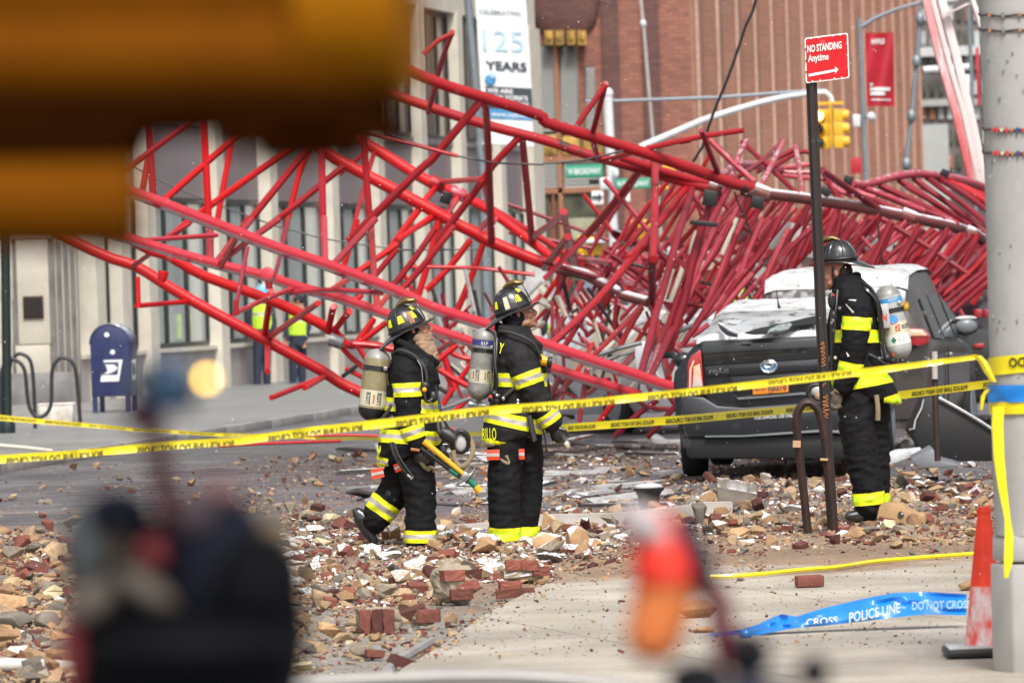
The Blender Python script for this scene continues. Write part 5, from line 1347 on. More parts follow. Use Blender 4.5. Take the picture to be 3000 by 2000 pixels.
# breathing mask hanging in front
mk_ = thing('breathing_mask', 'black breathing mask with tan head strap hanging beside the walking firefighter', 'mask', F1.p(1350, 1360, -.22))
mb = MB(); mb.tube([F1.p(1350 + 24 * math.cos(a), 1290 + 30 * math.sin(a), -.24 + .02 * math.sin(a)) for a in np.linspace(0, 2 * math.pi, 26)], .018, 10); mb.build('face_seal', M['rubber_black'], mk_, sm=True)
mb = MB(); mb.tube([F1.p(1297, 1262, -.24), F1.p(1312, 1270, -.25), F1.p(1335, 1285, -.25)], [.042, .05, .04], 14); mb.tube([F1.p(1306, 1252, -.25), F1.p(1318, 1282, -.25)], .03, 10); mb.build('regulator', M['rubber_black'], mk_, sm=True)
mb = MB(); mb.ball(F1.p(1350, 1292, -.235), (.045, .02, .06), 12); mb.build('visor', M['clear_visor'], mk_, sm=True)
mb = MB(); mb.tube(smooth_path([F1.p(1362, 1268, -.24), F1.p(1382, 1290, -.24), F1.p(1386, 1320, -.25), F1.p(1370, 1352, -.25), F1.p(1350, 1362, -.25), F1.p(1335, 1345, -.24), F1.p(1328, 1315, -.24)], 4), .017, 8, sx=.8); mb.build('head_strap', M['strap_tan'], mk_, sm=True)
mb = MB(); mb.ball(F1.p(1328, 1252, -.27), .012, 8); mb.build('red_button', M['ink_red'], mk_, sm=True)
mb = MB(); mb.tube(smooth_path([F1.p(1285, 1235, -.2), F1.p(1290, 1262, -.22), F1.p(1305, 1275, -.23)], 4), .022, 8); mb.build('hose', M['rubber_black'], mk_, sm=True)

# ---------------------------------------------------------------- firefighter standing (centre)
F2 = Fig('person', 'standing firefighter in faded coat with bare tan face looking up to the right', 38.3, (1510, 1615))
mb = MB(); c = F2.p(1519, 918); Mh, hq = head_shapes(mb, c, 1, R(13))
F2.torso(mb, [(1480, 985, 1560, 990, .12), (1462, 1030, 1585, 1040, .18), (1460, 1150, 1580, 1150, .17), (1455, 1280, 1570, 1280, .16)])
F2.limb(mb, [(1518, 1025, -.15, .055), (1562, 1140, -.19, .045), (1622, 1232, -.18, .032)]); F2.limb(mb, [(1520, 1025, .15, .055), (1560, 1150, .19, .045), (1585, 1230, .16, .032)])
F2.limb(mb, [(1480, 1290, -.1, .085), (1478, 1450, -.1, .06), (1478, 1600, -.1, .045)]); F2.limb(mb, [(1538, 1290, .1, .085), (1540, 1450, .1, .06), (1530, 1600, .1, .045)])
add('body', fuse(mb, .007, 1), M['skin_tan'], F2.root); eyes(hq, F2.root)
mb = MB(); mb.ball(hq(-.035, 0, -.02), (.090, .093, .080), 14, Mh); mb.ball(hq(-.045, 0, -.06), (.080, .090, .045), 14, Mh)
add('ear_flap', fuse(mb, .009, 2, (.004, (18, 18, 30), 5)), M['coat_black'], F2.root)
helmet(F2.p(1503, 909), 1, R(18), F2.root, [(-math.pi * .34, .28, .62, .20, .13), (-math.pi * .80, .28, .62, .16, .11), (-math.pi * .18, .72, .98, .2, .2)], chock=(-math.pi * .57, 'label_pale'))
mb = MB(); F2.torso(mb, [(1466, 948, 1548, 960, .105), (1460, 970, 1568, 990, .15), (1456, 996, 1580, 1012, .205), (1452, 1030, 1590, 1040, .222), (1450, 1080, 1598, 1085, .222), (1446, 1130, 1600, 1130, .215), (1438, 1175, 1598, 1170, .21), (1424, 1220, 1600, 1205, .215), (1414, 1262, 1602, 1235, .222), (1412, 1308, 1596, 1262, .21)])
mb.tube([F2.p(1463, 955, .07), F2.p(1460, 958, 0), F2.p(1468, 962, -.1), F2.p(1515, 975, -.14), F2.p(1560, 1000, -.12), F2.p(1582, 1018, -.05)], .026, 8)
j2 = fuse(mb, .010, 2, (.012, (7, 7, 11), 11)); add('jacket', j2, M['coat_faded'], F2.root)
mb = MB(); F2.limb(mb, [(1508, 1018, -.10, .088), (1524, 1055, -.18, .103), (1543, 1105, -.205, .098), (1562, 1150, -.205, .086), (1588, 1195, -.20, .077), (1616, 1234, -.19, .070)])
s2 = fuse(mb, .009, 2, (.010, (9, 9, 17), 12)); add('sleeve', s2, M['coat_faded'], F2.root)
mb = MB(); F2.limb(mb, [(1530, 1020, .10, .085), (1560, 1070, .18, .09), (1580, 1140, .21, .08), (1590, 1210, .19, .07)]); add('sleeve', fuse(mb, .011, 2), M['coat_faded'], F2.root)
band(s2, F2.p(1543, 1090, -.205), F2.p(1570, 1165, -.205), cuts(-.005), C3(), F2.root)
band(s2, F2.p(1588, 1195, -.2), F2.p(1616, 1236, -.19), [.035, .06, .085, .112], C3(), F2.root)
band(j2, F2.p(1450, 1092), F2.p(1450, 1200), cuts(.0), C3(), F2.root)
band(j2, F2.p(1500, 1198), F2.p(1478, 1300), cuts(.03), C3(), F2.root)
band(j2, F2.p(1412, 1282), F2.p(1405, 1330), [.0, .023, .046, .07], C3(), F2.root, keep=lambda c: proj(c)[0] < 1492)
lettering('RILLO', .085, lambda x, y: F2.p(1414, 1286, -.205 ) + Vector((x * .95, -.02 - .06 * min(1, x / .12), y)), M['trim_yellow'], F2.root, width=.098, bold=.01)
lettering('Y', .075, lambda x, y: F2.p(1457, 1034, -.15) + Vector((x * .7 + y * .3, -.03, y)), M['trim_yellow'], F2.root, width=.05, bold=.01)
for i, st in enumerate(([(1486, 1262, -.06, .135), (1480, 1345, -.09, .116), (1477, 1450, -.10, .106), (1478, 1540, -.10, .103), (1479, 1600, -.10, .102)], [(1530, 1262, .06, .13), (1541, 1345, .09, .113), (1543, 1450, .10, .104), (1533, 1540, .10, .099), (1528, 1600, .10, .096)])):
    mb = MB(); F2.limb(mb, st); lm = fuse(mb, .010, 2, (.014, (7, 7, 15), 21 + i)); add('trouser_leg', lm, M['coat_black'], F2.root)
    band(lm, F2.p(1480, 1543, 0), F2.p(1480, 1620, 0), [0, .028, .056, .086], CL(), F2.root)
mb = MB(); F2.limb(mb, [(1480, 1600, -.1, .065), (1486, 1616, -.1, .055), (1520, 1624, -.11, .045), (1545, 1628, -.12, .034)]); add('boot', fuse(mb, .009, 2), M['leather_black'], F2.root)
mb = MB(); F2.limb(mb, [(1528, 1600, .1, .062), (1536, 1612, .1, .055), (1562, 1618, .1, .045), (1584, 1620, .1, .034)]); add('boot', fuse(mb, .009, 2), M['leather_black'], F2.root)
hand(F2.p(1624, 1240, -.19), Vector((.12, 0, -1)), Vector((1, -.5, .1)), .85, M['leather_black'], F2.root, 1.0, stripe=M['trim_yellow'])
hand(F2.p(1592, 1216, .19), Vector((.2, 0, -1)), Vector((1, -.5, 0)), .8, M['leather_black'], F2.root, 1.0)
straps(F2, [('harness_strap', 'strap_grey', .011, [(1462, 970, -.10), (1490, 972, -.20), (1530, 985, -.225), (1565, 1008, -.21), (1584, 1050, -.16)]),
            ('harness_strap', 'leather_black', .013, [(1455, 990, -.13), (1452, 1060, -.19), (1450, 1140, -.19)]),
            ('air_hose', 'rubber_black', .012, [(1452, 1150, -.19), (1456, 1110, -.21), (1450, 1060, -.2), (1448, 1000, -.16)]),
            ('waist_strap', 'strap_grey', .012, [(1470, 1166, -.22), (1500, 1140, -.235), (1520, 1120, -.23)]),
            ('tool_strap', 'leather_black', .022, [(1550, 1215, -.235), (1556, 1250, -.245), (1566, 1288, -.245)]),
            ('tool_strap', 'strap_grey', .006, [(1548, 1215, -.262), (1554, 1250, -.27), (1564, 1290, -.27)]),
            ('tether', 'rubber_black', .006, [(1590, 1255, -.2), (1598, 1290, -.2), (1600, 1318, -.2)]),
            ('leg_strap', 'strap_tan', .013, [(1468, 1342, -.2), (1482, 1352, -.21), (1490, 1352, -.2), (1482, 1330, -.2)])])
mb = MB(); 
for (u, v, r_) in ((1448, 1152, .030), (1440, 1168, .024), (1455, 1172, .028), (1462, 1158, .02)): mb.ball(F2.p(u, v, -.21), r_, 10)
mb.build('regulator', M['rubber_black'], F2.root, sm=True)
for (u, v, mk) in ((1475, 1165, 'steel'), (1437, 1160, 'ink_red'), (1456, 1156, 'steel'), (1517, 1171, 'steel'), (1517, 1180, 'steel')): MB().ball(F2.p(u, v, -.245), (.014, .010, .014), 10).build('gauge', M[mk], F2.root, sm=True)
lt = thing('hand_lamp', 'yellow and black lamp clipped on the chest of the standing firefighter', 'lamp', F2.p(1600, 1060, -.1))
mb = MB(); a = F2.p(1583, 1054, -.12); b_ = F2.p(1604, 1058, -.13); mb.tube([a, b_], [.036, .030], 14); mb.ball(a, (.03, .03, .045), 10); mb.build('lamp_body', M['handle_yellow'], lt, sm=True)
mb = MB(); mb.tube([b_, F2.p(1617, 1060, -.13)], [.034, .038], 14); mb.build('lamp_head', M['rubber_black'], lt, bevel=.003)
mb = MB(); mb.box(F2.p(1606, 1078, -.12), (.03, .03, .06)); mb.build('clip', M['rubber_black'], lt, bevel=.004)
for (u, v, w_, h) in ((1445, 1329, 38, 30), (1528, 1327, 17, 30)):
    c = F2.p(u, v, -.225); MB().box(c, (w_ * F2.k, .012, h * F2.k)).build('orange_tag', M['orange_tag'], F2.root, bevel=.003); MB().box(c + Vector((0, -.008, 0)), (w_ * F2.k * .95, .004, h * F2.k * .3)).build('tag_stripe', M['trim_silver'], F2.root)
t2, cyl2, L2_ = air_tank('worn grey air tank with blue label band on the standing firefighter', F2.p(1422, 960, -.02), F2.p(1401, 1172, -.02), .079, M['tank_grey'], 1,
    bands=((.165, .245, 'label_navy', 1.012), (.28, .335, 'leather_black', 1.07), (.575, .76, 'label_pale', 1.01)),
    texts=(('SCOTT', .58, -.035, .026, .078, 'ink_dark'), ('SCOTT', .585, .045, .026, .078, 'ink_dark'), ('AIR-PAK', .60, -.055, .010, .055, 'ink_red'), ('AIR-PAK', .60, .028, .010, .055, 'ink_red')))
lettering('517', .022, lambda x, y: cyl2(-.018 + x, .19 * L2_ + .022 - y, 1.025), M['label_white'], t2, width=.045)

# ---------------------------------------------------------------- firefighter at the sign post (right), facing left
F3 = Fig('person', 'bare faced firefighter facing left behind the sign post wearing a white air tank', 39.5, (2540, 1500))
mb = MB(); c = F3.p(2452, 797); Mh, hq = head_shapes(mb, c, -1, R(-3), yaw=R(-14))
F3.torso(mb, [(2445, 850, 2520, 845, .12), (2450, 890, 2550, 880, .18), (2448, 1000, 2560, 1000, .17), (2455, 1130, 2575, 1130, .16)])
F3.limb(mb, [(2515, 880, -.15, .055), (2500, 1000, -.19, .045), (2464, 1125, -.18, .032)]); F3.limb(mb, [(2490, 880, .15, .055), (2460, 1000, .19, .045), (2425, 1100, .1, .032)])
F3.limb(mb, [(2505, 1160, -.1, .085), (2520, 1330, -.1, .06), (2542, 1490, -.1, .045)]); F3.limb(mb, [(2560, 1160, .1, .085), (2568, 1330, .1, .06), (2575, 1490, .1, .045)])
add('body', fuse(mb, .007, 1), M['skin'], F3.root); eyes(hq, F3.root)
mb = MB(); mb.ball(hq(-.055, 0, .0), (.058, .078, .075), 12, Mh); mb.ball(hq(-.065, 0, -.05), (.045, .06, .05), 12, Mh); add('hair', fuse(mb, .009, 1), M['hair_dark'], F3.root)
helmet(F3.p(2458, 762), -1, R(-2), F3.root, [], yaw=R(-14), hz=.135)
mb = MB(); mb.tube(smooth_path([hq(.01, .088, .04), hq(.015, .086, -.02), hq(.02, .07, -.09), hq(.055, .03, -.118)], 4), .007, 8); mb.build('chin_strap', M['rubber_black'], F3.root, sm=True)
mb = MB(); F3.torso(mb, [(2440, 818, 2512, 800, .10), (2440, 842, 2532, 826, .15), (2440, 872, 2552, 852, .205), (2440, 925, 2567, 910, .222), (2440, 990, 2573, 985, .22), (2436, 1050, 2580, 1050, .212), (2434, 1100, 2600, 1100, .215), (2446, 1135, 2624, 1140, .21), (2500, 1160, 2638, 1180, .17)])
mb.tube([F3.p(2505, 806, .06), F3.p(2512, 808, 0), F3.p(2500, 818, -.09), F3.p(2465, 840, -.13), F3.p(2446, 862, -.10)], .028, 8)
j3 = fuse(mb, .010, 2, (.013, (7, 7, 11), 31)); add('jacket', j3, M['coat_black'], F3.root)
mb = MB(); F3.limb(mb, [(2520, 868, -.10, .088), (2508, 910, -.18, .100), (2502, 965, -.205, .094), (2498, 1025, -.205, .086), (2486, 1080, -.20, .080), (2466, 1128, -.19, .070)])
s3 = fuse(mb, .009, 2, (.011, (9, 9, 17), 32)); add('sleeve', s3, M['coat_black'], F3.root)
mb = MB(); F3.limb(mb, [(2490, 870, .10, .085), (2470, 920, .18, .09), (2450, 1000, .21, .08), (2436, 1060, .18, .07), (2424, 1110, .1, .062)]); add('sleeve', fuse(mb, .011, 2), M['coat_black'], F3.root)
band(s3, F3.p(2504, 928, -.2), F3.p(2500, 1000, -.2), cuts(0), CL(), F3.root); band(s3, F3.p(2494, 1062, -.2), F3.p(2482, 1130, -.2), cuts(.0), CL(), F3.root)
band(j3, F3.p(2505, 965), F3.p(2505, 1060), cuts(.0), CL(), F3.root)
band(j3, F3.p(2530, 1090), F3.p(2545, 1180), cuts(.01), CL(), F3.root)
band(j3, F3.p(2600, 1158), F3.p(2612, 1200), [.0, .03, .06, .08], CL(), F3.root, keep=lambda c: proj(c)[0] > 2588)
for i, st in enumerate(([(2506, 1150, -.06, .135), (2508, 1240, -.09, .122), (2522, 1340, -.10, .114), (2538, 1420, -.10, .104), (2545, 1482, -.10, .102)], [(2556, 1150, .06, .13), (2562, 1240, .09, .112), (2566, 1340, .10, .104), (2570, 1420, .10, .092), (2572, 1478, .10, .086)])):
    mb = MB(); F3.limb(mb, st); lm = fuse(mb, .010, 2, (.014, (7, 7, 15), 41 + i)); add('trouser_leg', lm, M['coat_black'], F3.root)
    band(lm, F3.p(2540, 1440 + 12 * i, 0), F3.p(2546, 1500, 0), [0, .028, .056, .086], CL(), F3.root)
mb = MB(); F3.limb(mb, [(2545, 1480, -.1, .065), (2536, 1500, -.1, .055), (2505, 1508, -.11, .045), (2484, 1510, -.12, .034)]); add('boot', fuse(mb, .009, 2), M['leather_black'], F3.root)
mb = MB(); F3.limb(mb, [(2572, 1480, .1, .062), (2566, 1494, .1, .055), (2540, 1500, .1, .045), (2520, 1502, .1, .034)]); add('boot', fuse(mb, .009, 2), M['leather_black'], F3.root)
hand(F3.p(2452, 1140, -.2), Vector((-.35, 0, -1)), Vector((-1, -.3, .1)), 1.0, dm('glove_tan', (0.16, 0.12, 0.08), .8, 0, (0.06, 0.05, 0.04), vs_=15), F3.root, 1.1)
hand(F3.p(2422, 1115, .08), Vector((-.4, 0, -1)), Vector((-1, -.3, .1)), 1.0, M['glove_tan'], F3.root, 1.05)
straps(F3, [('harness_strap', 'leather_black', .013, [(2525, 838, -.14), (2535, 850, -.19), (2560, 880, -.19), (2572, 930, -.15), (2576, 1000, -.12)]),
            ('air_hose', 'rubber_black', .011, [(2512, 822, -.1), (2545, 842, -.16), (2566, 880, -.17), (2580, 930, -.14), (2582, 1010, -.15), (2590, 1050, -.15)]),
            ('air_hose', 'rubber_black', .012, [(2450, 850, -.15), (2444, 900, -.2), (2436, 980, -.22), (2430, 1060, -.2)]),
            ('waist_strap', 'strap_grey', .010, [(2540, 1036, -.22), (2560, 1046, -.23), (2580, 1060, -.2), (2596, 1066, -.15)]),
            ('suspender', 'strap_tan', .018, [(2562, 1155, -.2), (2566, 1195, -.21), (2566, 1228, -.2)]),
            ('spare_strap', 'rubber_black', .008, [(2432, 905, -.24), (2428, 960, -.25), (2430, 1040, -.25), (2427, 1095, -.24)])])
for (u, v, mk, r_) in ((2454, 902, 'steel', .014), (2434, 938, 'steel', .014), (2430, 945, 'steel', .012), (2569, 1048, 'steel', .013), (2441, 1046, 'tube_cream', .013), (2470, 1218, 'steel', .009), (2503, 1221, 'steel', .009), (2436, 865, 'ink_red', .010)): MB().ball(F3.p(u, v, -.25 if v < 1100 else -.21), r_, 8).build('fitting', M[mk], F3.root, sm=True)
mb = MB(); mb.ball(F3.p(2432, 880, -.22), (.03, .02, .06), 10); mb.ball(F3.p(2436, 925, -.23), (.028, .02, .04), 10); mb.build('radio_microphone', M['rubber_black'], F3.root, sm=True)
for (a, b_) in (((2470, 890), (2492, 915)), ((2478, 878), (2500, 880)), ((2472, 1030), (2478, 1042))):
    mb = MB(); mb.tube([F3.p(*a, -.305), F3.p(*b_, -.308)], [.003, .009], 6); mb.build('dust_mark', M['trim_silver'], F3.root)
t3, cyl3, L3 = air_tank('white air tank with blue band and red logo on the right firefighter', F3.p(2594, 836, -.03), F3.p(2640, 1052, -.03), .092, M['tank_white'], -1,
    bands=((.17, .235, 'ink_blue', 1.012), (.31, .37, 'leather_black', 1.06), (.50, .66, 'label_pale', 1.01), (.66, .80, 'label_white', 1.01), (0, .14, 'tank_grey', 1.006)),
    texts=())
lettering('SCOTT', .020, lambda x, y: cyl3(-.01 + x, .215 * L3 - y, 1.03), M['label_white'], t3, width=.07)
lettering('SCOTT', .028, lambda x, y: cyl3(.045 + x, .60 * L3 - y, 1.03), M['ink_dark'], t3, width=.085, bold=.03)
mb = MB()
for pts in (((.0, .02), (.035, .028), (.033, .018), (.008, .012)), ((.0, .02), (.008, .012), (.006, .002), (-.004, .004)), ((-.004, .004), (.03, .008), (.028, .000), (-.006, -.004)), ((.03, .008), (.022, .008), (.020, -.014), (.028, -.012)), ((-.006, -.008), (.028, -.012), (.026, -.022), (-.008, -.016))): mb.quad(*[cyl3(x + .0, .585 * L3 - z, 1.03) for x, z in pts])
mb.build('red_logo', M['ink_red'], t3)
mb = MB(); mb.v = [tuple(cyl3(-.005 + .032 * math.cos(a), .455 * L3 + .030 * math.sin(a), 1.03)) for a in np.linspace(0, 2 * math.pi, 19)[:-1]]; mb.f = [tuple(range(18))]; mb.mi = [0]; mb.build('round_sticker', M['ink_blue'], t3)
mb = MB(); mb.v = [tuple(cyl3(-.005 + .034 * math.cos(a), .46 * L3 + .034 * math.sin(a), 1.025)) for a in np.linspace(0, math.pi, 12)]; mb.f = [tuple(range(12))]; mb.mi = [0]; mb.build('sticker_rim', M['ink_red'], t3)
mb = MB(); mb.quad(*[cyl3(x, .73 * L3 + z, 1.03) for x, z in ((-.05, 0), (-.03, -.022), (-.01, 0), (-.03, .022))]); mb.build('green_diamond', M['tape_green'], t3)
for k in range(4): mb = MB(); mb.quad(*[cyl3(x, (.68 + .022 * k) * L3 + z, 1.03) for x, z in ((.0, 0), (.065 - .008 * k, 0), (.065 - .008 * k, .003), (.0, .003))]); mb.build('small_print', M['ink_dark'], t3)
c = F3.p(2590, 925, -.13); MB().box(c, (.055, .03, .17), Matrix.Rotation(R(-4), 3, 'Y')).build('alarm_box', M['tank_white'], t3, bevel=.005)
lettering('H', .05, lambda x, y: F3.p(2582, 940, -.15) + Vector((x, 0, y)), M['ink_red'], t3, width=.03, bold=.03)
mb = MB(); mb.ball(F3.p(2652, 900, -.08), (.02, .02, .028), 10); mb.tube([F3.p(2640, 895, -.05), F3.p(2656, 892, -.08)], [.012, .022], 10); mb.build('yellow_valve', dm('mustard', (0.45, 0.25, 0.02), .5), t3, sm=True)
mb = MB(); 
for (u, v, r_) in ((2595, 1048, .034), (2612, 1056, .03), (2640, 1058, .028), (2580, 1050, .022)): mb.ball(F3.p(u, v, -.14), r_, 10)
mb.build('pressure_regulator', M['rubber_black'], t3, sm=True)
mb = MB(); mb.tube([F3.p(2610, 1030, -.18), F3.p(2613, 1042, -.18)], .008, 8); mb.build('red_pin', M['ink_red'], t3, sm=True)
mb2 = thing('breathing_mask', 'black and tan breathing mask held low beside the sign post', 'mask', F3.p(2400, 1185, -.25))
mb = MB(); mb.tube([F3.p(2392 + 30 * math.cos(a) + 8 * math.sin(a), 1152 + 27 * math.sin(a), -.26) for a in np.linspace(0, 2 * math.pi, 24)], .017, 10); mb.build('face_seal', M['rubber_black'], mb2, sm=True)
mb = MB(); mb.ball(F3.p(2390, 1142, -.25), (.05, .03, .045), 12); mb.build('visor', M['clear_visor'], mb2, sm=True)
mb = MB(); mb.ball(F3.p(2394, 1158, -.27), (.035, .025, .03), 10); mb.build('nose_cup', M['hood_tan'], mb2, sm=True)

# ---------------------------------------------------------------- small background workers
def worker(label, Y, u, v0, v1, fwd, vest, helm=True, lean=0.0, legs=.45, coat='navy_cloth', grp=None):
    F = Fig('person', label, Y, (u, v1), grp); H = v1 - v0; q = lambda a, b_, dy=0: (u + a * H, v0 + b_ * H, dy)
    mb = MB(); hc = F.p(*q(.0 + lean, .075)); head_shapes(mb, hc, fwd, R(-10))
    F.torso(mb, [(*q(-.05 + lean, .15)[:2], *q(.05 + lean, .15)[:2], .1), (*q(-.07, .3)[:2], *q(.07, .3)[:2], .14), (*q(-.06, .5)[:2], *q(.06, .5)[:2], .13)])
    for sy in (-1, 1):
        F.limb(mb, [(*q(sy * .03, .5)[:2], sy * .05, .08), (*q(sy * .035, .72)[:2], sy * .06, .055), (*q(sy * .04, .96)[:2], sy * .06, .04)])
        F.limb(mb, [(*q(sy * .08, .2)[:2], 0, .05), (*q(sy * .10, .36)[:2], -.03, .04), (*q(sy * .085 + fwd * .03, .49)[:2], -.08, .033)])
    add('body', fuse(mb, .014, 1), M['skin'], F.root)
    mb = MB(); F.torso(mb, [(*q(-.045 + lean, .14)[:2], *q(.045 + lean, .14)[:2], .10), (*q(-.09, .18)[:2], *q(.09, .18)[:2], .15), (*q(-.095, .3)[:2], *q(.095, .3)[:2], .17), (*q(-.085, .42)[:2], *q(.085, .42)[:2], .16), (*q(-.09, .53)[:2], *q(.09, .53)[:2], .16)])
    for sy in (-1, 1): F.limb(mb, [(*q(sy * .085, .20)[:2], -.02, .068), (*q(sy * .108, .34)[:2], -.04, .06), (*q(sy * .095 + fwd * .02, .46)[:2], -.08, .05)])
    jm = fuse(mb, .014, 2, (.006, (9, 9, 12), 3)); add('jacket', jm, M[coat], F.root)
    if vest: band(jm, F.p(*q(0, .17)), F.p(*q(0, .6)), [0, .14, .19, .42], [M['hivis'], M['trim_silver'], M['hivis']], F.root, 'safety_vest', .012, keep=lambda c: abs(proj(c)[0] - u) < .088 * H)
    for sy in (-1, 1):
        mb = MB(); F.limb(mb, [(*q(sy * .035, .52)[:2], sy * .05, .10), (*q(sy * .042, .72)[:2], sy * .06, .08), (*q(sy * .045, .95)[:2], sy * .06, .065)]); add('trouser_leg', fuse(mb, .014, 2, (.006, (9, 9, 12), 4)), M['navy_cloth' if coat != 'navy_dark' else coat], F.root)
        mb = MB(); F.limb(mb, [(*q(sy * .045, .955)[:2], sy * .06, .05), (*q(sy * .045 + fwd * .05, .985)[:2], sy * .06 - .04, .04)]); add('boot', fuse(mb, .012, 1), M['rubber_black'], F.root)
        hp = F.p(*q(sy * .095 + fwd * .03, .475, -.09)); hand(hp, (0, -.1, -1), (fwd, -.3, 0), .7, M['skin'], F.root, .95, 'hand')
    if helm:
        mb = MB(); mb.ball(hc + Vector((0, 0, .06)), (.13, .115, .12), 16); rim = hc + Vector((fwd * .02, 0, .04)); mb.tube([rim, rim + Vector((0, 0, .014))], [.155, .15], 18); mb.build('hard_hat', M[helm], F.root, sm=True)
    else: MB().ball(hc + Vector((-.01 * fwd, 0, .035)), (.105, .085, .10), 12).build('cap', M['navy_dark'], F.root, sm=True)
    return F
worker('utility worker in blue hard hat and yellow vest under the fallen boom, left of two', 99, 768, 840, 1146, 1, True, 'hardhat_blue')
worker('worker in navy jacket with lime vest right of the blue hard hat worker', 99.5, 872, 862, 1146, -1, True, None)
worker('person in dark coat with yellow trim half hidden behind the red tube cluster', 72, 1640, 838, 1225, 1, True, None, coat='navy_dark')
worker('worker in orange vest far behind the sign post', 84, 2345, 700, 1170, -1, False, 'orange_tag', coat='orange_tag')
worker('person in dark clothes and white helmet behind the hatchback roof', 80, 2150, 752, 1190, 1, True, 'white_sign', coat='navy_dark')
# ================================================================== CARS
dm('car_charcoal', (0.011, 0.012, 0.016), .34, .1, (0.018, 0.020, 0.024), vs_=2, coat=.45, chips=(0.16, 0.15, 0.14), chip_s=14, chip_t=.70)
dm('car_brown', (0.042, 0.033, 0.028), .38, .1, (0.065, 0.054, 0.046), vs_=2, coat=.45, snow=.7, snow_t=.55, chips=(0.3, 0.28, 0.26), chip_s=10, chip_t=.66)
dm('car_black', (0.008, 0.008, 0.010), .25, 0, coat=.6); dm('car_white', (0.68, 0.70, 0.72), .35, 0, coat=.6, snow=.5)
dm('car_glass', (0.015, 0.016, 0.017), .05, 0, spec=.9, snow=.5, snow_t=.6); dm('bumper_dark', (0.006, 0.006, 0.007), .6)
dm('tail_red', (0.30, 0.005, 0.008), .12, 0, (0.25, 0.006, 0.01), vs_=8, coat=1.0, emit=(1, .02, .02), es=.05); dm('tail_clear', (0.55, 0.50, 0.48), .1, 0, (0.7, 0.3, 0.1), vs_=12, coat=1)
dm('snow_layer', (0.60, 0.61, 0.63), .6, 0, (0.36, 0.355, 0.35), vs_=3.5, chips=(0.20, 0.18, 0.16), chip_s=10, chip_t=.595, bump=.6, bs=40)
dm('dusty_glass', (0.22, 0.22, 0.215), .45, 0, (0.42, 0.43, 0.44), vs_=3, chips=(0.07, 0.07, 0.07), chip_s=7, chip_t=.56, bump=.4, bs=30); dm('tyre', (0.012, 0.012, 0.012), .8); dm('chrome', (0.6, 0.6, 0.6), .15, .9); dm('plate_orange', (0.75, 0.24, 0.02), .5); dm('wet_grey', (0.16, 0.17, 0.18), .3)
def car_body(root, st, mt, loc, yaw, name='body', snow_rng=None, half=None, sq=0.0):
    Mz = Matrix.Rotation(yaw, 3, 'Z'); L = lambda x, y, z: Vector(loc) + Mz @ Vector((x, y, z))
    def sec(s):
        y, zl, zb, zt, wl, wb, wt, rb = s
        h = [(wl * .92, zl), (wl, zl + .08), (wb * .99, zl + (zb - zl) * .45), (wb, zb - .10), (wb * .985, zb), (wt + (wb - wt) * .30, zb + (zt - zb) * .62), (wt, zt - .045), (wt * .88, zt - .012), (wt * .5, zt + .004), (0, zt + .01)]
        bow = rb
        pts = [(x, y + bow * (abs(x) / max(wb, .01)) ** 3, z) for x, z in h]; pts2 = [(-x, yy, z) for x, yy, z in reversed(pts[:-1])]
        return [L(*p) for p in pts + pts2]
    mb = MB(); rows = [sec(s) for s in st]; mb.grid(rows, True); n = len(rows[0])
    mb.f.append(tuple(range(n))); mb.mi.append(0); e = (len(rows) - 1) * n; mb.f.append(tuple(e + k for k in range(n))); mb.mi.append(0)
    o = mb.build(name, mt, root); smooth(o.data, 32)
    for (y0, y1, kk, smk) in (snow_rng or ()):
        rows = []
        def interp(y):
            for a, b_ in zip(st, st[1:]):
                if a[0] <= y <= b_[0] and b_[0] > a[0]:
                    t = (y - a[0]) / (b_[0] - a[0]); return [a[i] + (b_[i] - a[i]) * t for i in range(8)]
            return st[-1]
        for y in np.linspace(y0, y1, 36):
            s = interp(y); row = []
            for x in np.linspace(-1, 1, 29):
                w_ = s[6] * kk; nzv = noise.noise(Vector((x * 4, y * 3, 2.2))); ed = min(1, (1 - abs(x)) * 5) * min(1, (y - y0) * 12 + .3, (y1 - y) * 8 + .1)
                drop = 0 if abs(x) < .86 else (abs(x) - .86) * .22
                row.append(L(x * w_ + nzv * .01, y + .015 * nzv, s[3] - drop + .006 + (.022 + .02 * nzv + .006 * noise.noise(Vector((x * 22, y * 15, 1)))) * max(.25, ed)))
            rows.append(row)
        mb = MB(); mb.grid(rows); mb.build('snow_layer' if smk == 'snow_layer' else 'dusty_glass', M[smk], root, sm=True)
    return L
def wheel(root, L, x, y, r_=.32, w_=.2):
    ax0 = L(x - w_ / 2, y, r_); ax1 = L(x + w_ / 2, y, r_); d = (ax1 - ax0).normalized()
    mb = MB(); mb.tube([ax0, ax0 + d * .03, ax1 - d * .03, ax1], [r_ * .93, r_, r_, r_ * .93], 24); w = mb.build('wheel', M['tyre'], root, sm=True)
    e = ax0 if x < 0 else ax1; dd = -d if x < 0 else d; mb = MB(); mb.tube([e - dd * .01, e + dd * .008], [r_ * .62, r_ * .58], 20); mb.build('rim', M['grey_metal'], w, sm=True)
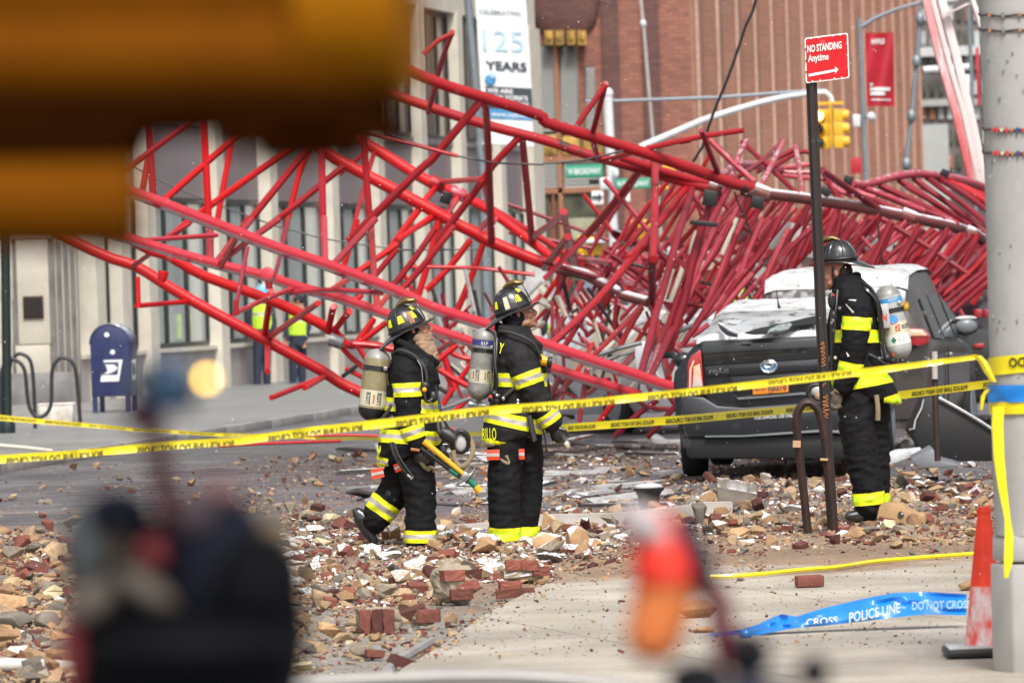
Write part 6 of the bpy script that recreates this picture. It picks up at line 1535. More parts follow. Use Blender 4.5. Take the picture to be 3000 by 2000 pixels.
# ---- charcoal hatchback seen from behind
HY = 48.6; hx = P(2257, 1070, HY).x; loc = (hx, HY, 0.04)
hb = thing('hatchback', 'charcoal hatchback with smashed snow covered rear window and orange licence plate', 'car', loc)
st = [(0.00, .30, .58, .70, .66, .76, .60, .14), (0.03, .26, .60, .735, .72, .80, .64, .12), (0.07, .24, .66, .76, .76, .83, .66, .10), (0.09, .24, .86, 1.16, .78, .83, .645, .10), (0.13, .24, .92, 1.205, .79, .855, .64, .08), (.5, .24, .95, 1.30, .80, .85, .57, 0),
      (1.0, .20, .95, 1.405, .81, .86, .53, 0), (1.7, .20, .94, 1.48, .82, .86, .50, 0), (2.3, .20, .92, 1.475, .82, .86, .50, 0), (2.8, .20, .92, 1.36, .82, .872, .56, 0), (3.5, .20, .90, 1.0, .82, .865, .66, 0), (4.1, .22, .74, .84, .78, .84, .62, -.02), (4.45, .28, .55, .66, .62, .70, .5, -.1)]
HYAW = R(-7); LH = car_body(hb, st, M['car_charcoal'], loc, HYAW, snow_rng=((.10, .24, 1.0, 'snow_layer'), (.22, .98, 1.0, 'dusty_glass'), (.99, 2.5, 1.02, 'snow_layer')))
TK = math.tan(R(7))
def hp(u, v, dy=0.0): q = P(u, v, HY); q.y += dy - (q.x - hx) * math.tan(R(7)); return q
def hpoly(name, pts, mt, y0, th, bev=.006, root=hb):
    w_ = [hp(u, v, y0) for u, v in pts]; mb = MB(); mb.prism(w_, Vector((0, 0, 0)), Vector((0, th, 0))); return mb.build(name, mt, root, bevel=bev)
Z7 = lambda x, y: (1950 + x / 2.614, 850 + y / 2.614)
hpoly('hatch_panel', [Z7(270, 395), Z7(300, 388), Z7(1150, 350), (2540, 980), (2545, 1175), (2400, 1186), Z7(500, 890), Z7(380, 870), Z7(300, 800)], M['car_charcoal'], .015, .07, .008)
hpoly('rear_glass', [Z7(280, 428), Z7(700, 400), Z7(1150, 372), (2535, 988), (2535, 1040), Z7(1150, 520), Z7(700, 548), Z7(295, 575)], M['car_glass'], -.006, .03)
hpoly('plate_recess', [Z7(500, 665), Z7(1060, 632), (2480, 1092), (2480, 1150), Z7(1040, 790), Z7(570, 828), Z7(520, 780)], M['car_black'], .008, .02)
hpoly('garnish', [Z7(300, 585), Z7(1150, 528), (2535, 1052), (2535, 1090), Z7(1140, 612), Z7(310, 662)], M['car_charcoal'], -.012, .03, .008)
hpoly('lip', [Z7(540, 822), Z7(1040, 782), (2480, 1148), (2480, 1158), Z7(1040, 800), Z7(560, 840)], M['wet_grey'], -.008, .02, .003)
bp_ = hpoly('bumper', [Z7(125, 800), Z7(290, 815), Z7(400, 880), Z7(600, 892), Z7(1150, 850), (2550, 1172), (2560, 1280), Z7(1150, 1085), Z7(500, 1120), Z7(160, 1130), Z7(125, 1000)], M['car_charcoal'], -.075, .12, .03)
hpoly('bumper_edge', [Z7(300, 1112), Z7(600, 1108), Z7(1160, 1065), (2560, 1262), (2560, 1272), Z7(1160, 1085), Z7(600, 1122), Z7(300, 1126)], M['wet_grey'], -.095, .03, .004)
hpoly('under_bumper', [Z7(150, 1128), Z7(1160, 1088), (2560, 1280), (2550, 1345), Z7(1120, 1290), Z7(400, 1290), Z7(180, 1290)], M['bumper_dark'], -.04, .3, .02)
tl = hpoly('tail_light', [Z7(172, 560), Z7(195, 505), Z7(262, 455), Z7(275, 470), Z7(292, 740), Z7(288, 795), Z7(165, 790)], M['tail_red'], -.045, .09, .012)
hpoly('clear_lens', [Z7(215, 585), Z7(262, 560), Z7(285, 735), Z7(205, 745)], M['tail_clear'], -.058, .03, .006, tl)
hpoly('lens_bar', [Z7(183, 600), Z7(215, 530), Z7(222, 545), Z7(200, 610), Z7(196, 760), Z7(178, 760)], M['tail_clear'], -.056, .02, .003, tl)
tl2 = hpoly('tail_light', [(2542, 1020), (2575, 1050), (2580, 1150), (2545, 1145)], M['tail_red'], -.045, .09, .012)
pl = hpoly('licence_plate', [Z7(667, 700), Z7(940, 682), Z7(940, 780), Z7(668, 800)], M['plate_orange'], -.02, .012, .003)
lettering('R6576', .075, lambda x, y: hp(*Z7(785, 768), -.026) + Vector((x, -x * TK, y + .03 * x)), M['ink_dark'], pl, width=.155, bold=.02)
lettering('New York', .022, lambda x, y: hp(*Z7(682, 770), -.026) + Vector((x, -x * TK, y + .04 * x)), M['ink_dark'], pl, width=.095)
lettering('NYC', .016, lambda x, y: hp(*Z7(790, 790), -.026) + Vector((x, -x * TK, y + .04 * x)), M['ink_dark'], pl, width=.035)
lettering('FOR OFFICIAL USE ONLY', .028, lambda x, y: hp(*Z7(680, 988), -.085) + Vector((x, -x * TK, y + .04 * x)), M['label_white'], hb, width=.345)
lettering('CITY OF NEW YORK', .028, lambda x, y: hp(*Z7(720, 956), -.085) + Vector((x, -x * TK, y + .04 * x)), M['label_white'], hb, width=.28)
lettering('PRIUS', .034, lambda x, y: hp(*Z7(335, 640), -.024) + Vector((x, -x * TK, y + .04 * x)), M['chrome'], hb, width=.17)
ec = hp(*Z7(789, 582), -.02)
mb = MB(); mb.v = [tuple(ec + Vector((.068 * math.cos(a), -.068 * math.cos(a) * TK, .050 * math.sin(a)))) for a in np.linspace(0, 2 * math.pi, 25)[:-1]]; mb.f = [tuple(range(24))]; mb.mi = [0]; em = mb.build('badge', M['ink_blue'], hb)
mb = MB()
for (cx, cz, rx, rz) in ((0, 0, .068, .050), (0, .012, .040, .020), (0, -.004, .017, .044)): mb.tube([ec + Vector((cx + rx * math.cos(a), -.008 - rx * math.cos(a) * TK, cz + rz * math.sin(a))) for a in np.linspace(0, 2 * math.pi, 31)], .008, 6)
mb.build('badge_rings', M['chrome'], em, sm=True)
for x, y in ((-.74, .78), (.74, .78), (-.74, 3.5), (.74, 3.5)): wheel(hb, LH, x, y)
mb = MB(); q = LH(-.99, 2.75, .98); mb.ball(q, (.11, .07, .075), 10); mb.build('wing_mirror', M['car_black'], hb, sm=True)
# hatch sheet metal hole, torn glass, aerial
def on_h(u, v, up=.0): return on_plane(u, v, Vector((hx, HY + .12, 1.285 + up)), Vector((0, -.20, 1)).normalized())
def sheet(name, pts, mt, up, root=hb, th=.012):
    w_ = [on_h(*Z7(x, y), up) for x, y in pts]; mb = MB(); mb.prism(w_, Vector((0, 0, 0)), Vector((0, 0, -th))); return mb.build(name, mt, root)
sheet('broken_gap', [(612, 322), (700, 292), (850, 262), (985, 232), (1120, 200), (1150, 196), (1150, 250), (1040, 262), (960, 280), (880, 302), (800, 325), (680, 330)], M['bumper_dark'], .05)
sheet('glass_shards', [(790, 300), (860, 268), (950, 248), (970, 262), (940, 288), (850, 305), (780, 322)], dm('crushed_glass', (0.10, 0.13, 0.11), .2, 0, (0.35, 0.38, 0.35), vs_=25), .056)
sheet('torn_edge', [(400, 250), (430, 262), (480, 300), (550, 330), (552, 350), (500, 345), (460, 328), (420, 290)], M['bumper_dark'], .055)
sheet('torn_edge', [(395, 242), (430, 250), (490, 290), (560, 322), (556, 332), (480, 303), (425, 265)], M['snow_layer'], .065)
mb = MB(); mb.tube([on_h(*Z7(872, 140), .05), on_h(*Z7(872, 140), .05) + Vector((-.01, 0, .05)), on_h(*Z7(872, 140), .05) + Vector((-.022, 0, .17))], [.016, .006, .003], 8); mb.build('aerial', M['rubber_black'], hb, sm=True)
# ---- brown suv further back to the right
yaw = R(-11); corner = Vector((P(2728, 1100, 53.0).x, 53.0, 0)); rc = corner - Matrix.Rotation(yaw, 3, 'Z') @ Vector((.9, 0, 0)); rc.z = .03
sv = thing('suv', 'dark brown sport utility car with snowy roof and crumpled bonnet right of the hatchback', 'car', rc)
st = [(0, .35, .72, .82, .74, .82, .62, .10), (.04, .33, .8, 1.05, .78, .86, .66, .08), (.10, .33, 1.0, 1.45, .80, .89, .66, .06), (.30, .33, 1.04, 1.70, .82, .905, .66, 0), (.9, .3, 1.04, 1.75, .83, .91, .67, 0), (1.9, .3, 1.02, 1.76, .83, .91, .66, 0), (2.5, .3, 1.0, 1.68, .83, .91, .64, 0), (3.2, .3, .99, 1.12, .82, .90, .70, 0), (4.0, .33, .90, .97, .8, .87, .68, 0), (4.4, .4, .7, .8, .65, .75, .55, -.08)]
LS = car_body(sv, st, M['car_brown'], rc, yaw, snow_rng=((.2, 2.45, 1.03, 'snow_layer'),))
for x, y in ((-.78, .8), (.78, .8), (-.78, 3.5), (.78, 3.5)): wheel(sv, LS, x, y, .35, .22)
MY_ = Matrix.Rotation(yaw, 3, 'Z')
def side_win(y0, y1, zt0, zt1):
    X = lambda z: .912 - max(0, z - 1.03) * .385
    w_ = [LS(X(1.09), y0, 1.09), LS(X(1.07), y1, 1.07), LS(X(zt1), y1 - .06, zt1), LS(X(zt0), y0 + .08, zt0)]; mb = MB(); mb.prism(w_, Vector((0, 0, 0)), MY_ @ Vector((.014, 0, .006))); mb.build('side_window', M['car_glass'], sv)
side_win(.42, 1.05, 1.46, 1.48); side_win(1.12, 1.95, 1.49, 1.49); side_win(2.02, 2.85, 1.49, 1.22)
TL_ = lambda x, y: P(2600 + x / 2.85, 750 + y / 2.85, 52.86)
mb = MB(); mb.prism([TL_(*q) for q in ((120, 610), (200, 600), (290, 607), (335, 640), (348, 680), (342, 722), (270, 755), (200, 742), (130, 700))], Vector((0, 0, 0)), Vector((.05, .35, 0))); t_ = mb.build('tail_light', M['tail_red'], sv, bevel=.02)
mb = MB(); mb.prism([TL_(*q) + Vector((0, -.02, 0)) for q in ((150, 612), (285, 614), (330, 650), (335, 668), (240, 668), (150, 672))], Vector((0, 0, 0)), Vector((0, .06, 0))); mb.build('clear_lens', M['tail_clear'], t_, bevel=.01)
mb = MB(); q = P(2830, 955, LS(.9, 2.7, 1).y - .2); mb.ball(q, (.13, .07, .095), 14); w = mb.build('wing_mirror', M['car_black'], sv, sm=True)
MB().ball(q + Vector((0, -.035, 0)), (.11, .045, .075), 14).build('mirror_glass', M['wet_grey'], w, sm=True)
MB().ball(q + Vector((0, 0, .075)), (.11, .06, .028), 12).build('snow_cap', M['snow_layer'], w, sm=True)
mb = MB(); mb.prism([LS(.90, 1.2, .35), LS(.92, 1.2, 1.0), LS(.92, 1.22, 1.0), LS(.90, 1.22, .35)], Vector((0, 0, 0)), Vector((.015, 0, 0))); mb.build('door_gap', M['bumper_dark'], sv)
MB().box(LS(.925, 1.45, .92), (.04, .2, .035), Matrix.Rotation(yaw, 3, 'Z')).build('door_handle', M['chrome'], sv, bevel=.008)
# ---- black car beyond, red lights
rc = Vector((P(2905, 1000, 63).x, 63, 0.02)); bc = thing('black_car', 'black car with red rear lamps partly hidden behind the concrete post', 'car', rc)
st2 = [(0, .3, .6, .8, .7, .8, .6, .1), (.05, .25, .8, 1.05, .78, .86, .66, .08), (.8, .22, .95, 1.3, .8, .88, .6, 0), (1.7, .2, .95, 1.48, .8, .88, .58, 0), (2.6, .2, .92, 1.4, .8, .88, .58, 0), (3.4, .2, .9, 1.0, .8, .86, .6, 0), (4.4, .3, .6, .7, .6, .7, .5, -.1)]
LB = car_body(bc, st2, M['car_black'], rc, 0)
for u0, u1 in ((2853, 2878), (2880, 2900)): a = P(u0, 905, 62.9); b_ = P(u1, 930, 62.9); MB().box((a + b_) / 2, (b_.x - a.x, .08, a.z - b_.z)).build('tail_light', M['tail_red'], bc, bevel=.015)
a = P(2868, 1012, 62.9); MB().box(a, (.12, .08, .05)).build('reflector', M['tail_red'], bc, bevel=.01)
for x, y in ((-.74, .8), (.74, .8)): wheel(bc, LB, x, y)
# ---- crushed white car in the wreck
rc = Vector((P(2075, 900, 64).x, 64, 0.02)); wc = thing('white_car', 'crushed white car under the twisted tubes behind the hatchback', 'car', rc)
LW = car_body(wc, st2, M['car_white'], rc, R(24), snow_rng=((.6, 3.0, 1.0, 'snow_layer'),))
for x, y in ((-.74, .8), (.74, .8), (-.74, 3.4)): wheel(wc, LW, x, y)
rc = Vector((P(1905, 1000, 57.5).x, 57.6, 0.1)); wd_ = thing('white_fender', 'torn white car fender standing among red tubes left of the hatchback', 'fender', rc)
pts = [T('c', x, y) for x, y in ((1010, 1240), (1060, 1185), (1130, 1165), (1180, 1200), (1190, 1350), (1150, 1560), (1040, 1560), (1010, 1420))]
mb = MB(); mb.prism([P(u, v, 58.2) for u, v in pts], Vector((0, 0, 0)), Vector((0.05, .12, 0))); mb.build('shell', M['car_white'], wd_, bevel=.03)
# crumpled grey sheets hanging on the pole in the wreck
cs = thing('crumpled_sheet', 'crumpled grey metal sheet hanging off the white pole above the wreck', 'metal sheet', P(1900, 760, 66))
e1 = [T('a', x, y) for x, y in ((770, 1250), (900, 1290), (1030, 1400), (1180, 1440), (1330, 1490), (1440, 1568))] + [T('c', x, y) for x, y in ((1490, 260), (1560, 330))]
e2 = [T('a', x, y) for x, y in ((740, 1330), (850, 1440), (1000, 1520))] + [T('c', x, y) for x, y in ((1110, 120), (1200, 220), (1290, 290), (1400, 360), (1480, 420))]
rows = []
for k in range(9):
    t_ = k / 8; row = []
    for (a, b_), (c, d) in zip(e1, e2):
        q = P(a + (c - a) * t_, b_ + (d - b_) * t_, 66); q.y += .25 * math.sin(t_ * 9 + a * .05) + .1 * noise.noise(Vector((a * .03, b_ * .03, t_ * 4))); row.append(q)
    rows.append(row)
mb = MB(); mb.grid(rows); mb.grid([[p + Vector((0, .03, 0)) for p in r_] for r_ in rows]); mb.build('folded_sheet', dm('crumpled_metal', (0.28, 0.30, 0.31), .4, .4, (0.45, 0.47, 0.48), vs_=3), cs, sm=True)
# yellow machinery behind the wreck
def ybox(name, label, cat, parts, Y):
    t = thing(name, label, cat, P(parts[0][0], parts[0][3], Y))
    for (u0, v0, u1, v1, mk, dy, nm) in parts:
        a = P(u0, v0, Y + dy); b_ = P(u1, v1, Y + dy); MB().box((a + b_) / 2, (b_.x - a.x, .35, a.z - b_.z)).build(nm, M[mk], t, bevel=.03)
    return t
ybox('yellow_signal_box', 'yellow box shaped signal housing above the crumpled sheet', 'signal', [(1845, 645, 1908, 668, 'signal_yellow', 0, 'top_hood'), (1860, 668, 1908, 700, 'signal_yellow', .1, 'housing'), (1834, 666, 1868, 690, 'steel_black', -.2, 'dark_lens')], 84)
ybox('yellow_truck', 'yellow truck body seen left of the white pole behind the wreck', 'truck', [(1690, 690, 1762, 748, 'signal_yellow', 0, 'cab_box'), (1712, 700, 1775, 712, 'white_paint', -.2, 'rail'), (1700, 748, 1760, 900, 'grey_metal', .1, 'chassis'), (1680, 900, 1780, 1120, 'bumper_dark', .1, 'underbody')], 88)
ybox('yellow_signal_box', 'small yellow hood peeping above the second chord', 'signal', [(1938, 485, 1980, 508, 'signal_yellow', 0, 'hood'), (1928, 545, 1958, 556, 'signal_yellow', 0, 'bracket')], 100)
ybox('white_truck', 'white truck roof behind the cream pipes in the wreck', 'truck', [(1955, 724, 2025, 765, 'car_white', 0, 'roof_box'), (1960, 765, 2045, 1100, 'grey_metal', .1, 'side'), (1990, 742, 2002, 756, 'orange_tag', -.3, 'marker_lamp')], 90)
for lab, u, v in (('small orange lamp above the black trim strip', 1816, 752),): o = MB().ball(P(u, v, 70), (.09, .06, .06), 10).build('orange_lamp', M['orange_tag'], sm=True); props(o, lab, 'lamp')
# ================================================================== SIGN POST, HOOP, CONCRETE POST, CONE
dm('rust_steel', (0.028, 0.019, 0.018), .45, .3, (0.055, 0.030, 0.024), vs_=7, chips=(0.26, 0.12, 0.05), chip_s=12, chip_t=.68, bump=.3, bs=80)
dm('post_dark', (0.022, 0.018, 0.018), .45, .4, (0.035, 0.026, 0.024), vs_=5, stretch=(1, 1, .3), chips=(0.16, 0.05, 0.02), chip_s=9, chip_t=.68)
dm('sign_red', (0.55, 0.006, 0.012), .35); dm('sign_white', (0.78, 0.77, 0.74), .4); dm('scratch_orange', (0.55, 0.20, 0.04), .7)
NY = 38.2
np_ = thing('sign_post', 'dark perforated steel post carrying the red no standing sign', 'sign post', (P(2440, 1552, NY).x, NY, .05))
cl = [(2377, 150), (2377, 240), (2390, 560), (2406, 962), (2424, 1300), (2440, 1556)]
def ncl(v):
    for (a, b_), (c, d) in zip(cl, cl[1:]):
        if b_ <= v <= d: return a + (c - a) * (v - b_) / (d - b_)
    return cl[-1][0]
mb = MB(); rows = []
for u, v in cl: q = P(u, v, NY); rows.append([q + Vector((x * .001, y * .001, 0)) for x, y in ((-36, 0), (-18, -3), (-17, -34), (15, -34), (19, -3), (38, 0), (38, 5), (15, 2), (12, -28), (-13, -28), (-15, 2), (-36, 5))])
mb.grid(rows, True); pst = mb.build('channel', M['post_dark'], np_)
hm = None
for v in range(262, 1540, 13):      # punched holes
    c = P(ncl(v), v, NY - .0345)
    if hm is None: hm = MB().tube([(0, 0, 0), (0, -.002, 0)], .0048, 8).mesh('hole'); hm.materials.append(M['bumper_dark'])
    for sx in (-.0265,):
        o = bpy.data.objects.new('hole', hm); COL.objects.link(o); o.parent = pst; o.location = c + Vector((sx, .030, 0)) - BASE[np_.name]
nsg = thing('no_standing_sign', 'red NO STANDING Anytime sign with white arrow on the dark post', 'sign', P(2420, 240, NY - .05))
SC4 = [P(2357, 112, NY - .06), P(2484, 96, NY + .02), P(2489, 229, NY + .02), P(2361, 245, NY - .06)]
def sfn(a, b_, off=0.0):  # a across, b down
    t_ = SC4[0] * (1 - a) + SC4[1] * a; l = SC4[3] * (1 - a) + SC4[2] * a; return t_ * (1 - b_) + l * b_ + Vector((0, -off, 0))
def rrect(a0, b0, a1, b1, r_, off, n=6):
    pts = []
    for (ca, cb, s0) in ((a1 - r_, b0 + r_, -90), (a1 - r_, b1 - r_, 0), (a0 + r_, b1 - r_, 90), (a0 + r_, b0 + r_, 180)):
        for k in range(n + 1): t_ = R(s0 + 90 * k / n); pts.append(sfn(ca + r_ * math.cos(t_), cb + r_ * math.sin(t_), off))
    return pts
mb = MB(); mb.prism(rrect(0, 0, 1, 1, .05, 0), Vector((0, 0, 0)), Vector((0, .004, 0))); mb.build('panel', M['sign_white'], nsg)
mb = MB(); mb.prism(rrect(.028, .028, .972, .972, .04, .003), Vector((0, 0, 0)), Vector((0, .002, 0))); mb.build('red_face', M['sign_red'], nsg)
Wn = (SC4[1] - SC4[0]).length; Hn = (SC4[3] - SC4[0]).length
f = lambda a0, b0: (lambda x, y: sfn(a0 + x / Wn, b0 - y / Hn, .006))
lettering('NO STANDING', .048, f(.055, .325), M['sign_white'], nsg, width=Wn * .79, bold=.03)
lettering('Anytime', .048, f(.065, .535), M['sign_white'], nsg, width=Wn * .47, bold=.02)
mb = MB(); mb.quad(*[sfn(a, b_, .006) for a, b_ in ((.07, .80), (.68, .765), (.67, .71), (.75, .775), (.67, .87), (.68, .82), (.07, .86))]); mb.build('arrow', M['sign_white'], nsg)
for a, b_ in ((.15, .03), (.32, .03), (.65, .03), (.82, .03), (.15, .97), (.32, .97), (.65, .97), (.82, .97), (.975, .25), (.975, .5), (.975, .75), (.02, .25), (.02, .5), (.02, .75)):
    q = sfn(a, b_, .007); MB().tube([q, q + Vector((0, -.002, 0))], .006, 8).build('rivet', M['bumper_dark' if a < .05 else 'sign_white'], nsg)
rng = random.Random(4)
for (v0, v1, w_) in ((1000, 1075, .016), (1120, 1135, .014), (1155, 1228, .020)):
    mb = MB(); pts = []; k = int((v1 - v0) / 3.2)
    for i in range(k): v = v0 + (v1 - v0) * i / k; pts.append(P(ncl(v), v, NY - .038) + Vector((w_ * math.sin(i * 1.9) + rng.uniform(-.004, .004) + .002, 0, rng.uniform(-.006, .006))))
    mb.tube(smooth_path(pts, 3), .0022, 5); mb.build('scratched_scrawl', M['scratch_orange'], np_)
hoop = thing('bicycle_hoop', 'rusty inverted U bicycle hoop beside the sign post', 'bicycle hoop', P(2405, 1570, 38.0))
pts = smooth_path([P(u, v, 37.9) for u, v in ((2370, 1590), (2352, 1420), (2338, 1290), (2333, 1240), (2338, 1205), (2352, 1184), (2368, 1178), (2385, 1186), (2398, 1205), (2408, 1240), (2418, 1300), (2432, 1430), (2443, 1565))], 4)
mb = MB(); mb.tube(pts, .030, 4, sx=.95); mb.build('tube', M['rust_steel'], hoop, bevel=.004)
for u, v in ((2334, 1300), (2414, 1345)): MB().box(P(u, v, 37.865), (.052, .02, .045 if u < 2400 else .015), Matrix.Rotation(R(4), 3, 'Y')).build('worn_patch', dm('worn_tan', (0.45, 0.28, 0.16), .7), hoop)
h2 = thing('steel_bollard', 'slim worn steel post with shiny top between the taped cars at right', 'post', P(2745, 1345, 43))
mb = MB(); mb.tube([P(2738, 1030, 43), P(2739, 1036, 43), P(2740, 1190, 43), P(2747, 1350, 43)], [.018, .024, .024, .024], 10); mb.build('tube', M['rust_steel'], h2, sm=True)
mb = MB(); mb.tube([P(2738, 1029, 42.97), P(2739, 1110, 42.97)], .0235, 10); mb.build('bright_top', M['trim_silver'], h2, sm=True)
# black sheet with snowy edge, grey sheet, etc.
bpn = thing('bonnet_wreck', 'large black torn panel with a thin snow line leaning by the brown car', 'panel', P(2790, 1345, 46.5))
mb = MB(); mb.prism([P(u, v, 46.5) for u, v in ((2662, 1262), (2675, 1235), (2690, 1200), (2706, 1165), (2750, 1166), (2830, 1210), (2925, 1270), (2925, 1350), (2700, 1352), (2690, 1300))], Vector((0, 0, 0)), Vector((0, .5, .0))); mb.build('sheet', M['bumper_dark'], bpn, bevel=.01)
mb = MB(); mb.tube([P(u, v, 46.47) for u, v in ((2750, 1164), (2790, 1185), (2830, 1208), (2870, 1232), (2925, 1268))], .012, 6); mb.tube([P(u, v, 46.47) for u, v in ((2664, 1258), (2678, 1255), (2682, 1230), (2700, 1195), (2706, 1168))], .008, 6); mb.build('snow_edge', M['snow_layer'], bpn, sm=True)
def slab(name, label, cat, pts, Y, mt, th=(0, .3, .03), bev=.01, jit=0):
    mb = MB(); mb.prism([P(u, v, Y + (jit * (i % 2))) for i, (u, v) in enumerate(pts)], Vector((0, 0, 0)), Vector(th)); o = mb.build(name, mt, bevel=bev); props(o, label, cat); return o
TR = lambda x, y: (2000 + x / 2.24, 1300 + y / 2.24)
slab('grey_sheet', 'bent grey plastic sheet on the rubble below the black panel', 'sheet', [TR(1505, 110), TR(1640, 35), TR(1700, 110), TR(1780, 130), TR(1840, 150), TR(1580, 160), TR(1540, 150)], 45.2, M['wet_grey'])
slab('snow_patch', 'flat white snowy sheet on the ground right of the right firefighter', 'snow patch', [TR(1325, 100), TR(1420, 65), TR(1580, 50), TR(1500, 90), TR(1400, 125), TR(1330, 140)], 45.6, M['snow_layer'])
slab('snow_patch', 'thin snowy board lying under the hatchback', 'snow patch', [TR(470, 68), TR(680, 58), TR(700, 75), TR(560, 85), TR(480, 100)], 49.5, M['snow_layer'])
# concrete post
dm('concrete_pole', (0.40, 0.39, 0.37), .8, 0, (0.33, 0.32, 0.305), vs_=2.5, chips=(0.20, 0.19, 0.19), chip_s=11, chip_t=.665, bump=.15, bs=40)
cp = thing('concrete_post', 'large grey concrete lamp post wrapped with police tape at the right edge', 'post', (P(3075, 1700, 24.4).x, 24.4, 0))
def cpx(v, Y=24.4): return P(3019 + (3071 - 3019) * v / 1700, v, Y)
mb = MB(); rows = []
for v, r_ in ((-200, .218), (0, .219), (700, .222), (1200, .224), (1562, .226)):
    q = cpx(v); rows.append([q + Vector((r_ * math.cos(a), r_ * math.sin(a), 0)) for a in np.linspace(0, 2 * math.pi, 17)[:-1] + math.pi / 16])
mb.grid(rows, True); cps = mb.build('shaft', M['concrete_pole'], cp, bevel=0); smooth(cps.data, 50)
q = cpx(1600); mb = MB(); zt_ = cpx(1562).z
for (r_, z0, z1) in ((.25, zt_ - .11, zt_), (.262, .0, zt_ - .12)): mb.lathe([(r_, z0), (r_ * .99, z1)], (q.x + .01, 24.4, 0), 8)
mb.build('base', M['concrete_pole'], cp, bevel=.015)
for v, col in ((38, 0), (82, 0), (372, 1), (440, 1)):
    q = cpx(v); mb = MB(); mb.tube([q + Vector((.224 * math.cos(a), .224 * math.sin(a), .02 * math.sin(a) + .004 * math.sin(a * 9))) for a in np.linspace(0, 2 * math.pi, 30)], .0045, 6); mb.build('wire_ring', M['rust_steel'], cp, sm=True)
    for k, a in enumerate(np.linspace(-2.55, -1.2, 13 if col else 5)):
        mk = (('ink_red', 'ink_red', 'label_pale', 'ink_red', 'wood_wedge', 'label_navy') if col else ('wood_wedge', 'tube_grey'))[k % (6 if col else 2)]
        p = q + Vector((.228 * math.cos(a), .228 * math.sin(a), .02 * math.sin(a) + .002)); MB().box(p, (.012, .012, .022 if k % 2 else .014)).build('tinsel_bit', M[mk], cp)
rngs = random.Random(9)
for k in range(26):
    v = rngs.uniform(150, 1500); a = rngs.uniform(-2.8, -1.3); q = cpx(v); c = q + Vector((.2235 * math.cos(a), .2235 * math.sin(a), 0)); MB().ball(c, (.007 * rngs.uniform(.3, 1), .003, .012 * rngs.uniform(.3, 1.2)), 6).build('pit_mark', M['tube_grey'], cp)
# ================================================================== POLICE TAPES
dm('tape_yellow', (0.80, 0.66, 0.01), .32, 0, (0.72, 0.58, 0.01), vs_=3, bump=.15, bs=12, coat=.3); dm('tape_blue', (0.01, 0.22, 0.62), .35, 0, (0.01, 0.15, 0.50), vs_=4, bump=.3, bs=14, coat=.4)
dm('tape_ink', (0.03, 0.025, 0.015), .5); dm('tape_white', (0.7, 0.75, 0.8), .5)
def tape(name, label, pts, mt, seg=12, tw=.004):
    """pts: (u, vtop, vbottom, Y). returns (thing, mapping(s in metres, t 0..1))"""
    ctr = [];
    P4 = []
    for i in range(len(pts) - 1):
        for k in range(seg):
            t_ = k / seg; P4.append(tuple(a + (b_ - a) * t_ for a, b_ in zip(pts[i], pts[i + 1])))
    P4.append(pts[-1]); top = [P(u, a, Y) for u, a, b_, Y in P4]; bot = [P(u, b_, Y) for u, a, b_, Y in P4]
    for i in range(len(top)):
        j = noise.noise(Vector((i * .35, 0, 1))) * tw; bot[i].y += j * 3; top[i].y -= j * 2
    S_ = [0]
    for a, b_ in zip(top, top[1:]): S_.append(S_[-1] + (b_ - a).length)
    def fn(s, t_, off=.0):
        i = min(len(S_) - 2, max(0, int(np.searchsorted(S_, s)) - 1)); k = (s - S_[i]) / max(1e-6, S_[i + 1] - S_[i]); a = top[i].lerp(top[i + 1], k); b_ = bot[i].lerp(bot[i + 1], k); return a.lerp(b_, t_) + Vector((0, -off, 0))
    t = thing(name, label, 'tape', top[len(top) // 2]); mb = MB(); rows = [[a.lerp(b_, k) + Vector((0, .004 * math.sin(k * 3.1), 0)) for k in (0, .33, .66, 1)] for a, b_ in zip(top, bot)]
    mb.grid(rows); r2 = [[p + Vector((0, .0012, 0)) for p in r_] for r_ in rows]; mb.grid(r2); mb.build('strip', mt, t, sm=True); return t, fn, S_[-1]
MSG = 'POLICE LINE DO NOT CROSS'
def tape_text(t, fn, L_, s0, per, ln, h, t0, mt='tape_ink', mirror=True, clip=None, cnt=99):
    s = s0; k = 0
    while s + ln < L_ and k < cnt:
        lettering(MSG, h, lambda x, y: fn(s + x, t0 - y / hh(s), .0035), M[mt], t, width=ln, mirror=mirror, bold=.02, clip=clip); s += per; k += 1
T1 = [(-30, 1334, 1359, 23.4), (180, 1321, 1344, 23.4), (300, 1311, 1333, 23.4), (480, 1293, 1318, 23.4), (700, 1280, 1302, 23.4), (900, 1251, 1276, 23.4), (1155, 1223, 1250, 23.5), (1410, 1191, 1217, 23.6), (1700, 1170, 1193, 23.7), (2000, 1139, 1160, 23.8), (2200, 1117, 1138, 23.9), (2379, 1095, 1118, 24.0), (2600, 1070, 1090, 24.1), (2760, 1050, 1066, 24.1), (2862, 1038, 1052, 24.15)]
t1_, fn1, L1_ = tape('police_tape', 'near yellow police tape stretched across the whole scene to the concrete post', T1, M['tape_yellow'])
px = 23.5 / FP
s = 48 * px; i = 0
while s + 250 * px < L1_ - 500 * px:
    lettering(MSG, 20 * px, lambda x, y: fn1(s + x, .98 - (y - 5.5 * px) / (25 * px), .0045), M['tape_ink'], t1_, width=285 * px, mirror=True, bold=.035, clip=6 * px); s += 385 * px
lettering(MSG, 15 * px, lambda x, y: fn1(s + x, .92 - y / (21 * px), .0045), M['tape_ink'], t1_, width=270 * px, mirror=True, bold=.02, clip=4 * px)
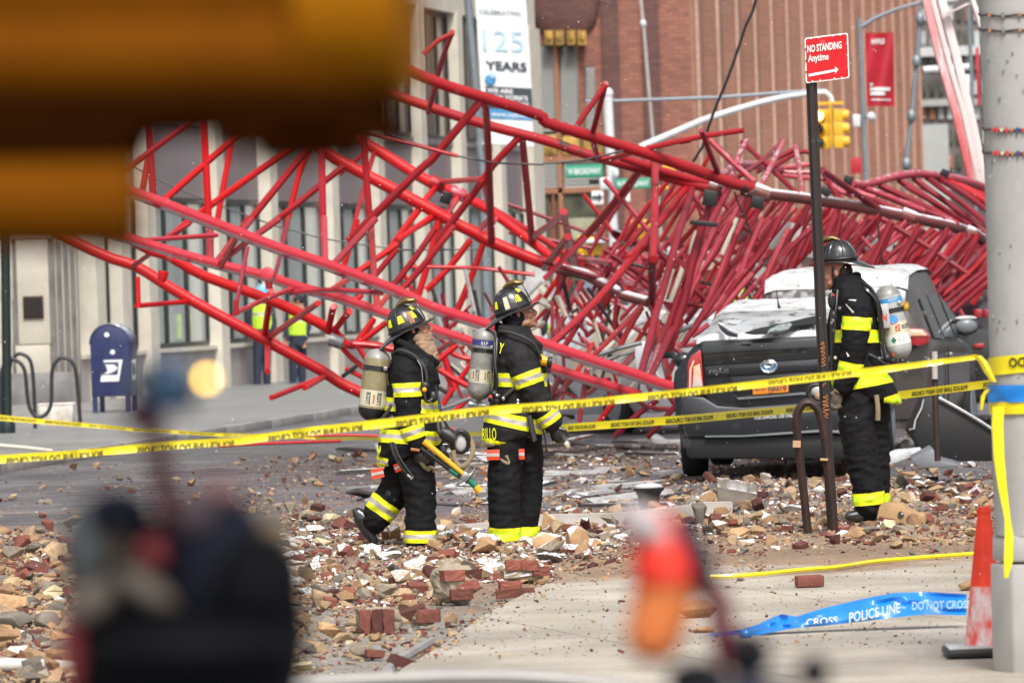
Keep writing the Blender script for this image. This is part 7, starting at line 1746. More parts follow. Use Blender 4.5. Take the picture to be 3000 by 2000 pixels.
T2 = [(925, 1279, 1290, 60), (1104, 1278, 1288, 58), (1415, 1263, 1276, 54), (1652, 1242, 1264, 47.4), (2000, 1216, 1241, 46.2), (2370, 1183, 1206, 43), (2638, 1145, 1169, 42), (2906, 1111, 1135, 41), (2960, 1104, 1128, 41)]
t2_, fn2, L2t = tape('police_tape', 'far yellow police tape passing behind the firefighters and before the hatchback', T2, M['tape_yellow'])
Sx = lambda u: next((k * L2t / 400 for k in range(401) if proj(fn2(k * L2t / 400, .5))[0] >= u), L2t)
for (u0, u1) in ((1660, 1742), (1780, 1910), (1948, 2086), (2124, 2263), (2302, 2440), (2470, 2620), (2668, 2832), (2872, 2950)):
    s0 = Sx(u0); s1 = Sx(u1); Yk = fn2(s0, .5).y; kk = Yk / FP; lettering(MSG, 11.5 * kk, lambda x, y: fn2(s0 + x, .77 - y / (24 * kk), .006), M['tape_ink'], t2_, width=s1 - s0, mirror=True, bold=.03)
T3 = [(-20, 1213, 1230, 66), (170, 1231, 1245, 66), (370, 1250, 1260, 66), (640, 1268, 1278, 66), (925, 1277, 1286, 66)]
t3_, fn3, L3t = tape('police_tape', 'thin yellow police tape running from the left edge behind the bicycle rack level', T3, M['tape_yellow'])
for k in range(7): lettering(MSG, .026, lambda x, y: fn3(.08 + .52 * k + x, .72 - y / .055, .006), M['tape_ink'], t3_, width=.42, mirror=True, bold=.03)
# wraps and hanging ends on the concrete post
wr = thing('tape_wrap', 'yellow and blue police tape wrapped round the concrete post', 'tape', cpx(1210))
def wrap(v0, v1, s0, s1, mt, a0=-3.3, a1=.3, r_=.229, nm='wrap_band', rip=.004):
    q = cpx((v0 + v1) / 2); mb = MB(); rows = []
    for i, a in enumerate(np.linspace(a0, a1, 30)):
        sl = s0 + (s1 - s0) * (i / 29); zt2 = cpx(v0).z + sl; zb2 = cpx(v1).z + sl
        rows.append([Vector((q.x + (r_ + rip * noise.noise(Vector((a * 3, k * 2, v0)))) * math.cos(a), q.y + (r_ + rip * noise.noise(Vector((a * 3, k * 2, v0)))) * math.sin(a), zt2 + (zb2 - zt2) * k)) for k in (0, .35, .7, 1)])
    mb.grid(rows); mb.grid([[p + (p - Vector((q.x, q.y, p.z))).normalized() * -.001 for p in r2] for r2 in rows]); return mb.build(nm, mt, wr, sm=True)
wrap(1032, 1085, -.02, .03, M['tape_yellow']); wrap(1122, 1172, .0, .0, M['tape_blue'], r_=.236, rip=.012); wrap(1165, 1202, -.01, .0, M['tape_yellow'], r_=.232)
qw = cpx(1058)
lettering('LINE DO', .040, lambda x, y: Vector((qw.x + .2345 * math.cos(-2.30 + x / .23), qw.y + .2345 * math.sin(-2.30 + x / .23), qw.z - .018 + y + .05 * x)), M['tape_ink'], wr, width=.20, mirror=True, bold=.03)
def strip(pts, wpx, Y, mt, root, nm='hanging_end'):
    rows = []
    for i, (u, v) in enumerate(pts): q = P(u, v, Y); h = (wpx[i] if isinstance(wpx, list) else wpx) * Y / FP / 2; rows.append([q + Vector((-h, .01 * math.sin(i), 0)), q + Vector((0, -.006, 0)), q + Vector((h, .01 * math.cos(i * 2), 0))])
    mb = MB(); mb.grid(rows); mb.grid([[p + Vector((0, .0015, 0)) for p in r_] for r_ in rows]); return mb.build(nm, mt, root, sm=True)
strip([(2925, 1190), (2923, 1250), (2927, 1340), (2938, 1430), (2952, 1520), (2956, 1570), (2955, 1640), (2948, 1692)], [34, 33, 30, 26, 17, 26, 28, 12], 24.08, M['tape_yellow'], wr)
strip([(2862, 1042), (2880, 1060), (2895, 1090), (2912, 1118)], [26, 24, 22, 16], 24.1, M['tape_yellow'], wr)
strip([(2895, 1140), (2880, 1160), (2874, 1200)], [14, 12, 6], 24.1, M['tape_yellow'], wr)
# blue tape fluttering by the cone
pb2 = thing('blue_police_tape', 'blue POLICE LINE tape hanging low over the concrete footway to the cone', 'tape', P(2500, 1830, 27.3))
topE = [TR(40, 1300), TR(110, 1280), TR(190, 1238), TR(380, 1216), TR(500, 1180), TR(590, 1135), TR(650, 1115), TR(745, 1130), TR(900, 1082), TR(1150, 1022), TR(1380, 976), TR(1600, 970), TR(1900, 986)]
botE = [TR(45, 1310), TR(120, 1308), TR(215, 1258), TR(400, 1280), TR(520, 1248), TR(600, 1232), TR(680, 1215), TR(770, 1204), TR(900, 1194), TR(1150, 1166), TR(1380, 1138), TR(1600, 1116), TR(1900, 1124)]
pp = list(zip(topE, botE)); rows = []; cum = []
for i in range(len(pp) - 1):
    for k in range(8):
        t_ = k / 8; a = tuple(x + (y - x) * t_ for x, y in zip(pp[i][0], pp[i + 1][0])); b_ = tuple(x + (y - x) * t_ for x, y in zip(pp[i][1], pp[i + 1][1])); r_ = []
        for j in range(7):
            w_ = j / 6; Yk = 27.45 - .12 * w_ + .05 * noise.noise(Vector((i * .9 + t_, w_ * 3.5, 5))); r_.append(P(a[0] + (b_[0] - a[0]) * w_, a[1] + (b_[1] - a[1]) * w_, Yk))
        rows.append(r_)
mb = MB(); mb.grid(rows); mb.grid([[p + Vector((0, .002, 0)) for p in r_] for r_ in rows]); mb.build('strip', M['tape_blue'], pb2, sm=True)
def bfn(u0, v0, sk): return lambda x, y: P(u0 + x * FP / 27.3, v0 + sk * x * FP / 27.3 - y * FP / 27.3, 27.15)
lettering('CROSS', .034, bfn(2362, 1832, -.09), M['tape_white'], pb2, width=.15, clip=.006); lettering('POLICE LINE', .048, bfn(2488, 1822, -.20), M['tape_white'], pb2, width=.245, bold=.02)
lettering('-', .040, bfn(2640, 1786, -.03), M['ink_pale'], pb2, width=.02); lettering('DO NOT CROSS', .040, bfn(2672, 1785, -.03), M['ink_pale'], pb2, width=.28)
MB().ball(P(*TR(415, 1245), 27.2), (.032, .03, .028), 10).build('knot', M['tape_blue'], pb2, sm=True)
# yellow line lying over the rubble
o = MB(); o.tube(smooth_path([G(u, v, .075) for u, v in ((2080, 1688), (2200, 1683), (2350, 1668), (2450, 1660), (2560, 1644), (2700, 1632), (2870, 1620))], 4), .014, 6); o = o.build('ground_tape', M['tape_yellow'], sm=True); props(o, 'twisted yellow tape lying on the dusty ground behind the blue tape', 'tape')
# cone
dm('cone_red', (0.95, 0.060, 0.012), .4, 0, (0.72, 0.03, 0.01), vs_=5); dm('cone_frost', (0.74, 0.72, 0.72), .6, 0, (0.80, 0.10, 0.07), vs_=22, stretch=(1, 1, .5))
cnx = P(2890, 1950, 25.35).x; cn = thing('traffic_cone', 'tall red traffic cone with snow frosted lower half beside the concrete post', 'traffic cone', (cnx, 25.35, .055))
ztop = P(2882, 1483, 25.35).z; lean = P(2882, 1483, 25.35).x - cnx
mb = MB(); rows = []
for k in np.linspace(0, 1, 24): r_ = .095 - .068 * k; rows.append([Vector((cnx + lean * k + r_ * math.cos(a), 25.35 + r_ * math.sin(a), .095 + (ztop - .095) * k)) for a in np.linspace(0, 2 * math.pi, 25)[:-1]])
mb.grid(rows[:11], True); mb.m = 1; mb.grid(rows[10:], True); e = len(mb.v) - 24; mb.f.append(tuple(e + k for k in range(24))); mb.mi.append(1); mb.build('cone_body', [M['cone_frost'], M['cone_red']], cn, sm=True)
mb = MB(); mb.tube([Vector((cnx + lean * k, 25.35, .095 + (ztop - .095) * k)) for k in (.955, .975)], .034, 16); mb.build('neck_ring', M['cone_red'], cn, sm=True)
mb = MB(); mb.box((cnx, 25.35, .078), (.37, .37, .036)); mb.build('base', M['rubber_black'], cn, bevel=.012)
mb = MB(); mb.box((cnx - .01, 25.35, .101), (.33, .33, .01)); mb.build('snow_on_base', M['snow_layer'], cn, bevel=.004)
# white pipe bottom left and curved grey rail bottom middle
o = MB(); o.tube([P(-40, 1944, 27.0), P(100, 1946, 27.0), P(170, 1950, 27.0), P(330, 1962, 27)], .030, 14); o = o.build('white_pipe', M['dirty_white'], sm=True); props(o, 'white plastic pipe lying on the ground at the lower left edge', 'pipe')
rl = thing('barrier_rail', 'blurred grey metal barrier rail along the bottom edge', 'barrier', P(1400, 2100, 12))
mb = MB(); mb.tube(smooth_path([P(u, v, 12) for u, v in ((700, 2020), (900, 2000), (1150, 1988), (1400, 1982), (1600, 1988), (1800, 2010), (1900, 2040))], 4), .016, 14); mb.build('top_rail', dm('rail_grey', (0.30, 0.29, 0.27), .5, .3), rl, sm=True)
mb = MB(); a = P(700, 2020, 12); b_ = P(1900, 2040, 12)
for q in (a, b_): mb.tube([q, Vector((q.x, 12, .02))], .016, 10)
mb.build('leg', M['rail_grey'], rl, sm=True)
# ================================================================== RUBBLE
S = dict(bump=.5, bs=55)
def rub(k, c, c2, **kw): dm(k, c, .85, 0, c2, vs_=9, rv=.3, **{**S, **kw}); dm(k + '_snow', c, .85, 0, c2, vs_=9, rv=.3, snow=.95, snow_s=8, snow_t=.49, **{**S, **kw})
rub('rub_brick', (0.23, 0.072, 0.048), (0.145, 0.044, 0.031), chips=(0.33, 0.25, 0.17), chip_s=7, chip_t=.66)
rub('rub_brick_dark', (0.10, 0.030, 0.022), (0.065, 0.020, 0.016))
rub('rub_tan', (0.43, 0.265, 0.14), (0.30, 0.175, 0.09))
rub('rub_sand', (0.44, 0.31, 0.185), (0.30, 0.20, 0.11))
rub('rub_grey', (0.21, 0.18, 0.145), (0.13, 0.11, 0.09))
rub('rub_mortar', (0.33, 0.275, 0.205), (0.22, 0.18, 0.13), chips=(0.24, 0.07, 0.045), chip_s=5, chip_t=.64)
rub('rub_dark', (0.035, 0.03, 0.028), (0.06, 0.05, 0.045))
rub('rub_cream', (0.52, 0.44, 0.27), (0.44, 0.36, 0.22))
rub('rub_wood', (0.30, 0.13, 0.06), (0.20, 0.09, 0.045))
dm('rub_white', (0.48, 0.48, 0.48), .6, 0, (0.32, 0.31, 0.30), vs_=6)
def hull(pts):
    bm = bmesh.new(); vs = [bm.verts.new(p) for p in pts]; r_ = bmesh.ops.convex_hull(bm, input=vs)
    bmesh.ops.delete(bm, geom=[g for g in set(r_['geom_interior'] + r_['geom_unused']) if isinstance(g, bmesh.types.BMVert)], context='VERTS')
    bmesh.ops.recalc_face_normals(bm, faces=bm.faces); bm.verts.index_update(); v = np.array([x.co[:] for x in bm.verts]); f = [tuple(x.index for x in q.verts) for q in bm.faces]; bm.free(); return v, f
rg = np.random.default_rng(11)
def stone_shape(n=14, sx=1, sy=.8, sz=.46):
    p = rg.normal(size=(n, 3)); p /= np.linalg.norm(p, axis=1)[:, None]; p *= rg.uniform(.75, 1.0, (n, 1)); p = np.sign(p) * np.abs(p) ** .8; return hull([tuple(q * (sx * .5, sy * .5, sz * .5)) for q in p])
def brick_shape():
    L_ = rg.uniform(.45, 1.0); c = []
    for x in (-.5, .5):
        for y in (-.5, .5):
            for z in (-.5, .5):
                j = rg.uniform(-.03, .03, 3); xx = x * L_
                if x > 0: xx *= rg.uniform(.65, 1)
                c.append((xx + j[0], y * .48 + j[1] * .6, z * .30 + j[2] * .6))
    for _ in range(2):
        i = int(rg.integers(8)); q = c[i]; c[i] = (q[0] * .8, q[1], q[2]); c.append((q[0], q[1] * .6, q[2] * .8))
    return hull(c)
def shard_shape(): return stone_shape(9, 1, .6, .13)
def board_shape(): return hull([(x + rg.uniform(-.05, .05), y * .22, z * .05) for x in (-.5, .5) for y in (-.5, .5) for z in (-.5, .5)])
SHP = {'stone': [stone_shape() for _ in range(16)] + [stone_shape(9, 1, .7, .7) for _ in range(6)], 'brick': [brick_shape() for _ in range(14)], 'shard': [shard_shape() for _ in range(10)], 'board': [board_shape() for _ in range(5)]}
def smoothstep(a, b_, x): t_ = min(1, max(0, (x - a) / (b_ - a))); return t_ * t_ * (3 - 2 * t_)
def density(u, v):
    """how thickly pieces lie, read off the photograph; returns density, size scale, snow chance"""
    d = .035; sz = .55; sn = .0
    n_ = noise.noise(Vector((u * .004, v * .012, 0.5)))
    band_ = smoothstep(1480, 1540, v) * (1 - smoothstep(1735 - .16 * max(0, u - 1300) * 0, 1800, v))
    if 820 < u < 1960: mid = band_ * (1 - smoothstep(1600, 1900, u) * smoothstep(1560, 1700, v)); 
    else: mid = 0
    if mid > .05: d = max(d, mid * (1.0 + n_)); sz = 1.0; sn = .55 if 1540 < v < 1720 and u < 1850 else .2
    if u < 900: l = smoothstep(1520, 1590, v) * (1 - smoothstep(120 + 180, 900, u) * .35); 
    else: l = 0
    if l > .05: d = max(d, l * (.85 + .8 * n_)); sz = max(sz, 1.0); sn = max(sn, .03)
    if 840 < u < 1250 and v > 1700: d = max(d, .42 * (1 - smoothstep(1760, 1990, v)) + .07); sz = .85
    r_ = smoothstep(1850, 2000, u) * smoothstep(1360, 1420, v) * (1 - smoothstep(1560, 1640, v))
    if r_ > .05: d = max(d, r_ * (.95 + .8 * n_)); sz = max(sz, .95); sn = max(sn, .22 if u < 2500 else .06)
    if u > 1800 and 1580 < v < 1700: d = max(d, .22); sz = max(.45, min(sz, .7))
    if 1180 < v < 1500:
        q = .16 + .25 * smoothstep(1250, 1400, u) * (1 - smoothstep(2000, 2200, u)) + .1 * smoothstep(1400, 1480, v); 
        if u < 700: q *= .35
        d = max(d, q * (1 + .9 * n_)); sz = max(sz, .7); sn = max(sn, .30 if u > 1000 else .05)
    if v > 1640 and u > 1620 or (v > 1700 and u > 1300): d = .11; sz = .40; sn = 0
    if v > 1620:
        for (a, b_), (c, e_) in zip(EDG, EDG[1:]):
            if a <= u <= c:
                q = abs(v - b_ - (e_ - b_) * (u - a) / (c - a))
                if q < 75: d = max(d, .8 * (1 - q / 75)); sz = max(sz, .55)
    return max(0, d), sz, sn
EDG = [(1150, 2010), (1161, 1975), (1286, 1894), (1424, 1795), (1571, 1720), (1720, 1665), (1900, 1640), (2250, 1640)]
occ = []
def place(N, small):
    out = []
    for _ in range(N * 40):
        if len(out) >= N: break
        y = 26.2 + (60 - 26.2) * rg.random() ** 1.25; x = rg.uniform(-.094, .094) * y
        u, v = proj((x, y, .03)); 
        if not (-60 < u < 3060 and v < 2030): continue
        d, s, sn = density(u, v)
        if rg.random() > d / 1.5: continue
        out.append((x, y, s, sn, u, v))
    return out
def slab_h(x, y):
    u, v = proj((x, y, .055)); ed = [(1150, 2010), (1161, 1975), (1286, 1894), (1424, 1795), (1571, 1720), (1720, 1665), (1900, 1622), (2250, 1600), (3050, 1560)]
    for (a, b_), (c, d_) in zip(ed, ed[1:]):
        if a <= u <= c: return .055 if v > b_ + (d_ - b_) * (u - a) / max(1, c - a) else 0
    return 0
def gh(x, y): return max(.006 + hfun(x, y), slab_h(x, y))
def pick():
    r_ = rg.random()
    if r_ < .14: return 'brick', ('rub_brick' if rg.random() < .7 else 'rub_brick_dark')
    if r_ < .78: return 'stone', ('rub_tan', 'rub_sand', 'rub_tan', 'rub_grey', 'rub_mortar', 'rub_sand')[int(rg.integers(6))]
    if r_ < .90: return 'shard', ('rub_tan', 'rub_grey', 'rub_cream', 'rub_brick', 'rub_dark')[int(rg.integers(5))]
    return 'stone', ('rub_cream', 'rub_brick', 'rub_brick_dark')[int(rg.integers(3))]
def rotm(tilt):
    a = rg.uniform(0, 2 * math.pi); ax = Vector((rg.normal(), rg.normal(), 0)); ax = ax.normalized() if ax.length > 1e-3 else Vector((1, 0, 0))
    return Matrix.Rotation(rg.normal() * tilt, 3, ax) @ Matrix.Rotation(a, 3, 'Z')
# people, posts and tools stand free
KEEP = [(P(1232, 1600, 38).x, 38, .17), (P(1072, 1590, 38).x, 38.1, .14), (P(1480, 1610, 38.3).x, 38.2, .15), (P(1535, 1610, 38.3).x, 38.4, .15), (P(2540, 1500, 39.5).x, 39.4, .17), (P(2575, 1500, 39.5).x, 39.6, .16), (P(2440, 1550, 38.2).x, 38.2, .06), (P(2370, 1590, 37.9).x, 37.9, .06), (cnx, 25.35, .25), (P(3075, 1700, 24.4).x, 24.4, .35)]
def free(x, y, r_): return all(math.hypot(x - a, (y - b_)) > c + r_ * .5 for a, b_, c in KEEP)
pieces = []
for (x, y, s, sn, u, v) in place(4600, False):
    kind, mk = pick(); size = (.032 + .15 * rg.random() ** 2.6) * s * 1.15
    if kind == 'brick': size = min(max(size, .05), .155)
    if not free(x, y, size): continue
    if slab_h(x, y) > 0 and v > 1640: size *= .5
    pieces.append((size * FP / y, x, y, size, kind, mk, sn, u, v))
for _ in range(130):     # flat boards, sheets and pipes lying under the wreck
    y = rg.uniform(44, 62); x = rg.uniform(-.03, .055) * y; u, v = proj((x, y, .05)); 
    mk = ('rub_white', 'rub_dark', 'rub_wood', 'rub_grey', 'rub_dark', 'rub_white')[int(rg.integers(6))]; size = rg.uniform(.2, .75)
    if 1990 < u < 2560 and y > 46: continue
    pieces.append((size * FP / y * .45, x, y, size, 'board', mk, .4, u, v))
pieces.sort(key=lambda p_: -p_[0])
SHM = {}
def shape_mesh(kind, i, mk):
    k = (kind, i, mk)
    if k not in SHM:
        v, f = SHP[kind][i]; me = bpy.data.meshes.new('rubble_piece'); me.from_pydata([tuple(q) for q in v], [], f); me.materials.append(M[mk]); SHM[k] = me
    return SHM[k]
def zone(u, v):
    if u < 860:
        r_ = 'by the left edge' if u < 150 else ('left of the blurred gear' if u < 430 else 'behind the blurred gear')
        return r_ + (' on the dark road' if v < 1520 else (' in the upper heap' if v < 1680 else (' in the middle heap' if v < 1800 else ' near the bottom edge')))
    if v > 1480 and u < 2000:
        c_ = 'left of the walking firefighter' if u < 1050 else ('below the walking firefighter' if u < 1330 else ('below the standing firefighter' if u < 1620 else 'right of the standing firefighter'))
        return c_ + (' by the boots' if v < 1620 else (' in the snowy heap' if v < 1720 else ' near the footway edge'))
    if v > 1350 and u >= 2000:
        c_ = 'left of the bicycle hoop' if u < 2330 else ('between hoop and right firefighter' if u < 2480 else ('behind the carved block' if u < 2720 else 'left of the concrete post'))
        return c_ + (' below the cars' if v < 1460 else (' on the brown dust' if v < 1620 else ' on the footway'))
    c_ = 'left of the walking firefighter' if u < 1150 else ('between the two firefighters' if u < 1450 else ('left of the hatchback' if u < 2000 else 'beside the cars'))
    return 'on the road ' + c_ + (' far back' if v < 1300 else ('' if v < 1400 else ' close up'))
ADJ = {'rub_brick': 'red', 'rub_brick_dark': 'dark red', 'rub_tan': 'tan', 'rub_sand': 'sandy', 'rub_grey': 'grey', 'rub_mortar': 'beige', 'rub_cream': 'cream', 'rub_dark': 'black', 'rub_wood': 'brown', 'rub_white': 'white'}
def lab_of(kind, mk, size, snowy, u, v):
    sz_ = 'large' if size > .13 else ('middling' if size > .08 else 'small'); 
    if kind == 'board': sz_ = 'long' if size > .6 else 'short'
    return f"{sz_} {'snowy ' if snowy else ''}{ADJ[mk]} {dict(brick='brick piece', stone='stone lump', shard='stone chip', board='board')[kind]} {zone(u, v)}"
NM = {'brick': ('brick_fragment', 'broken red brick piece', 'brick'), 'stone': ('stone_fragment', 'angular tan stone lump', 'stone'), 'shard': ('stone_chip', 'thin flat stone chip', 'stone chip'), 'board': ('debris_board', 'flat board or sheet of debris', 'board')}
nind = {'brick': 0, 'stone': 0, 'shard': 0, 'board': 0}
rest = []
for k, (px_, x, y, size, kind, mk, sn, u, v) in enumerate(pieces):
    lim = {'brick': 200, 'stone': 300, 'shard': 80, 'board': 90}[kind]
    z0 = gh(x, y); m2 = mk + '_snow' if (rg.random() < sn and mk + '_snow' in M) else mk
    if nind[kind] < lim and px_ > 20:
        nind[kind] += 1; i = int(rg.integers(len(SHP[kind]))); o = bpy.data.objects.new(NM[kind][0], shape_mesh(kind, i, m2)); COL.objects.link(o)
        Rm = rotm(.35 if kind != 'board' else .07); o.rotation_euler = Rm.to_euler(); o.scale = (size, size, size * rg.uniform(.8, 1.15))
        hz = min((Rm @ Vector(q))[2] for q in SHP[kind][i][0]) * size; heap = .07 * max(0, noise.noise(Vector((x * 2, y * 1.2, 9)))) if s > .9 else 0
        o.location = (x, y, z0 - hz - .012 * min(1, size / .1) + heap); lb_ = lab_of('stone' if kind == 'brick' and 'brick' not in mk else kind, mk, size, m2 != mk, u, v); props(o, lb_, NM[kind][2], 'group of ' + lb_)
    else: rest.append((x, y, size, kind, m2))
print('individual rubble', nind, 'rest', len(rest))
# the small rest, joined
for (x, y, s, sn, u, v) in place(38000, True):
    kind, mk = pick(); size = .012 + .05 * rg.random() ** 2.2 * s
    if slab_h(x, y) > 0 and v > 1640 and rg.random() < .35: continue
    if slab_h(x, y) > 0 and v > 1640: size *= .7
    rest.append((x, y, size, kind, mk + '_snow' if rg.random() < sn * .8 else mk))
mks = sorted({r_[4] for r_ in rest}); VV = []; FF = []; MI = []; base = 0
for (x, y, size, kind, mk) in rest:
    i = int(rg.integers(len(SHP[kind]))); v, f = SHP[kind][i]; Rm = np.array(rotm(.4)); w_ = (v @ Rm.T) * size; w_[:, 2] -= w_[:, 2].min() + .1 * size; w_ += (x, y, gh(x, y)); VV.append(w_); mi = mks.index(mk)
    for q in f: FF.append(tuple(base + j for j in q)); MI.append(mi)
    base += len(v)
me = bpy.data.meshes.new('small_rubble'); me.from_pydata(np.concatenate(VV).tolist(), [], FF); 
for k in mks: me.materials.append(M[k])
me.polygons.foreach_set('material_index', MI); me.update(); o = add('small_rubble', me, None, None, local=True); props(o, 'small rubble, crumbs of brick and stone strewn over the street', 'rubble', None, 'stuff')
# ---- notable pieces
def rough_mesh(vs_, f, amp, fr, name, mt, t):
    bm = bmesh.new(); bv = [bm.verts.new(p) for p in vs_]
    for q in f: bm.faces.new([bv[i] for i in q])
    bmesh.ops.subdivide_edges(bm, edges=bm.edges[:], cuts=3, use_grid_fill=True); bmesh.ops.triangulate(bm, faces=bm.faces[:]); bm.normal_update()
    for w_ in bm.verts: w_.co += w_.normal * amp * (noise.noise(w_.co * fr) + .6 * noise.noise(w_.co * fr * 2.7))
    bmesh.ops.recalc_face_normals(bm, faces=bm.faces); me = bpy.data.meshes.new(name); bm.to_mesh(me); bm.free(); return add(name, me, mt, t)
def chunk(name, label, cat, c, dims, mk, seed=1, rot=0, n=26, tilt=0):
    r2 = np.random.default_rng(seed); p = r2.uniform(-1, 1, (n, 3)); p /= np.maximum((np.abs(p) ** 4).sum(1) ** .25, 1e-3)[:, None]; p *= r2.uniform(.8, 1.05, (n, 1))
    v, f = hull([tuple(q * np.array(dims) / 2) for q in p]); Rm = Matrix.Rotation(tilt, 3, 'Y') @ Matrix.Rotation(rot, 3, 'Z')
    t = thing(name, label, cat, Vector(c) - Vector((0, 0, dims[2] / 2))); rough_mesh([Vector(c) + Rm @ Vector(q) for q in v], f, .016, 22, 'mortar', M[mk], t); return t, Rm
def pbrick(t, c, Rm, off, d=(.20, .095, .06), mk='rub_brick', rz=0):
    R2 = Rm @ Matrix.Rotation(rz, 3, 'Z'); v, f = SHP['brick'][int(rg.integers(14))]; sp_ = v.max(0) - v.min(0); q_ = (v - (v.max(0) + v.min(0)) / 2) / sp_ * np.array(d) * 1.08; return rough_mesh([Vector(c) + Rm @ (Vector(off) * .84) + R2 @ Vector(k_) for k_ in q_], f, .005, 60, 'brick', M[mk], t)
def gp_(u, v, up=0): p = G(u, v, .05); p.z = gh(p.x, p.y) + up; return p
c = gp_(1330, 1752, .115); t, Rm = chunk('masonry_lump', 'largest lump of mortar with red bricks in the centre foreground', 'masonry', c, (.26, .2, .24), 'rub_mortar', 3, .3)
for off, rz in (((-.03, -.085, .065), .1), ((.075, -.08, -.005), -.25), ((.02, -.085, -.06), .05), ((.10, -.03, .06), .5)): pbrick(t, c, Rm, off, (.13, .08, .055), 'rub_brick_dark' if rz > .2 else 'rub_brick', rz)
c = gp_(1110, 1835, .075); t, Rm = chunk('masonry_lump', 'lump of three upright red bricks in pale mortar, left centre foreground', 'masonry', c, (.26, .14, .13), 'rub_mortar', 5, -.05)
for i in range(3): pbrick(t, c, Rm, (-.075 + .07 * i, -.055, -.01), (.055, .08, .12), 'rub_brick' if i != 1 else 'rub_brick_dark', .05 * i)
c = gp_(1245, 1822, .055); t, Rm = chunk('masonry_lump', 'single red brick with mortar end right of the three brick lump', 'masonry', c, (.13, .10, .07), 'rub_mortar', 7, .2); pbrick(t, c, Rm, (.02, -.02, .02), (.12, .09, .06), 'rub_brick', -.2)
c = gp_(1530, 1690, .07); t, Rm = chunk('masonry_lump', 'wide flat block of mortar joining several bricks behind the centre lump', 'masonry', c, (.30, .16, .12), 'rub_mortar_snow', 9, .1)
for off, rz in (((.12, -.06, .0), .1), ((.05, -.07, .045), 0), ((-.06, -.06, .05), .06)): pbrick(t, c, Rm, off, (.10, .07, .055), 'rub_brick', rz)
c = gp_(1510, 1738, .04); t, Rm = chunk('masonry_lump', 'long low pair of red bricks at the broken kerb edge', 'masonry', c, (.20, .10, .05), 'rub_mortar', 12, .1); pbrick(t, c, Rm, (.0, -.02, .0), (.22, .08, .055), 'rub_brick', .05); pbrick(t, c, Rm, (-.03, .0, .05), (.12, .08, .05), 'rub_brick', .05)
c = gp_(2372, 1722, .035); mb = MB(); mb.box(c, (.15, .10, .062), Matrix.Rotation(.12, 3, 'Z')); o = mb.build('brick_fragment', M['rub_brick'], bevel=.008); props(o, 'lone dark red brick lying on the footway before the blue tape', 'brick')
for (u, v, dx, dy, dz, mk, lab, sd) in ((1305, 1542, .11, .1, .10, 'rub_tan', 'brown stone lump on the road just right of the walking firefighter', 21), (1605, 1608, .20, .14, .14, 'rub_tan_snow', 'large tan stone with thin snow edge right of the standing firefighter boots', 22), (1690, 1600, .16, .12, .16, 'rub_tan_snow', 'tan stone with a raised point further right of the standing firefighter', 23), (1418, 1610, .10, .1, .14, 'rub_sand_snow', 'upright pale stone left of the standing firefighter boots', 24),
                          (2038, 1812, .20, .16, .10, 'rub_tan', 'big sandy stone beside the blurred red lamp', 25), (2060, 1855, .12, .08, .035, 'rub_tan', 'flat tan stone beside the end of the blue tape', 26), (2833, 1732, .09, .07, .07, 'rub_tan', 'wedge of tan stone standing above the blue tape by the cone', 27), (40, 1825, .22, .16, .10, 'rub_grey', 'large brown grey stone at the lower left edge', 28), (140, 1820, .16, .12, .09, 'rub_grey', 'pale grey cracked stone at lower left beside the blurred gear', 29),
                          (2655, 1325, .28, .2, .17, 'rub_grey_snow', 'pinkish grey boulder under the brown car', 30), (2737, 1375, .11, .09, .08, 'rub_sand', 'pale block on the grey bent sheet', 31), (2590, 1415, .12, .1, .05, 'rub_sand', 'flat sandy stone right of the right firefighter shin', 32)):
    p = gp_(u, v, dz * .42); r2 = np.random.default_rng(sd); q = r2.normal(size=(15, 3)); q /= np.linalg.norm(q, axis=1)[:, None]; vv, ff = hull([tuple(k_ * np.array((dx, dy, dz)) * .56) for k_ in q]); mb = MB(); mb.v = [tuple(p + Vector(k_)) for k_ in vv]; mb.f = ff; mb.mi = [0] * len(ff); o = mb.build('stone_lump', M[mk], bevel=.004); props(o, lab, 'stone')
# carved stone block with a hole
pts = [TR(1290, 410), TR(1320, 400), TR(1430, 402), TR(1480, 440), TR(1530, 465), TR(1580, 468), TR(1595, 520), TR(1540, 545), TR(1400, 555), TR(1272, 490)]
cbk = thing('carved_block', 'large sandy carved stone block with a drilled hole beside the right firefighter boot', 'stone block', P(2640, 1548, 39.1))
mb = MB(); mb.prism([P(u, v, 39.05) for u, v in pts], Vector((0, 0, 0)), Vector((.03, .16, .015))); mb.build('block', dm('carved_tan', (0.40, 0.25, 0.13), .85, 0, (0.30, 0.18, 0.09), vs_=8, bump=.3, bs=60), cbk, bevel=.006)
q = P(*TR(1432, 462), 39.04); MB().tube([q, q + Vector((0, -.004, 0))], .022, 10).build('hole', M['rub_dark'], cbk); MB().ball(q + Vector((.008, -.006, .004)), .009, 6).build('hole_chip', M['rub_white'], cbk)
# fluted stone
fl = thing('fluted_stone', 'grey brown fluted cornice stone with snow on top in front of the hatchback', 'stone block', P(2160, 1470, 43))
a = P(*TR(228, 300), 43); b_ = P(*TR(490, 345), 43); d = (b_ - a); upv = Vector((.0, 0, .16)); mb = MB(); prof = [(0, 0), (.02, .10), (.05, .20), (.06, .36), (.10, .46), (.10, .62), (.16, .74), (.20, 1.0), (.45, 1.0), (.45, 0)]
rows = [[a + d * t_ + Vector((0, -y_ * .3, 0)) * -1 + Vector((0, 0, -.10 + .19 * z_)) for y_, z_ in prof] for t_ in np.linspace(0, 1, 8)]
mb.grid(rows, True); mb.f.append(tuple(range(len(prof)))); mb.mi.append(0); e = 7 * len(prof); mb.f.append(tuple(e + k for k in range(len(prof)))); mb.mi.append(0); mb.build('fluting', M['rub_grey_snow'], fl, bevel=.004)
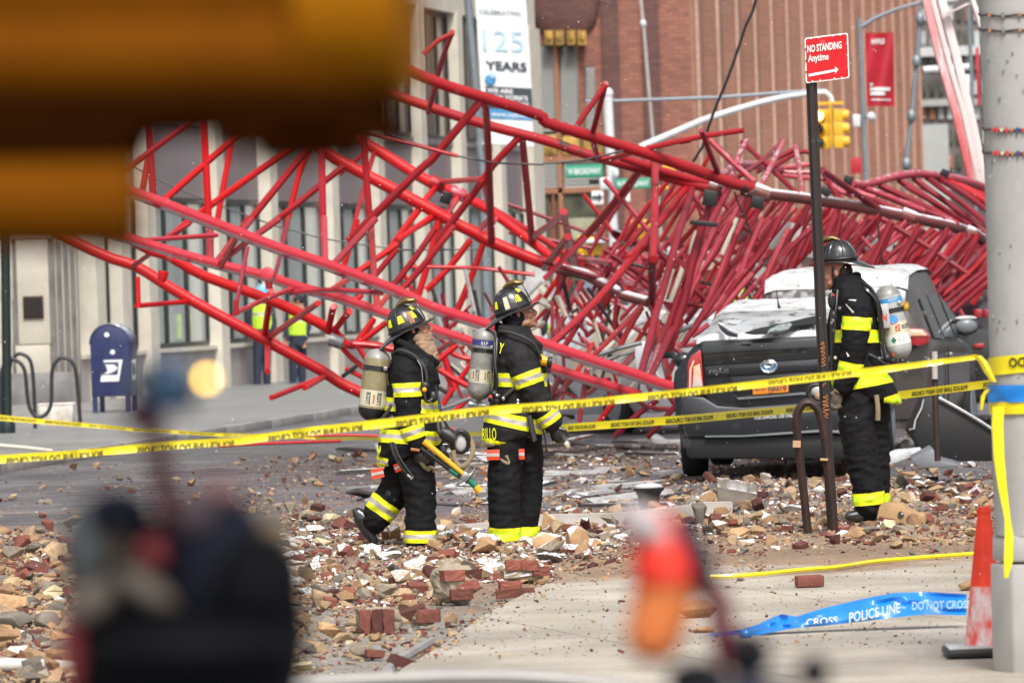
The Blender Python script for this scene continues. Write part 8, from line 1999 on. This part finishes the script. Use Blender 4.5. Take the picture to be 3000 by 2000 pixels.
# black pipe fitting with snow
pf = thing('pipe_fitting', 'black flanged pipe fitting capped with snow on the road', 'pipe fitting', P(1900, 1488, 42.5))
q = P(1902, 1486, 42.5); mb = MB(); mb.lathe([(.075, 0), (.08, .05), (.085, .09), (.10, .12), (.115, .128), (.118, .145), (.105, .15)], q, 18); mb.build('fitting', M['wet_grey'] if False else M['rubber_black'], pf, sm=True)
MB().ball(q + Vector((0, 0, .155)), (.11, .1, .028), 14).build('snow_cap', M['snow_layer'], pf, sm=True)
# bent cream metal panel
gt = thing('metal_gutter', 'long bent cream metal trim lying behind the standing firefighter legs', 'metal trim', P(1700, 1560, 40.8))
top = [(1270, 1546), (1290, 1540), (1430, 1531), (1580, 1508), (1760, 1504), (1850, 1500), (2000, 1482), (2050, 1472), (2144, 1470)]; bot = [(1272, 1572), (1290, 1578), (1430, 1572), (1580, 1560), (1760, 1552), (1850, 1542), (2000, 1528), (2050, 1515), (2135, 1508)]
mb = MB(); rows = []
for (a0, b0), (a1, b1) in zip(top, bot):
    p_ = P(a0, b0, 40.6); q_ = P(a1, b1, 40.6); n_ = .02 * math.sin(a0 * .03); rows.append([p_ + Vector((0, .16, -.015)), p_ + Vector((0, .02, .004)), p_ + Vector((0, -.01 + n_, 0)), (p_ + q_) / 2 + Vector((0, n_, 0)), q_ + Vector((0, -.01 - n_, 0)), q_ + Vector((0, .15, -.01))])
mb.grid(rows); mb.grid([[p_ + Vector((0, .006, -.004)) for p_ in r_] for r_ in rows]); mb.build('folded_trim', dm('gutter_cream', (0.54, 0.50, 0.46), .5, 0, (0.44, 0.41, 0.37), vs_=4, chips=(0.08, 0.06, 0.05), chip_s=9, chip_t=.74), gt, sm=True)
mb = MB(); mb.prism([P(u, v, 40.55) for u, v in ((2036, 1500), (2058, 1494), (2072, 1508), (2100, 1512), (2138, 1508), (2132, 1545), (2000, 1552), (1990, 1530), (2030, 1525))], Vector((0, 0, 0)), Vector((0, .1, 0))); mb.build('open_end', M['bumper_dark'], gt)
mb = MB(); mb.tube(smooth_path([P(u, v, 40.5) for u, v in ((2036, 1516), (2040, 1500), (2055, 1494), (2066, 1506), (2090, 1511), (2138, 1506), (2144, 1472))], 4), .008, 6); mb.build('rolled_lip', M['gutter_cream'], gt, sm=True)
# falling snow
bm = bmesh.new(); vv = []; ff = []
for k in range(1100):
    y = 8 + 52 * rg.random() ** .7; x = rg.uniform(-.1, .1) * y; z = CAM_H + rg.uniform(-.068, .065) * y
    if z < .1: continue
    r_ = rg.uniform(.0013, .0034) * (.5 + y / 60); b0 = len(vv)
    for dx, dy_, dz in ((1, 0, 0), (-1, 0, 0), (0, 1, 0), (0, -1, 0), (0, 0, 1.3), (0, 0, -1.3)): vv.append((x + dx * r_, y + dy_ * r_, z + dz * r_))
    for f_ in ((0, 2, 4), (2, 1, 4), (1, 3, 4), (3, 0, 4), (2, 0, 5), (1, 2, 5), (3, 1, 5), (0, 3, 5)): ff.append(tuple(b0 + i for i in f_))
me = bpy.data.meshes.new('falling_snow'); me.from_pydata(vv, [], ff); o = add('falling_snow', me, dm('flake', (0.9, 0.9, 0.92), .6), None, local=True); props(o, 'fine snow flakes falling through the air', 'snow', None, 'stuff')
# tangle of thin broken tubes deep in the wreck, too many to pick apart
mb = MB()
for k in range(330):
    u0 = rg.uniform(1720, 2870); Y = rg.uniform(61, 70); lo = 640 + (60 if u0 > 2400 else 0); v0 = rg.uniform(lo + 60, 960); L_ = rg.uniform(120, 330); an = R(rg.uniform(44, 66)) if rg.random() < .85 else R(rg.uniform(110, 170))
    a = (u0, v0); b_ = (u0 + L_ * math.cos(an), v0 - L_ * math.sin(an)); 
    lim = (705 + rg.uniform(0, 90)) if b_[0] < 2120 else float(np.interp(b_[0], (2120, 2210, 2245, 2554, 2660, 2847), (530, 551, 568, 613, 635, 685)))
    if b_[1] < lim and v0 > lim: f_ = (v0 - lim) / (v0 - b_[1]); b_ = (a[0] + (b_[0] - a[0]) * f_, lim)
    pts = [P(*a, Y), P((a[0] + b_[0]) / 2 + rg.uniform(-10, 10), (a[1] + b_[1]) / 2, Y), P(*b_, Y)]; mb.m = (0, 0, 0, 2, 1)[int(rg.integers(5))]; mb.tube(pts, rg.uniform(.022, .036), 6)
mb.m = 3
for k in range(60):
    u0 = rg.uniform(1500, 2870); v0 = rg.uniform(800, 1150) if u0 < 2000 else rg.uniform(700, 900); Y = rg.uniform(63, 72); p_ = P(u0, v0, Y); mb.m = 3 + int(rg.integers(3)); mb.box(p_, (rg.uniform(.2, .9), .1, rg.uniform(.05, .35)), Matrix.Rotation(rg.uniform(-1, 1), 3, 'Y'))
for k in range(150):
    u0 = rg.uniform(1290, 1990); v0 = rg.uniform(900, 1190); Y = rg.uniform(60, 66); L_ = rg.uniform(50, 150); an = R(rg.uniform(20, 160)); pts = [P(u0, v0, Y), P(u0 + L_ * math.cos(an), v0 - L_ * math.sin(an), Y)]; mb.m = (0, 1, 2, 3, 4, 5)[int(rg.integers(6))]; mb.tube(pts, rg.uniform(.015, .03), 6)
o = mb.build('tube_tangle', [M['tube_crimson'], M['tube_pink'], M['tube_red'], M['rub_white'], M['rub_dark'], M['tube_cream']], crane, sm=True); o['kind'] = 'stuff'
# ================================================================== OUT OF FOCUS FOREGROUND
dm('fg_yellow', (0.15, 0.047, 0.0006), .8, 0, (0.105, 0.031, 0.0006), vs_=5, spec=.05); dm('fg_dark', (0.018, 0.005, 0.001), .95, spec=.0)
FY = 4.0
sg = thing('traffic_signal', 'very large blurred yellow traffic signal housing filling the upper left corner', 'traffic light', P(400, 760, FY))
def fbx(u0, v0, u1, v1, Y, dep, name, mt, par, bev=.02):
    a = P(u0, v0, Y); b_ = P(u1, v1, Y); mb = MB(); mb.box(((a.x + b_.x) / 2, Y + dep / 2, (a.z + b_.z) / 2), (abs(b_.x - a.x), dep, abs(a.z - b_.z))); return mb.build(name, mt, par, bevel=bev)
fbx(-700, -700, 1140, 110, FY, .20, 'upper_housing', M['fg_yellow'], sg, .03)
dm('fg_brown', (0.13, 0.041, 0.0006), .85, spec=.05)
# round visor on the right end, its opening facing right and up
q = P(1150, 20, FY + .05); mb = MB(); mb.tube([q + Vector((-.06, 0, -.0)), q + Vector((.012, -.01, .0))], [.062, .066], 20); mb.build('visor', dm('fg_yellow_lit', (0.26, 0.095, 0.002), .8, spec=.05), sg, sm=True)  # paler yellow puts the lit right end into the colour
fbx(1085, -300, 1200, 205, FY + .03, .14, 'end_door', M['fg_yellow_lit'], sg, .02)
fr = lambda u, v, Y: P(u, v, Y)
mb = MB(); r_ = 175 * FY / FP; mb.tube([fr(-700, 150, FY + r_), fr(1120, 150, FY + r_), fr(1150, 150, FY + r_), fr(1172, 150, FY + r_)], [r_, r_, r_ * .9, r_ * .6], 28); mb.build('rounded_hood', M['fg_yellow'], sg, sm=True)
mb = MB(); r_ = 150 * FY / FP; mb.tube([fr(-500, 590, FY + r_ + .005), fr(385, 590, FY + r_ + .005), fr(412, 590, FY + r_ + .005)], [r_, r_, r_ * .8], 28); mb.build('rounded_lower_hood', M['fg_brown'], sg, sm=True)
# near-black boxes that paint in the shade under the housing
for (u0, u1, v0, v1) in ((-700, 1170, 300, 372), (620, 1205, 374, 412), (-700, 420, 374, 470), (740, 1060, 414, 446)): fbx(u0, v0, u1, v1, FY + .01, .13, 'painted_hood_shade', M['fg_dark'], sg, .015)
mb = MB(); q = P(-500, 300, FY + .1); mb.tube([q, Vector((q.x, q.y, .0))], .05, 14); mb.build('pole', M['fg_dark'], sg, sm=True)
q2 = P(-480, 500, FY + .1); mb = MB(); mb.tube([q2 + Vector((-.02, 0, 0)), q2 + Vector((.1, 0, 0))], .03, 10); mb.build('bracket', M['fg_dark'], sg, sm=True)
# ---- equipment, lower left
EY = 4.4; ek = EY / FP
def eb(name, u, v, ru, rv_, mt, par, dy=0.0, rd=None, ang=0): q = P(u, v, EY); q.y += dy; return MB().ball(q, (ru * ek, (rd or ru) * ek, rv_ * ek), 16, Matrix.Rotation(R(ang), 3, 'Y')).build(name, mt, par, sm=True)
dm('eq_black', (0.004, 0.004, 0.006), .7, spec=.2); dm('eq_navy', (0.010, 0.012, 0.028), .7, spec=.3); dm('eq_blue', (0.03, 0.14, 0.30), .3, coat=.5); dm('eq_maroon', (0.09, 0.006, 0.015), .5); dm('eq_grey', (0.16, 0.18, 0.19), .5)
dm('eq_beige', (0.26, 0.215, 0.175), .6); dm('eq_pink', (0.42, 0.22, 0.22), .6); dm('eq_rose', (0.40, 0.06, 0.07), .6); dm('eq_tan', (0.33, 0.25, 0.15), .7); dm('amber_lamp', (0.9, 0.6, 0.1), .3, emit=(1, .56, .07), es=9); dm('eq_mauve', (0.13, 0.09, 0.11), .6)
eq = thing('equipment_stack', 'blurred dark camera gear stack with blue dome and amber light at lower left', 'camera gear', P(450, 2300, EY))
eb('blue_dome', 480, 1128, 95, 82, M['eq_blue'], eq); eb('dome_highlight', 430, 1110, 55, 42, M['eq_grey'], eq, -.02); eb('dark_rim', 545, 1150, 35, 60, M['eq_navy'], eq, -.005)  # grey ball paints the highlight on the blue dome
eb('red_collar', 415, 1218, 62, 45, M['eq_maroon'], eq); eb('amber_lamp', 608, 1108, 13, 13, M['amber_lamp'], eq, -.01)
mb = MB(); mb.tube([P(450, 1230, EY), P(465, 1330, EY), P(480, 1420, EY), P(520, 1520, EY)], [.010, .008, .010, .014], 10); mb.build('stem', M['eq_maroon'], eq, sm=True)
eb('dark_mass', 420, 1800, 250, 190, M['eq_black'], eq, .05); eb('dark_mass', 560, 1600, 150, 130, M['eq_navy'], eq, .045); eb('dark_mass', 700, 1640, 120, 130, M['eq_black'], eq, .04, ang=40); eb('dark_mass', 330, 1530, 110, 95, M['eq_navy'], eq, .045); eb('dark_mass', 830, 1850, 70, 200, M['eq_black'], eq, .04)
eb('pink_pad', 640, 1440, 62, 42, M['eq_pink'], eq, .01); eb('navy_body', 640, 1700, 165, 270, M['eq_navy'], eq, .02); eb('black_shoulder', 740, 1720, 150, 170, M['eq_black'], eq, .0, ang=30); eb('mauve_knob', 570, 1510, 70, 60, M['eq_mauve'], eq, 0)
eb('tan_pad', 790, 1560, 70, 50, M['eq_tan'], eq, .03, ang=35)
eb('dark_knob', 310, 1500, 55, 60, M['eq_navy'], eq); eb('grey_part', 245, 1590, 62, 120, M['eq_grey'], eq, .01); eb('brown_part', 345, 1620, 36, 70, dm('eq_brown', (0.10, 0.075, 0.05), .7), eq, .015); eb('rose_knob', 448, 1615, 42, 45, M['eq_rose'], eq)
eb('beige_pad', 270, 1755, 85, 55, M['eq_beige'], eq, -.01, ang=-35); eb('beige_arm', 430, 1720, 105, 42, M['eq_beige'], eq, -.01, ang=35)
fbx2 = MB(); a = P(190, 1830, EY + .02); b_ = P(890, 2500, EY + .02); fbx2.box(((a.x + b_.x) / 2, EY + .06, (a.z + b_.z) / 2), (b_.x - a.x, .09, a.z - b_.z)); fbx2.build('black_case', M['eq_black'], eq, bevel=.02)
eb('case_top', 560, 1890, 320, 120, M['eq_black'], eq, .01); eb('case_side', 800, 1800, 95, 220, M['eq_black'], eq, .02); eb('rose_edge', 205, 1900, 36, 130, M['eq_rose'], eq, .01); eb('maroon_edge', 190, 1640, 22, 90, M['eq_maroon'], eq, .02)
mb = MB(); bb0 = P(540, 2480, EY + .06); mb.tube([bb0, Vector((bb0.x, bb0.y, .9))], .018, 12)
for a_ in (0, 2.1, 4.2): mb.tube([Vector((bb0.x, bb0.y, .95)), Vector((bb0.x + .45 * math.cos(a_), bb0.y + .45 * math.sin(a_), .01))], .013, 8)
mb.build('tripod', M['eq_black'], eq, sm=True)
# ---- equipment, lower right of centre
EY = 4.9; ek = EY / FP
e2 = thing('equipment_stand', 'blurred stand with pale top, bright red orange shade and black knobs, bottom centre right', 'camera gear', P(2150, 2300, EY))
dm('eq_red', (0.75, 0.03, 0.012), .5); dm('eq_orange', (0.62, 0.17, 0.04), .6)
eb('pale_cap', 1895, 1545, 105, 55, dm('eq_palecap', (0.42, 0.36, 0.36), .6), e2, 0, ang=35); mb = MB(); pts_ = [P(u, v, EY) for u, v in ((1925, 1575), (1945, 1640), (1950, 1700))]; mb.tube(pts_, [80 * ek, 98 * ek, 95 * ek], 18); mb.ball(pts_[0], 80 * ek, 14); mb.build('red_shade', M['eq_red'], e2, sm=True)
mb = MB(); pts_ = [P(u, v, EY + .005) for u, v in ((1948, 1700), (1935, 1790), (1915, 1860))]; mb.tube(pts_, [94 * ek, 90 * ek, 84 * ek], 18); mb.ball(pts_[2], 84 * ek, 14); mb.build('orange_shade', M['eq_orange'], e2, sm=True); eb('dark_back', 2030, 1610, 42, 120, M['eq_navy'], e2, -.01, ang=-25)
mb = MB(); mb.tube(smooth_path([P(u, v, EY) for u, v in ((2020, 1630), (2040, 1700), (2085, 1730), (2110, 1780), (2120, 1880), (2140, 1960))], 3), [.011] * 16, 8); mb.build('maroon_stem', M['eq_maroon'], e2, sm=True)
eb('black_knob', 2190, 1915, 72, 70, M['eq_black'], e2); eb('black_knob', 2385, 1968, 48, 52, M['eq_black'], e2); eb('black_body', 2040, 1990, 90, 60, M['eq_black'], e2); eb('black_body', 2190, 2040, 160, 60, M['eq_navy'], e2)
mb = MB(); bb0 = P(2180, 2030, EY); mb.tube([bb0, Vector((bb0.x, bb0.y, .9))], .014, 12)
for a_ in (0.5, 2.6, 4.7): mb.tube([Vector((bb0.x, bb0.y, .95)), Vector((bb0.x + .4 * math.cos(a_), bb0.y + .4 * math.sin(a_), .01))], .012, 8)
mb.build('tripod', M['eq_black'], e2, sm=True)
